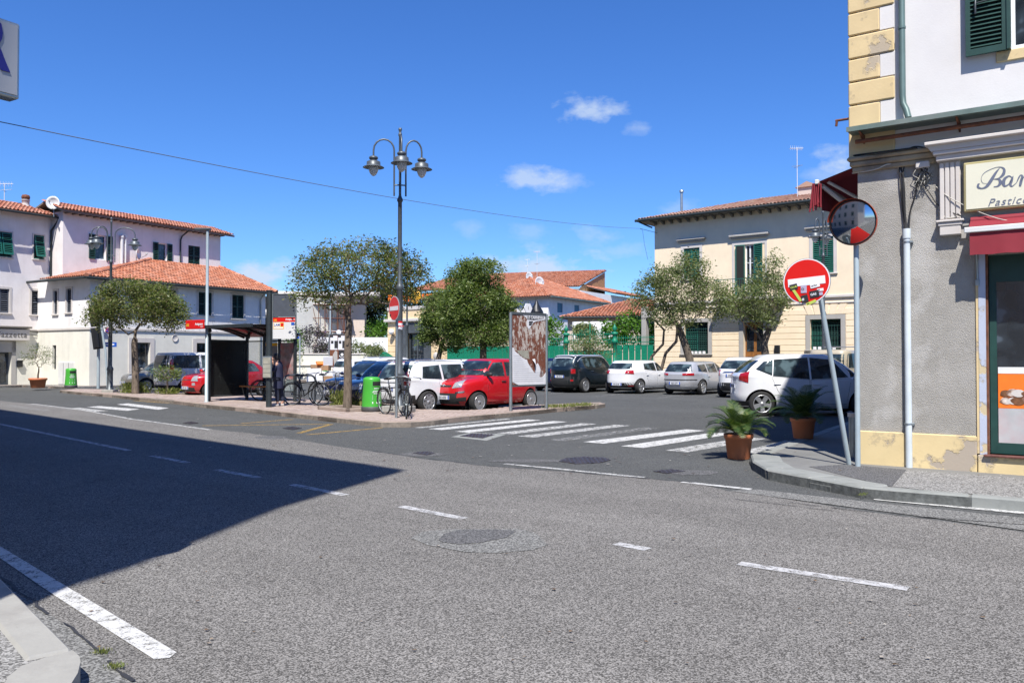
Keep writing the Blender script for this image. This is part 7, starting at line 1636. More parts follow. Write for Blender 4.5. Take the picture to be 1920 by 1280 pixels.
c.mirrored('round_reflector', [(.55,.52),(.65,.52)], [(.55,.60),(.65,.60)], M['tail'], 'rear', yaw=R(10), off=.014); c.patch('rear_bumper_band', [(-.85,.40),(.85,.40)], [(-.85,.72),(.85,.72)], M['plastic'], 'rear', off=.004, N=17)
# ---- white hatchback
S = dict(L=4.05, W=1.72, H=1.46, wb=2.57, wfx=1.25, r=.31, hood=.82, cowl=(1.12,.95), roof=(.38,-1.50), belt=.93, tailz=1.02, rb=.16, paint='white', wheel='five', tumble=.73, pr=.42, txt='FA 518', rearwin=(.60,1.08,.52,1.32),
 sidewin=[([(.92,.99),(.08,.98)],[(.38,1.32),(.08,1.35)]), ([(.0,.98),(-.98,1.05)],[(.0,1.35),(-.90,1.30)])],
 doors=[([(.04,.30),(.84,.30)],[(.04,.94),(.94,.95)]), ([(-.80,.62),(-.62,.30),(.0,.30)],[(-.95,.98),(-.4,.96),(.0,.94)])], sill=CP['white'])
c = Car('whitehatch', 'white hatchback with black lower bumper between the crossover and the silver estate', place(1200, 738, HB_, S, 1, -1), HB_, S); c.trim()
c.mirrored('tail_light', [(.42,.88),(.86,.86)], [(.46,1.0),(.84,1.03)], M['tail'], 'rear', yaw=R(30), off=.01); c.patch('rear_bumper_band', [(-.80,.28),(.80,.28)], [(-.66,.48),(.66,.48)], M['plastic'], 'rear', off=.004, N=17); c.mirrored('reflector', [(.52,.33),(.74,.33)], [(.52,.38),(.74,.38)], M['tail'], 'rear', yaw=R(14), off=.012)
# ---- silver estate
S = dict(L=4.43, W=1.74, H=1.42, wb=2.6, wfx=1.32, r=.31, hood=.78, cowl=(1.22,.92), roof=(.42,-1.70), belt=.90, tailz=.94, rb=.14, paint='silver', wheel='five', tumble=.70, pr=.50, txt='BZ 277', rearwin=(.64,.98,.52,1.29),
 sidewin=[([(1.0,.96),(.18,.94)],[(.42,1.28),(.18,1.31)]), ([(.10,.94),(-.72,.95)],[(.10,1.31),(-.72,1.30)]), ([(-.82,.95),(-1.55,.99)],[(-.82,1.30),(-1.45,1.25)])],
 doors=[([(.14,.30),(.92,.30)],[(.14,.90),(1.04,.91)]), ([(-.86,.62),(-.68,.30),(.10,.30)],[(-.92,.91),(-.4,.91),(.10,.90)])], sill=CP['silver'], rearbump=CP['silver'])
c = Car('silver', 'silver estate car with slim red tail lamps in the row by the villa', place(1316, 740, HB_, S, 1, -1), HB_, S); c.trim()
c.mirrored('tail_light', [(.34,.82),(.84,.82)], [(.34,.90),(.84,.92)], M['tail'], 'rear', yaw=R(22), off=.01); c.patch('bumper_strip', [(-.84,.62),(.84,.62)], [(-.84,.66),(.84,.66)], M['plastic'], 'rear', off=.010, N=17)
# ---- white small crossover
S = dict(L=4.25, W=1.80, H=1.60, wb=2.57, wfx=1.30, r=.33, hood=.93, cowl=(1.15,1.07), roof=(.42,-1.50), belt=1.03, tailz=1.08, rb=.14, paint='white', wheel='seven', tumble=.72, pr=.88, txt='FG 735', rearwin=(.66,1.14,.54,1.45),
 sidewin=[([(.95,1.09),(.10,1.07)],[(.42,1.43),(.10,1.46)]), ([(.02,1.07),(-.75,1.09)],[(.02,1.46),(-.75,1.44)]), ([(-.85,1.10),(-1.35,1.14)],[(-.85,1.43),(-1.28,1.39)])],
 doors=[([(.06,.36),(.86,.36)],[(.06,1.03),(.97,1.04)]), ([(-.86,.66),(-.66,.36),(.02,.36)],[(-.92,1.04),(-.4,1.04),(.02,1.03)])])
q = G(1343, 745); h = HB_.normalized(); l = Vector((-h.y, h.x)); c = Car('smallsuv', 'white small crossover seen from behind between the silver estate and the nearest white car', Vector((q.x, q.y, 0)) - Vector((-h.x*2.0 + l.x*.72, -h.y*2.0 + l.y*.72, 0)), HB_, S); c.trim()
c.mirrored('tail_light', [(.62,.86),(.86,.86)], [(.62,1.08),(.84,1.10)], M['tail'], 'rear', yaw=R(22), off=.010); c.mirrored('tail_light_centre', [(.68,.92),(.82,.92)], [(.68,1.02),(.80,1.03)], CP['white'], 'rear', yaw=R(22), off=.014)
c.patch('tailgate_handle', [(-.42,.98),(.42,.98)], [(-.34,1.02),(.34,1.02)], M['chrome'], 'rear', off=.02); c.patch('rear_bumper_band', [(-.84,.30),(.84,.30)], [(-.84,.60),(.84,.60)], M['plastic'], 'rear', off=.004, N=17)
# ---- nearest white car, half in the shade
S = dict(L=3.84, W=1.82, H=1.69, wb=2.70, wfx=1.38, r=.335, hood=.98, cowl=(1.42,1.08), roof=(.60,-1.18), belt=.99, tailz=1.10, rb=.05, paint='white', wheel='five', tumble=.70, pr=.80, txt='EN 466', rearwin=(.62,1.18,.54,1.50),
 sidewin=[([(1.42,1.09),(1.06,1.05)],[(1.22,1.22),(1.06,1.30)]), ([(1.0,1.05),(-.0,1.0)],[(.60,1.52),(-.0,1.58)]), ([(-.05,1.0),(-1.02,1.08)],[(-.05,1.58),(-.95,1.53)]), ([(-1.04,1.09),(-1.45,1.26)],[(-.98,1.52),(-1.22,1.47)])],
 doors=[([(-.02,.34),(.92,.34)],[(-.02,.98),(1.06,1.02)]), ([(-.90,.70),(-.68,.34),(-.06,.34)],[(-1.05,1.06),(-.5,1.02),(-.06,.98)])], sill=CP['white'])
hd = Vector((.999, -.04)); c = Car('nearest', 'nearest white hatchback half shaded behind the potted cycads', place(1428, 780, hd, S, 1, -1), hd, S); c.trim()
c.mirrored('tail_light', [(.52,.98),(.98,.90)], [(.60,1.14),(1.0,1.20)], M['tail'], 'rear', yaw=R(48), off=.012)
# ---- beige off-roader roof
S = dict(L=4.4, W=1.80, H=1.88, wb=2.6, wfx=1.3, r=.36, hood=1.1, cowl=(1.1,1.22), roof=(.65,-2.05), belt=1.15, tailz=1.15, rb=.04, paint='beige', wheel='five', tumble=.84, pr=.8, txt='AG 219', rearwin=(.70,1.2,.70,1.7),
 sidewin=[([(.9,1.2),(.15,1.2)],[(.7,1.72),(.15,1.74)]), ([(.07,1.2),(-.8,1.2)],[(.07,1.74),(-.8,1.74)]), ([(-.9,1.2),(-1.9,1.2)],[(-.9,1.74),(-1.85,1.72)])], doors=[([(.1,.4),(.85,.4)],[(.1,1.14),(.9,1.14)])])
q = P(1585, 700, 32.0); c = Car('offroad', 'beige off road car whose roof shows above the nearest white car', (q.x, q.y, 0), HB_, S); c.trim()
MB().tube([(-.6,-.6,1.98),(.4,-.6,1.98),(.4,.6,1.98),(-.6,.6,1.98),(-.6,-.6,1.98)], .02, 6).build('roof_rack', M['alloy'], c.t)
# ---- back row cars whose roofs show between the trees
def rowcar(label, px, Y, paint, H, L, wheel='cover', rails=False):
    S = dict(L=L, W=1.75, H=H, wb=L*.6, wfx=L*.3+.05, r=.31, hood=H*.56, cowl=(L*.27,H*.65), roof=(L*.09,-L*.40), belt=H*.64, tailz=H*.67, rb=.12, paint=paint, wheel=wheel, tumble=.73, txt='CK 702', rearwin=(.64,H*.70,.55,H*.90),
     sidewin=[([(L*.22,H*.685),(L*.04,H*.675)],[(L*.10,H*.90),(L*.04,H*.925)]), ([(L*.02,H*.675),(-L*.17,H*.68)],[(L*.02,H*.925),(-L*.17,H*.92)]), ([(-L*.19,H*.68),(-L*.37,H*.71)],[(-L*.19,H*.92),(-L*.35,H*.88)])],
     doors=[([(L*.03,.30),(L*.2,.30)],[(L*.03,H*.64),(L*.22,H*.64)])])
    q = P(px, 700, Y); c = Car('row', label, (q.x, q.y, 0), HB_, S); c.trim(); c.mirrored('tail_light', [(.62,H*.56),(.84,H*.56)], [(.62,H*.68),(.84,H*.70)], M['tail'], 'rear', yaw=R(25), off=.01)
    if rails:
        for sd in (-1, 1): MB().tube([(L*.05,sd*.6,H-.01),(0,sd*.6,H+.03),(-L*.35,sd*.6,H+.02),(-L*.37,sd*.6,H-.03)], .018, 6).build('roof_rail', M['alloy'], c.t)
    return c
rowcar('white car with red tail lamp whose roof shows left of the white estate roof', 688, 45.5, 'white', 1.52, 4.1); rowcar('silvery white estate whose roof shows between tree trunk and lamp post', 742, 43.5, 'pearl', 1.58, 4.5, rails=True)
rowcar('black saloon roof showing right of the lamp post', 806, 42.5, 'black', 1.48, 4.2); rowcar('white car roof showing just left of the red hatchback', 866, 41.0, 'white', 1.50, 4.2); rowcar('dark navy car between the rusty board and the black crossover', 1062, 40.0, 'navy', 1.56, 3.9)
# ================================================================== VEGETATION
def rnd_in(ells, n, surf=.35):
    vol = np.array([e[3]*e[4]*e[5] for e in ells]); pk = RNG.choice(len(ells), n, p=vol/vol.sum()); out = []
    for k in pk:
        e = ells[k]; d = RNG.normal(size=3); d /= np.linalg.norm(d); r = RNG.random()**(1/3*(1-surf)); out.append((e[0]+d[0]*r*e[3], e[1]+d[1]*r*e[4], e[2]+d[2]*r*e[5]))
    return np.array(out)
def leaves(name, centers, per, spread, size, mat, parent, up=.35, aspect=2.2, flat=0):
    c = np.repeat(np.array(centers), per, axis=0); n = len(c); c = c + RNG.normal(size=(n, 3))*spread*np.array([1, 1, .8])
    a = RNG.normal(size=(n, 3)); a[:, 2] *= .55; a /= np.linalg.norm(a, axis=1)[:, None]
    b = RNG.normal(size=(n, 3)); b[:, 2] *= .45; b -= (b*a).sum(1)[:, None]*a; b /= np.linalg.norm(b, axis=1)[:, None]
    s = size*(.6+.8*RNG.random(n))[:, None]; nn = np.cross(a, b)
    v = np.stack([c - a*s*.5, c + b*s*.5/aspect - nn*s*.06, c + a*s*.5, c - b*s*.5/aspect - nn*s*.06], 1).reshape(-1, 3)
    me = bpy.data.meshes.new(name); me.vertices.add(4*n); me.vertices.foreach_set('co', v.ravel()); me.loops.add(4*n); me.loops.foreach_set('vertex_index', np.arange(4*n)); me.polygons.add(n); me.polygons.foreach_set('loop_start', np.arange(0, 4*n, 4)); me.polygons.foreach_set('loop_total', np.full(n, 4)); me.update(); me.validate()
    me.materials.append(mat); o = bpy.data.objects.new(name, me); COL.objects.link(o); o.parent = parent; tag(o, kind='stuff'); return o
def grow(trunk, r0, ells, ntar, tipr=.006, seg=.22, bias=.25, wob=.035, e=2.3):
    """trunk: list of points; returns nodes, parent, radius"""
    pos = [np.array(p, float) for p in trunk]; par = [-1] + list(range(len(trunk)-1)); root = len(trunk)-1; plen = [0.0]*len(trunk)
    T = rnd_in(ells, ntar, .25); T = T[np.argsort(np.linalg.norm(T-pos[root], axis=1))]
    for t in T:
        P_ = np.array(pos); d = np.linalg.norm(P_-t, axis=1) + bias*np.array(plen); d[:root] += 5; 
        # avoid sharp downward growth
        k = int(np.argmin(d)); L = np.linalg.norm(t-pos[k]); n = max(1, int(L/seg)); prev = k; st = pos[k]; side = RNG.normal(size=3)*L*.10
        for i in range(1, n+1):
            f = i/n; q = st + (t-st)*f + side*math.sin(math.pi*f) + RNG.normal(size=3)*wob*(1 if i < n else 0) + np.array([0, 0, -.10*L*math.sin(math.pi*f)])
            pos.append(q); par.append(prev); plen.append(plen[prev]+L/n); prev = len(pos)-1
    N = len(pos); ch = [[] for _ in range(N)]
    for i in range(1, N): ch[par[i]].append(i)
    rad = [0.0]*N
    for i in range(N-1, -1, -1): rad[i] = tipr if not ch[i] else sum(rad[c]**e for c in ch[i])**(1/e)
    k = r0/rad[root]
    for i in range(N): rad[i] = tipr + (rad[i]-tipr)*(r0-tipr)/(rad[root]-tipr) if i > root else r0*(1.35-.35*min(1, i/max(1, root)))
    return pos, par, ch, rad
def wood(nodes, mat, parent, nt, trunkname='trunk', tw=None):
    pos, par, ch, rad = nodes; o = MB(); o2 = MB(); N = len(pos)
    stack = [0]; 
    while stack:
        s0 = stack.pop(); chain = [par[s0], s0] if par[s0] >= 0 else [s0]; cur = s0
        while ch[cur]:
            c = sorted(ch[cur], key=lambda q: -rad[q]); stack += c[1:]; cur = c[0]; chain.append(cur)
        if len(chain) < 2: continue
        rs = [rad[i] for i in chain]; 
        if par[s0] >= 0: rs[0] = rs[1]
        big = max(rs); n = 9 if big > .06 else (6 if big > .02 else 4)
        (o if big > .022 else o2).tube([tuple(pos[i]) for i in chain], rs, n, 0, None, False)
    tr = o.build(trunkname, mat, parent)
    if o2.v: tag(o2.build('twigs', tw or M['twig'], parent), kind='stuff')
    return tr
def tree(name, label, base, trunk, r0, ells, ntar, per, spread, size, leafm, bark, group=None, bare=0.0, seg=.22, cat='tree', tips_only=False, twm=None, bias=.25):
    t = thing(name, label, cat, base, 0, group); nd = grow(trunk, r0, ells, ntar, seg=seg, bias=bias); wood(nd, bark, t, 0, tw=twm)
    pos, par, ch, rad = nd; tips = [pos[i] for i in range(len(pos)) if (not ch[i]) and RNG.random() > bare]
    mid = [pos[i] for i in range(len(trunk), len(pos)) if ch[i] and rad[i] < .018 and RNG.random() < .35*(1-bare)]
    leaves('crown', tips + mid, per, spread, size, leafm, t); return t
def rel(base, pts):      # list of (px,py[,dY]) -> local coordinates
    out = []
    for p in pts:
        q = P(p[0], p[1], base.y + (p[2] if len(p) > 2 else 0)); out.append((q.x-base.x, q.y-base.y, q.z-base.z))
    return out
def ell(base, lst):      # (px,py,rx_px,rz_px,dY,ry_m)
    out = []
    for (px, py, rx, rz, dY, ry) in lst:
        Y = base.y+dY; q = P(px, py, Y); k = Y/1550; out.append((q.x-base.x, q.y-base.y, q.z-base.z, rx*k, ry, rz*k))
    return out
# central big tree
b = G(651, 766, .12)
tree('holm_oak', 'large spreading evergreen tree with bare twigs in the centre of the island', b, [(0,0,0)]+rel(b, [(652,720),(652,660),(653,625),(655,608)]), .095,
 ell(b, [(672,505,96,42,0,1.5),(600,520,50,42,.2,1.1),(745,510,56,48,0,1.2),(575,555,34,24,-.2,.7),(650,560,70,24,.3,1.0),(700,470,60,18,0,1.1),(622,478,42,20,0,.9),(782,545,36,34,.1,.8),(735,555,40,22,-.2,.8)]), 760, 38, .125, .085, M['leaf_oak'], M['bark'], bare=.05, bias=.18)
# small left tree
b = G(254, 738, .12)
tree('young_oak', 'small round topped tree in front of the low corner house', b, [(0,0,0)]+rel(b, [(254,700),(253,665),(252,645),(253,637)]), .11,
 ell(b, [(255,572,82,36,0,1.8),(205,590,42,30,0,1.1),(305,588,46,30,0,1.2),(255,545,60,16,0,1.3),(330,598,22,18,0,.6),(182,600,22,18,.2,.6)]), 520, 56, .15, .11, M['leaf_oak'], M['bark'], bare=.03, bias=.2)
# round trees at the fence
b = Vector((P(826, 700, 50).x, 50, .12))
tree('bay_tree', 'smaller round evergreen tree in front of the cream shop corner', b, [(0,0,0)]+rel(b, [(822,672),(826,655),(830,640)]), .13, ell(b, [(828,590,36,44,0,1.3),(842,640,26,20,0,.9),(808,620,20,30,0,.8),(850,570,26,30,.2,1)]), 380, 90, .20, .15, M['leaf_round'], M['bark'])
b = Vector((P(905, 700, 47).x, 47, .12))
tree('laurel_tree', 'broad dense round evergreen tree left of the rusty notice board', b, [(0,0,0)]+rel(b, [(906,680),(906,655),(905,635)]), .17, ell(b, [(890,575,66,50,0,2.0),(900,510,44,24,0,1.4),(862,600,40,38,-.4,1.2),(938,590,36,50,0,1.4),(905,625,60,28,-.3,1.5),(870,530,36,30,.2,1.2)]), 850, 84, .20, .15, M['leaf_round'], M['bark'])
# olives before the villa
b = Vector((P(1297, 700, 41.5).x, 41.5, .12))
t1 = tree('olive_tree', 'wide olive tree with several crooked trunks before the left part of the villa', b, [(0,0,0)]+rel(b, [(1293,672),(1286,650),(1277,625),(1272,612)]), .16, ell(b, [(1275,545,54,44,0,1.6),(1222,555,38,34,.2,1.2),(1330,565,44,36,0,1.3),(1290,505,38,28,0,1.1),(1235,520,26,26,0,.9),(1355,545,26,22,-.2,.8),(1265,590,60,22,0,1.2)]), 560, 46, .20, .13, M['leaf_olive'], M['bark_olive'])
o = MB(); base_pts = rel(b, [(1238,700,.3),(1248,662,.2),(1268,640),(1270,612),(1250,590)]); o.tube(base_pts, [.09,.08,.075,.06,.03], 7); o.build('side_trunk', M['bark_olive'], t1)
o = MB(); o.tube(rel(b, [(1208,705,.5),(1222,668,.4),(1243,645,.3),(1245,618,.2),(1225,598,.1),(1208,575)]), [.08,.07,.065,.055,.04,.02], 7); o.build('side_trunk', M['bark_olive'], t1)
b = Vector((P(1440, 700, 40).x, 40, .12))
t2 = tree('olive_tree', 'narrower olive tree with forked pale trunk before the villa door', b, [(0,0,0)]+rel(b, [(1436,668),(1432,645),(1438,628),(1442,618)]), .15, ell(b, [(1432,560,44,52,0,1.3),(1440,505,26,30,0,.9),(1395,575,34,28,0,1.0),(1470,545,20,38,0,.7),(1425,600,34,14,0,.9)]), 370, 42, .20, .13, M['leaf_olive'], M['bark_olive'])
o = MB(); o.tube(rel(b, [(1434,650),(1420,625),(1405,612),(1392,603),(1385,580),(1375,560)]), [.08,.065,.05,.045,.035,.015], 7); o.build('side_trunk', M['bark_olive'], t2)
# dark trees between the buildings
b = Vector((P(706, 700, 76).x, 76, 0)); tree('dark_conifer', 'dark evergreen tree between the scaffolded building and the cream shop', b, [(0,0,0)]+rel(b, [(706,650),(706,600)]), .3, ell(b, [(706,590,26,52,0,2.5),(728,560,22,36,0,2),(690,600,22,34,0,2)]), 240, 46, .55, .3, M['leaf_dark'], M['bark'], seg=.6)
b = Vector((P(712, 700, 70).x, 70, 0)); tree('light_bush', 'brighter green bush below the dark evergreen', b, [(0,0,0)]+rel(b, [(712,665),(710,640)]), .12, ell(b, [(706,622,22,16,0,1.5),(722,606,10,14,0,1)]), 90, 36, .35, .22, M['leaf_bright'], M['bark'], cat='bush', seg=.5)
b = Vector((P(785, 700, 75).x, 75, 0)); tree('distant_conifer', 'distant dark tree top above the cream shop roof', b, [(0,0,0)]+rel(b, [(785,650),(785,600)]), .25, ell(b, [(783,568,16,14,0,1.5)]), 60, 36, .45, .28, M['leaf_dark'], M['bark'], seg=.6)
# bushes behind the fence
for (px, py, Y, rx, rz, lab, m) in [(1036,628,53.5,20,34,'bright green fig bush behind the fence right of the notice board','leaf_bright'),(1152,630,52,22,26,'bright green bush just right of the ornate gate','leaf_bright'),(1182,620,51.5,22,36,'tallest bright green bush behind the right hand fence','leaf_bright'),(1215,632,50.5,18,28,'green bush next to the grey pillar behind the fence','leaf_bright'),(1098,622,55,18,12,'grey green shrub above the gate top','leaf_olive')]:
    b = Vector((P(px, 700, Y).x, Y, 0)); tree('garden_bush', lab, b, [(0,0,0)]+rel(b, [(px,680),(px,655)]), .07, ell(b, [(px,py,rx,rz,0,.9),(px-rx*.5,py-rz*.5,rx*.5,rz*.5,0,.6)]), 90, 22, .2, .22, M[m], M['bark'], 'bushes behind the green fence', cat='bush', seg=.35)
b = Vector((P(1108, 700, 46.5).x, 46.5, .12)); tree('oleander', 'loose oleander bush in front of the ornate green gate', b, [(0,0,0)]+rel(b, [(1108,690)]), .05, ell(b, [(1090,655,24,22,0,.9),(1115,650,22,24,0,.9),(1140,662,14,14,0,.5)]), 130, 26, .2, .13, M['leaf_olive'], M['bark_olive'], cat='bush', seg=.3)
# shrubs behind the low wall
for (px, py, Y, rx, rz, lab, m) in [(588,632,57,26,20,'purple flowering bush behind the low garden wall','leaf_purple'),(553,640,56.5,14,24,'yellow green shrub beside the bus stop flag','leaf_bright'),(606,655,56.8,16,10,'lower mixed shrub right of the purple bush','leaf_purple'),(668,655,56.8,26,12,'grey green rosemary like shrub over the low wall','leaf_olive'),(700,658,56,14,8,'small shrub by the white gate pillar','leaf_olive')]:
    b = Vector((P(px, 700, Y).x, Y, .8)); tree('wall_shrub', lab, b, [(0,0,0)]+rel(b, [(px,672)]), .05, ell(b, [(px,py,rx,rz,0,.8)]), 90, 22, .2, .15, M[m], M['bark'], 'shrubs behind the low garden wall', cat='bush', seg=.35)
# climbing plant hanging on the low wall
b = Vector((P(550, 672, 54.2).x, 54.2, 1.7)); t = thing('hanging_creeper', 'creeper hanging over the low wall at the bus stop flag', 'plant', b); leaves('leaf_mass', [(random.uniform(-.6,.6), 0, -random.uniform(0,.9)*(1-abs(k/60-.5))) for k in range(60)], 6, .12, .12, M['leaf_olive'], t)
# shrub on the island
b = G(313, 739, .12); tree('island_shrub', 'small leafy shrub on the island in front of the white people carrier', b, [(0,0,0)]+rel(b, [(314,722),(313,710)]), .03, ell(b, [(314,700,27,13,0,.45)]), 110, 16, .09, .09, M['leaf_round'], M['bark'], cat='bush', seg=.15)
# potted olive by the left house
q = G(71, 727, .12); t = thing('potted_olive', 'little olive tree in a terracotta pot against the left house', 'potted plant', q)
MB().lathe([(.27,0),(.30,.03),(.36,.36),(.40,.37),(.41,.46),(.37,.47),(.35,.40),(0,.39)], 20).build('pot', M['terracotta'], t)
nd = grow([(0,0,.38),(0,0,.6),(.03,0,.8)], .035, [(-.1,0,1.6,.75,.5,.5),(.25,0,1.35,.5,.4,.4),(-.45,0,1.4,.35,.3,.35)], 150, tipr=.004, seg=.12); wood(nd, M['bark_olive'], t, 0)
leaves('crown', [nd[0][i] for i in range(len(nd[0])) if not nd[2][i]], 16, .08, .07, M['leaf_olive'], t)
# weeds and ground cover
def weeds(name, label, pts, n, h, mat, spread=.35, cat='plant', bl=.10):
    b = pts[0]; t = thing(name, label, cat, b); cs = []
    for k in range(n): p = random.choice(pts); cs.append((p.x-b.x+random.gauss(0, spread), p.y-b.y+random.gauss(0, spread*.6), random.random()**1.5*h))
    c = np.array(cs); m = len(c); s = bl*(.5+RNG.random(m))[:, None]; a = RNG.normal(size=(m, 3))*.45; a[:, 2] = 1; a /= np.linalg.norm(a, axis=1)[:, None]; bb_ = np.cross(a, RNG.normal(size=(m, 3))); bb_ /= np.linalg.norm(bb_, axis=1)[:, None]
    v = np.stack([c, c+a*s*.5+bb_*s*.12, c+a*s, c+a*s*.5-bb_*s*.12], 1).reshape(-1, 3); me = bpy.data.meshes.new('blades'); me.from_pydata(v.tolist(), [], [(4*i, 4*i+1, 4*i+2, 4*i+3) for i in range(m)]); me.materials.append(mat)
    o = bpy.data.objects.new('blades', me); COL.objects.link(o); o.parent = t; tag(o, kind='stuff')
    return t
W1 = weeds('weed_patch', 'tufted green weeds in the stone edged pit under the central tree', [G(x, 762, .12) for x in range(632, 682, 4)], 2600, .42, M['leaf_grass'], .10)
weeds('weed_patch', 'dry weeds around the foot of the small left tree', [G(x, 737, .12) for x in range(236, 276, 4)], 1800, .38, M['leaf_grass'], .15)
weeds('weed_patch', 'low grass strip at the right tip of the island', [G(x, 765-(x-1030)*.06, .12) for x in range(1030, 1108, 3)], 900, .05, M['leaf_grass'], .16, bl=.07)
weeds('weed_patch', 'sparse weeds around the island shrub', [G(x, 739, .12) for x in range(300, 335, 4)], 600, .2, M['leaf_grass'], .12)
for (px, py, lab) in [(193,1224,'tiny green weed in the gutter crack near the rounded kerb stone'),(217,1251,'small moss tuft lower down the same gutter crack'),(90,1229,'moss growing in the joint between the two pale kerb stones'),(1618,928,'tuft of weeds at the kerb joint below the bar corner'),(1700,929,'thin grass along the right hand kerb')]:
    weeds('weed_tuft', lab, [G(px+k, py-k*.3, .01 if px < 300 else .05) for k in range(-5, 6, 2)], 90, .006, M['leaf_grass'], .022, bl=.022)
pt = thing('tree_pit', 'stone edged planting pit around the central tree', 'planter', G(650, 768, .12), bang)
for (a, b_, L) in [((-.75,-.42),(.75,-.42),0),((-.75,.42),(.75,.42),0),((-.75,-.42),(-.75,.42),1),((.75,-.42),(.75,.42),1)]:
    o = MB(); o.cbox(min(a[0],b_[0])-.05, min(a[1],b_[1])-.05, 0, max(a[0],b_[0])+.05, max(a[1],b_[1])+.05, .09, .012); o.build('edge_stone', M['kerb'], pt)
MB().box(-.7,-.37,.0,.7,.37,.03).build('soil', M['soil'], pt)
# cycads in pots
def cycad(name, label, loc, pr, ph, fr, nf, lean=0):
    t = thing('potted_cycad', label, 'potted plant', loc, 0, 'cycads in terracotta pots at the corner')
    MB().lathe([(pr*.78,0),(pr*.80,.01),(pr*.97,ph*.80),(pr*1.04,ph*.82),(pr*1.08,ph*.98),(pr*1.05,ph),(pr*.97,ph*.97),(pr*.94,ph*.9),(0,ph*.9)], 32).build('pot', M['terracotta'], t)
    MB().lathe([(.0,ph*.88),(pr*.5,ph*.95),(pr*.35,ph*1.08),(0,ph*1.12)], 12).build('stem', M['bark'], t)
    lm = MB(); rb = MB()
    for k in range(nf):
        a = 2*math.pi*k/nf*2.399*1.0+random.uniform(-.2,.2); up = random.uniform(.25, 1.15); L = fr*random.uniform(.8, 1.1); pts = []; N = 16
        for i in range(N+1):
            s_ = i/N; ang = up*1.2 - s_*s_*1.5*(1.3-up*.5); 
            if i == 0: x, z = pr*.12, ph*1.02
            else: x += math.cos(ang)*L/N; z += math.sin(ang)*L/N
            pts.append(Vector((x*math.cos(a), x*math.sin(a), z)))
        rb.tube(pts, [.008*(1-i/N*.7) for i in range(N+1)], 4)
        sidev = Vector((-math.sin(a), math.cos(a), 0)); n2 = 34
        for i in range(2, n2):
            f = i/n2*N; j = int(f); p = pts[j].lerp(pts[min(j+1, N)], f-j); d = (pts[min(j+1, N)]-pts[max(0, j-1)]).normalized(); ll = .155*fr/.6*math.sin(math.pi*min(1, .12+.9*i/n2))**.7+.02
            for sd in (-1, 1):
                q = (sidev*sd*.8 + d*.55 + Vector((0,0,.28))).normalized(); w_ = d*.0065; tip = p+q*ll*random.uniform(.85,1.1)-Vector((0,0,ll*.15)); lm.add([p-w_, p+w_, p.lerp(tip,.6)+w_, tip, p.lerp(tip,.6)-w_], [(0,1,2,3,4)])
    rb.build('frond_ribs', M['leaf_palm'], t); o = lm.build('fronds', M['leaf_palm'], t); tag(o, kind='stuff'); return t
q = G(1385, 859, 0.005); k = q.y/1550; cycad('a', 'cycad in a terracotta pot standing in the sun at the kerb corner', q, 25.5*k, 46*k, .62, 34)
q = G(1506, 821, .12); k = q.y/1550; cycad('b', 'cycad in a terracotta pot in the shade nearer the white car', q, 22*k, 38*k, .72, 30)
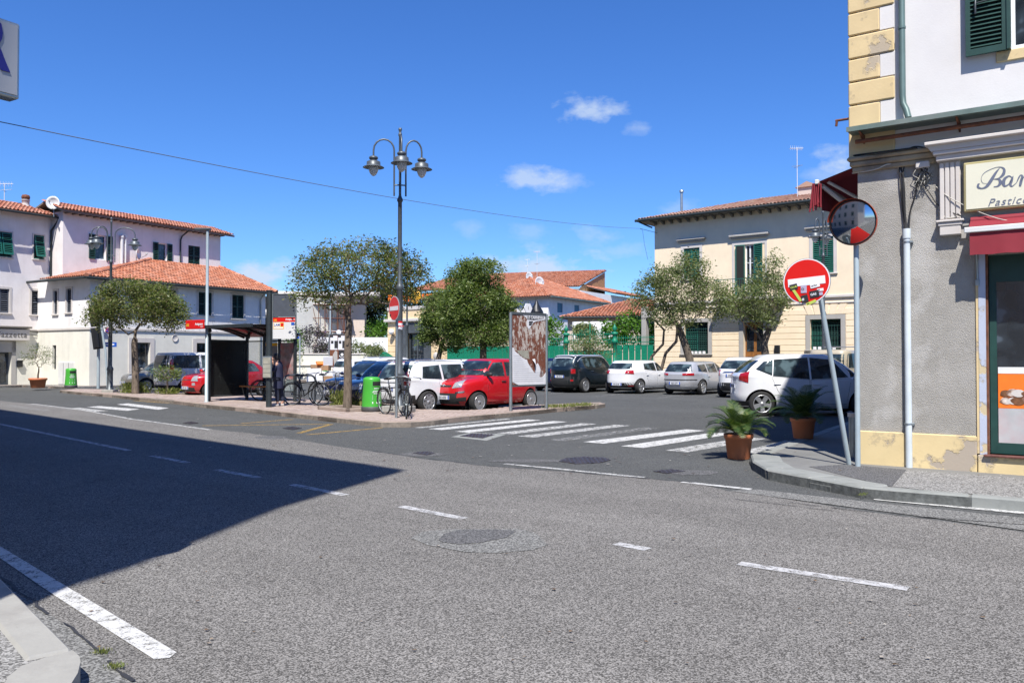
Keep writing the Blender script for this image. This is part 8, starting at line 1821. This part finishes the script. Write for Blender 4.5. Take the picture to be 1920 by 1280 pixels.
# ================================================================== BICYCLES
def bicycle(label, loc, rz, paint, lean=.0, basket=False, guards=True):
    t = thing('bicycle', label, 'bicycle', loc, rz, 'bicycles parked on the island'); t.rotation_euler = (lean, 0, rz)
    R_ = .335; wb = 1.04
    tyre = MB().tube([(R_*math.cos(a), 0, R_+R_*math.sin(a)) for a in [2*math.pi*i/32 for i in range(33)]], .017, 6, cap=False).mesh('tyre', M['rubber'])
    rim = MB().tube([((R_-.025)*math.cos(a), 0, R_+(R_-.025)*math.sin(a)) for a in [2*math.pi*i/32 for i in range(33)]], .009, 5, cap=False)
    for i in range(18):
        a = 2*math.pi*i/18; rim.tube([(.015*math.cos(a+1), (.02 if i % 2 else -.02), R_+.015*math.sin(a+1)), ((R_-.03)*math.cos(a), 0, R_+(R_-.03)*math.sin(a))], .0018, 3, cap=False)
    rim.tube([(0,-.05,R_),(0,.05,R_)], .02, 8); rim = rim.mesh('wheel', M['galv'])
    for x in (0, wb): w_ = inst(rim, 'wheel', t, loc=(x, 0, 0)); inst(tyre, 'tyre', w_)
    bb_ = (.44,0,.29); seat = (.30,0,.80); head = (.88,0,.78); headl = (.91,0,.62)
    f = MB(); f.tube([bb_, seat], .016, 8); f.tube([bb_, headl], .019, 8); f.tube([(.335,0,.68), (.885,0,.74)], .016, 8); f.tube([head, headl], .02, 8)
    for s in (-.05, .05): f.tube([(0,s,R_), (.42,s*.6,.29)], .009, 6); f.tube([(0,s,R_), (.32,s*.3,.74)], .008, 6); f.tube([(wb,s,R_), (.965,s,.52), headl], .011, 6)
    f.build('frame', paint, t)
    h = MB(); h.tube([head, (.86,0,.92)], .013, 6); h.tube([(.86,0,.92),(.90,0,.98),(.90,.10,1.0),(.84,.26,.99),(.74,.29,.97)], .012, 6); h.tube([(.90,0,.98),(.90,-.10,1.0),(.84,-.26,.99),(.74,-.29,.97)], .012, 6); h.build('handlebar', M['galv'], t)
    g = MB(); g.tube([(.80,.27,.98),(.72,.295,.965)], .017, 6); g.tube([(.80,-.27,.98),(.72,-.295,.965)], .017, 6); g.build('grips', M['black'], t)
    MB().tube([seat,(.285,0,.90)], .012, 6).build('seat_post', M['galv'], t); MB().lathe([(0,.89),(.09,.9),(.1,.93),(.04,.96),(0,.96)], 12, 0, T_((.25,0,0)) @ Matrix.Diagonal((1.3,.9,1,1))).cbox(.30,-.025,.915,.45,.025,.95,.012).build('saddle', M['black'], t)
    c = MB(); c.lathe([(.085,-.035),(.09,-.03),(.085,-.025)], 18, 0, T_(bb_) @ RX(R(90))); c.tube([(.44,-.03,.29),(.50,-.06,.14)], .009, 5); c.tube([(.44,.03,.29),(.38,.06,.44)], .009, 5); c.tube([(0,-.03,R_+.03),(.44,-.03,.29+.085)], .004, 4); c.tube([(0,-.03,R_-.03),(.44,-.03,.29-.085)], .004, 4); c.build('crankset', M['iron'], t)
    MB().cbox(.46,-.13,.125,.54,-.05,.15,.006).build('pedal', M['black'], t); MB().cbox(.34,.05,.435,.42,.13,.46,.006).build('pedal', M['black'], t)
    if guards:
        for x, a0, a1 in ((0, 20, 190), (wb, 10, 150)): MB().tube([(x+(R_+.035)*math.cos(R(a)), 0, R_+(R_+.035)*math.sin(R(a))) for a in range(a0, a1+1, 12)], .013, 5).build('mudguard', M['black'], t)
    MB().tube([(-.02,-.06,.70),(.30,-.06,.72)], .006, 4).tube([(-.02,.06,.70),(.30,.06,.72)], .006, 4).tube([(-.02,-.06,.70),(0,-.05,R_)], .005, 4).tube([(-.02,.06,.70),(0,.05,R_)], .005, 4).build('rack', M['iron'], t)
    if basket:
        o = MB()
        for z, r in ((.72,.13),(.80,.145),(.88,.16),(.95,.17)): o.tube([(1.06+r*math.cos(a)*.8, r*math.sin(a)*1.2, z) for a in [2*math.pi*i/16 for i in range(17)]], .004, 4, cap=False)
        for i in range(16): a = 2*math.pi*i/16; o.tube([(1.06+.13*math.cos(a)*.8,.13*math.sin(a)*1.2,.72),(1.06+.17*math.cos(a)*.8,.17*math.sin(a)*1.2,.95)], .003, 3, cap=False)
        o.build('basket', M['black'], t)
    return t
q = G(548, 759, .12); bicycle('black bicycle right of the bus shelter beside the grey rack', q, R(-20), M['black'], .06)
q = G(588, 757, .12); bicycle('bicycle with white front guard and wire basket by the navy car', q + Vector((.0,.25,0)), R(-35), M['alu'], -.05, True)
q = G(722, 776, .12); bicycle('black city bicycle chained at the foot of the tall lamp', q, R(-52), M['black'], .08, True)
q = G(728, 781, .12); bicycle('dark grey bicycle tight against the no entry post', q + Vector((.35,.35,0)), R(-80), M['iron'], -.08)
q = G(478, 752, .12); bicycle('dark bicycle behind the shelter bench', q+Vector((0,.6,0)), R(5), M['iron'], .05)
# bike rack hoops
for (px, py, lab) in [(532,757,'grey steel bike hoop behind the waiting woman'), (561,758,'grey steel bike hoop between the two bicycles')]:
    q = G(px, py, .12); t = thing('bike_hoop', lab, 'bike rack', q, R(50), 'bike hoops'); MB().tube([(0,0,0),(0,0,.75),(.05,0,.85),(.15,0,.9),(.45,0,.9),(.55,0,.85),(.6,0,.75),(.6,0,0)], .03, 8).build('hoop', M['irongrey'], t)
# ================================================================== PERSON
def skin_obj(name, verts, edges, radii, mat, parent, sub=2, root=0):
    me = bpy.data.meshes.new(name); me.from_pydata(verts, edges, []); o = bpy.data.objects.new(name, me); COL.objects.link(o)
    md = o.modifiers.new('s', 'SKIN'); md.use_smooth_shade = True; md.use_x_symmetry = False
    for i, r in enumerate(radii): sv = me.skin_vertices[0].data[i]; sv.radius = r if hasattr(r, '__len__') else (r, r); sv.use_root = (i == root)
    o.modifiers.new('u', 'SUBSURF').levels = sub; bpy.context.view_layer.update()
    m2 = bpy.data.meshes.new_from_object(o.evaluated_get(bpy.context.evaluated_depsgraph_get())); bpy.data.objects.remove(o); m2.materials.clear(); m2.materials.append(mat)
    m2.polygons.foreach_set('use_smooth', [True]*len(m2.polygons)); m2.name = name; o = bpy.data.objects.new(name, m2); COL.objects.link(o); o.parent = parent; return o
q = G(521, 761, .12); pe = thing('person', 'woman in a long navy coat and dark trousers reading the timetable on the totem pole', 'person', q, R(0), scale=.97)
# she faces -x (towards the pole), x right, y away; 1.6 m tall
M['coat'] = simple('navy_coat', (.016,.020,.055), .8, 0, .15, 8, bump=.2, bscale=40); M['jeans'] = simple('dark_jeans', (.018,.024,.05), .85, 0, .15, 12); M['hair'] = simple('dark_grey_hair', (.035,.032,.03), .7, 0, .3, 30); M['olive'] = simple('olive_top', (.05,.05,.012), .8); M['shoe'] = simple('pale_shoes', (.5,.47,.45), .6)
V_ = [(0,0,.88),(0,0,1.0),(-.01,0,1.15),(-.02,0,1.28),(-.035,0,1.36),(-.05,0,1.43),(-.07,0,1.50),(-.075,0,1.56),
 (0,-.09,.82),(-.015,-.10,.47),(.02,-.10,.09),(-.10,-.105,.04),
 (.02,.09,.82),(.07,.10,.47),(.13,.10,.10),(.02,.105,.04),
 (-.02,-.16,1.31),(-.07,-.20,1.08),(-.22,-.16,1.20),(-.27,-.14,1.25),
 (-.02,.16,1.31),(-.09,.20,1.12),(-.20,.13,1.36),(-.20,.11,1.42)]
E_ = [(0,1),(1,2),(2,3),(3,4),(4,5),(5,6),(6,7),(0,8),(8,9),(9,10),(10,11),(0,12),(12,13),(13,14),(14,15),(3,16),(16,17),(17,18),(18,19),(3,20),(20,21),(21,22),(22,23)]
R__ = [(.12,.15),(.11,.135),(.115,.15),(.10,.15),(.055,.07),(.05,.05),(.085,.075),(.07,.065),.088,.06,.042,.035,.088,.06,.042,.035,.062,.045,.034,.025,.062,.045,.034,.025]
body = skin_obj('body', V_, E_, R__, M['skin'], pe)
# trousers
skin_obj('trousers', [(0,0,.90),(0,-.09,.80),(-.012,-.10,.47),(.02,-.10,.12),(.02,.09,.80),(.07,.10,.47),(.13,.10,.13)], [(0,1),(1,2),(2,3),(0,4),(4,5),(5,6)], [(.13,.155),.10,.075,.062,.10,.075,.062], M['jeans'], pe)
# coat: lathe with sway, sleeves
o = MB(); prof = [(.165,.55),(.168,.62),(.155,.85),(.145,1.0),(.145,1.15),(.15,1.27),(.12,1.345),(.06,1.385)]; vs = []; n = 24
for (r, z) in prof:
    for j in range(n): a = 2*math.pi*j/n; fl = 1+.05*math.sin(a*5+z*7)*(1.3-z); vs.append((r*.92*fl*math.cos(a)+.015-.03*max(0, z-1), r*1.12*fl*math.sin(a)*(1.12 if z > 1.2 and z < 1.34 else 1), z))
o.add(vs, [(i*n+j, i*n+(j+1)%n, (i+1)*n+(j+1)%n, (i+1)*n+j) for i in range(len(prof)-1) for j in range(n)], 0, True); co = o.build('coat', M['coat'], pe)
for s, pts in ((-1, [(-.02,-.15,1.30),(-.07,-.20,1.08),(-.19,-.165,1.185)]), (1, [(-.02,.15,1.30),(-.09,.20,1.12),(-.18,.14,1.33)])): skin_obj('sleeve', pts, [(0,1),(1,2)], [.075,.06,.05], M['coat'], co)
MB().box(-.145,-.07,.86,-.125,.07,1.25).build('top', M['olive'], pe)
# hair as a cap
o = MB(); o.lathe([(.0,.115),(.06,.10),(.093,.05),(.10,-.01),(.095,-.07),(.07,-.10)], 16, 0, T_((-.045,0,1.535)) @ RY(R(-12)) @ Matrix.Diagonal((1.05,.95,1,1)), True, R(-125), R(125)); o.lathe([(0,.116),(.06,.101),(.094,.05)], 16, 0, T_((-.05,0,1.535))); o.build('hair', M['hair'], pe)
f = MB(); f.lathe([(0,-.03),(.012,-.02),(.016,0),(0,.02)], 8, 0, T_((-.163,0,1.525)) @ RY(R(10))); f.build('nose', M['skin'], body)
for s in (-1, 1): MB().lathe([(0,-.008),(.009,0),(0,.008)], 8, 0, T_((-.148,s*.03,1.548))).build('eye', M['blacktext'], body); MB().lathe([(0,-.03),(.014,0),(0,.03)], 8, 0, T_((-.07,s*.078,1.53))).build('ear', M['skin'], body)
MB().box(-.152,-.022,1.487,-.145,.022,1.493).build('mouth', M['red'], body)
# hands with fingers
def hand(px, py, pz, dirx, dirz, side):
    d = Vector((dirx, 0, dirz)).normalized(); sd = Vector((0, 1, 0)); n = d.cross(sd).normalized(); c = Vector((px, py, pz))
    V = [c, c+d*.05]; E = [(0,1)]; Rr = [(.022,.030),(.018,.034)]
    for k, (o_, L) in enumerate([(-.028,.055),(-.010,.068),(.010,.064),(.027,.05)]):
        b = len(V); V += [c+d*.06+sd*o_, c+d*(.06+L*.5)+sd*o_*1.1+n*.004, c+d*(.06+L)+sd*o_*1.15+n*.016]; E += [(1,b),(b,b+1),(b+1,b+2)]; Rr += [.0095,.0085,.007]
    b = len(V); V += [c+d*.02+sd*side*.035, c+d*.055+sd*side*.052+n*.01]; E += [(0,b),(b,b+1)]; Rr += [.011,.009]
    skin_obj('hand', [tuple(v) for v in V], E, Rr, M['skin'], body, 1)
hand(-.265, -.14, 1.245, -.6, .55, -1); hand(-.195, .11, 1.42, -.15, 1, 1)
for y, x in ((-.105,-.03),(.105,.08)): MB().lathe([(0,.0),(.05,.005),(.055,.04),(.045,.085),(0,.10)], 14, 0, T_((x-.035,y,-.0)) @ Matrix.Diagonal((2.3,.85,1,1))).build('shoe', M['shoe'], pe)
MB().prism([(-.34,1.02),(-.22,1.0),(-.2,1.2),(-.31,1.22)], -.19, -.185).build('folded_map', M['paper'], pe)
# ---- small extras: litter, leaf specks on the ground
t = tag(bpy.data.objects.new('ground_litter', bpy.data.meshes.new('ground_litter')), kind='stuff'); vs = []; fs = []
for k in range(420):
    px = random.uniform(0, 1920); py = random.uniform(735, 1250); 
    if random.random() < .6: px = random.uniform(300, 1500); py = random.uniform(740, 900)
    q = G(px, py); z = .022 if True else 0; s_ = random.uniform(.006, .02) * (1 if py > 900 else 1.8); a = random.uniform(0, 6.28)
    if inside((q.x, q.y), isl): z = .126
    if inside((q.x, q.y), poly) or inside((q.x, q.y), lp): z = .125
    if z < .1: z = .014
    b = len(vs)
    for i in range(5): an = a+i*1.257; rr_ = s_*random.uniform(.5, 1.2); vs.append((q.x+rr_*math.cos(an), q.y+rr_*.8*math.sin(an), z+random.uniform(0, .006)))
    fs.append((b,b+1,b+2,b+3,b+4))
t.data.from_pydata(vs, [], fs); M['litter'] = NT('leaf_litter').mt; nt_ = M['litter'].node_tree
g_ = nt_.nodes.new('ShaderNodeNewGeometry'); r_ = nt_.nodes.new('ShaderNodeValToRGB'); r_.color_ramp.elements[0].color = (.06,.04,.02,1); r_.color_ramp.elements[1].color = (.45,.43,.38,1); e_ = r_.color_ramp.elements.new(.6); e_.color = (.16,.10,.05,1)
nt_.links.new(g_.outputs['Random Per Island'], r_.inputs[0]); nt_.links.new(r_.outputs[0], nt_.nodes['Principled BSDF'].inputs['Base Color']); t.data.materials.append(M['litter']); COL.objects.link(t)
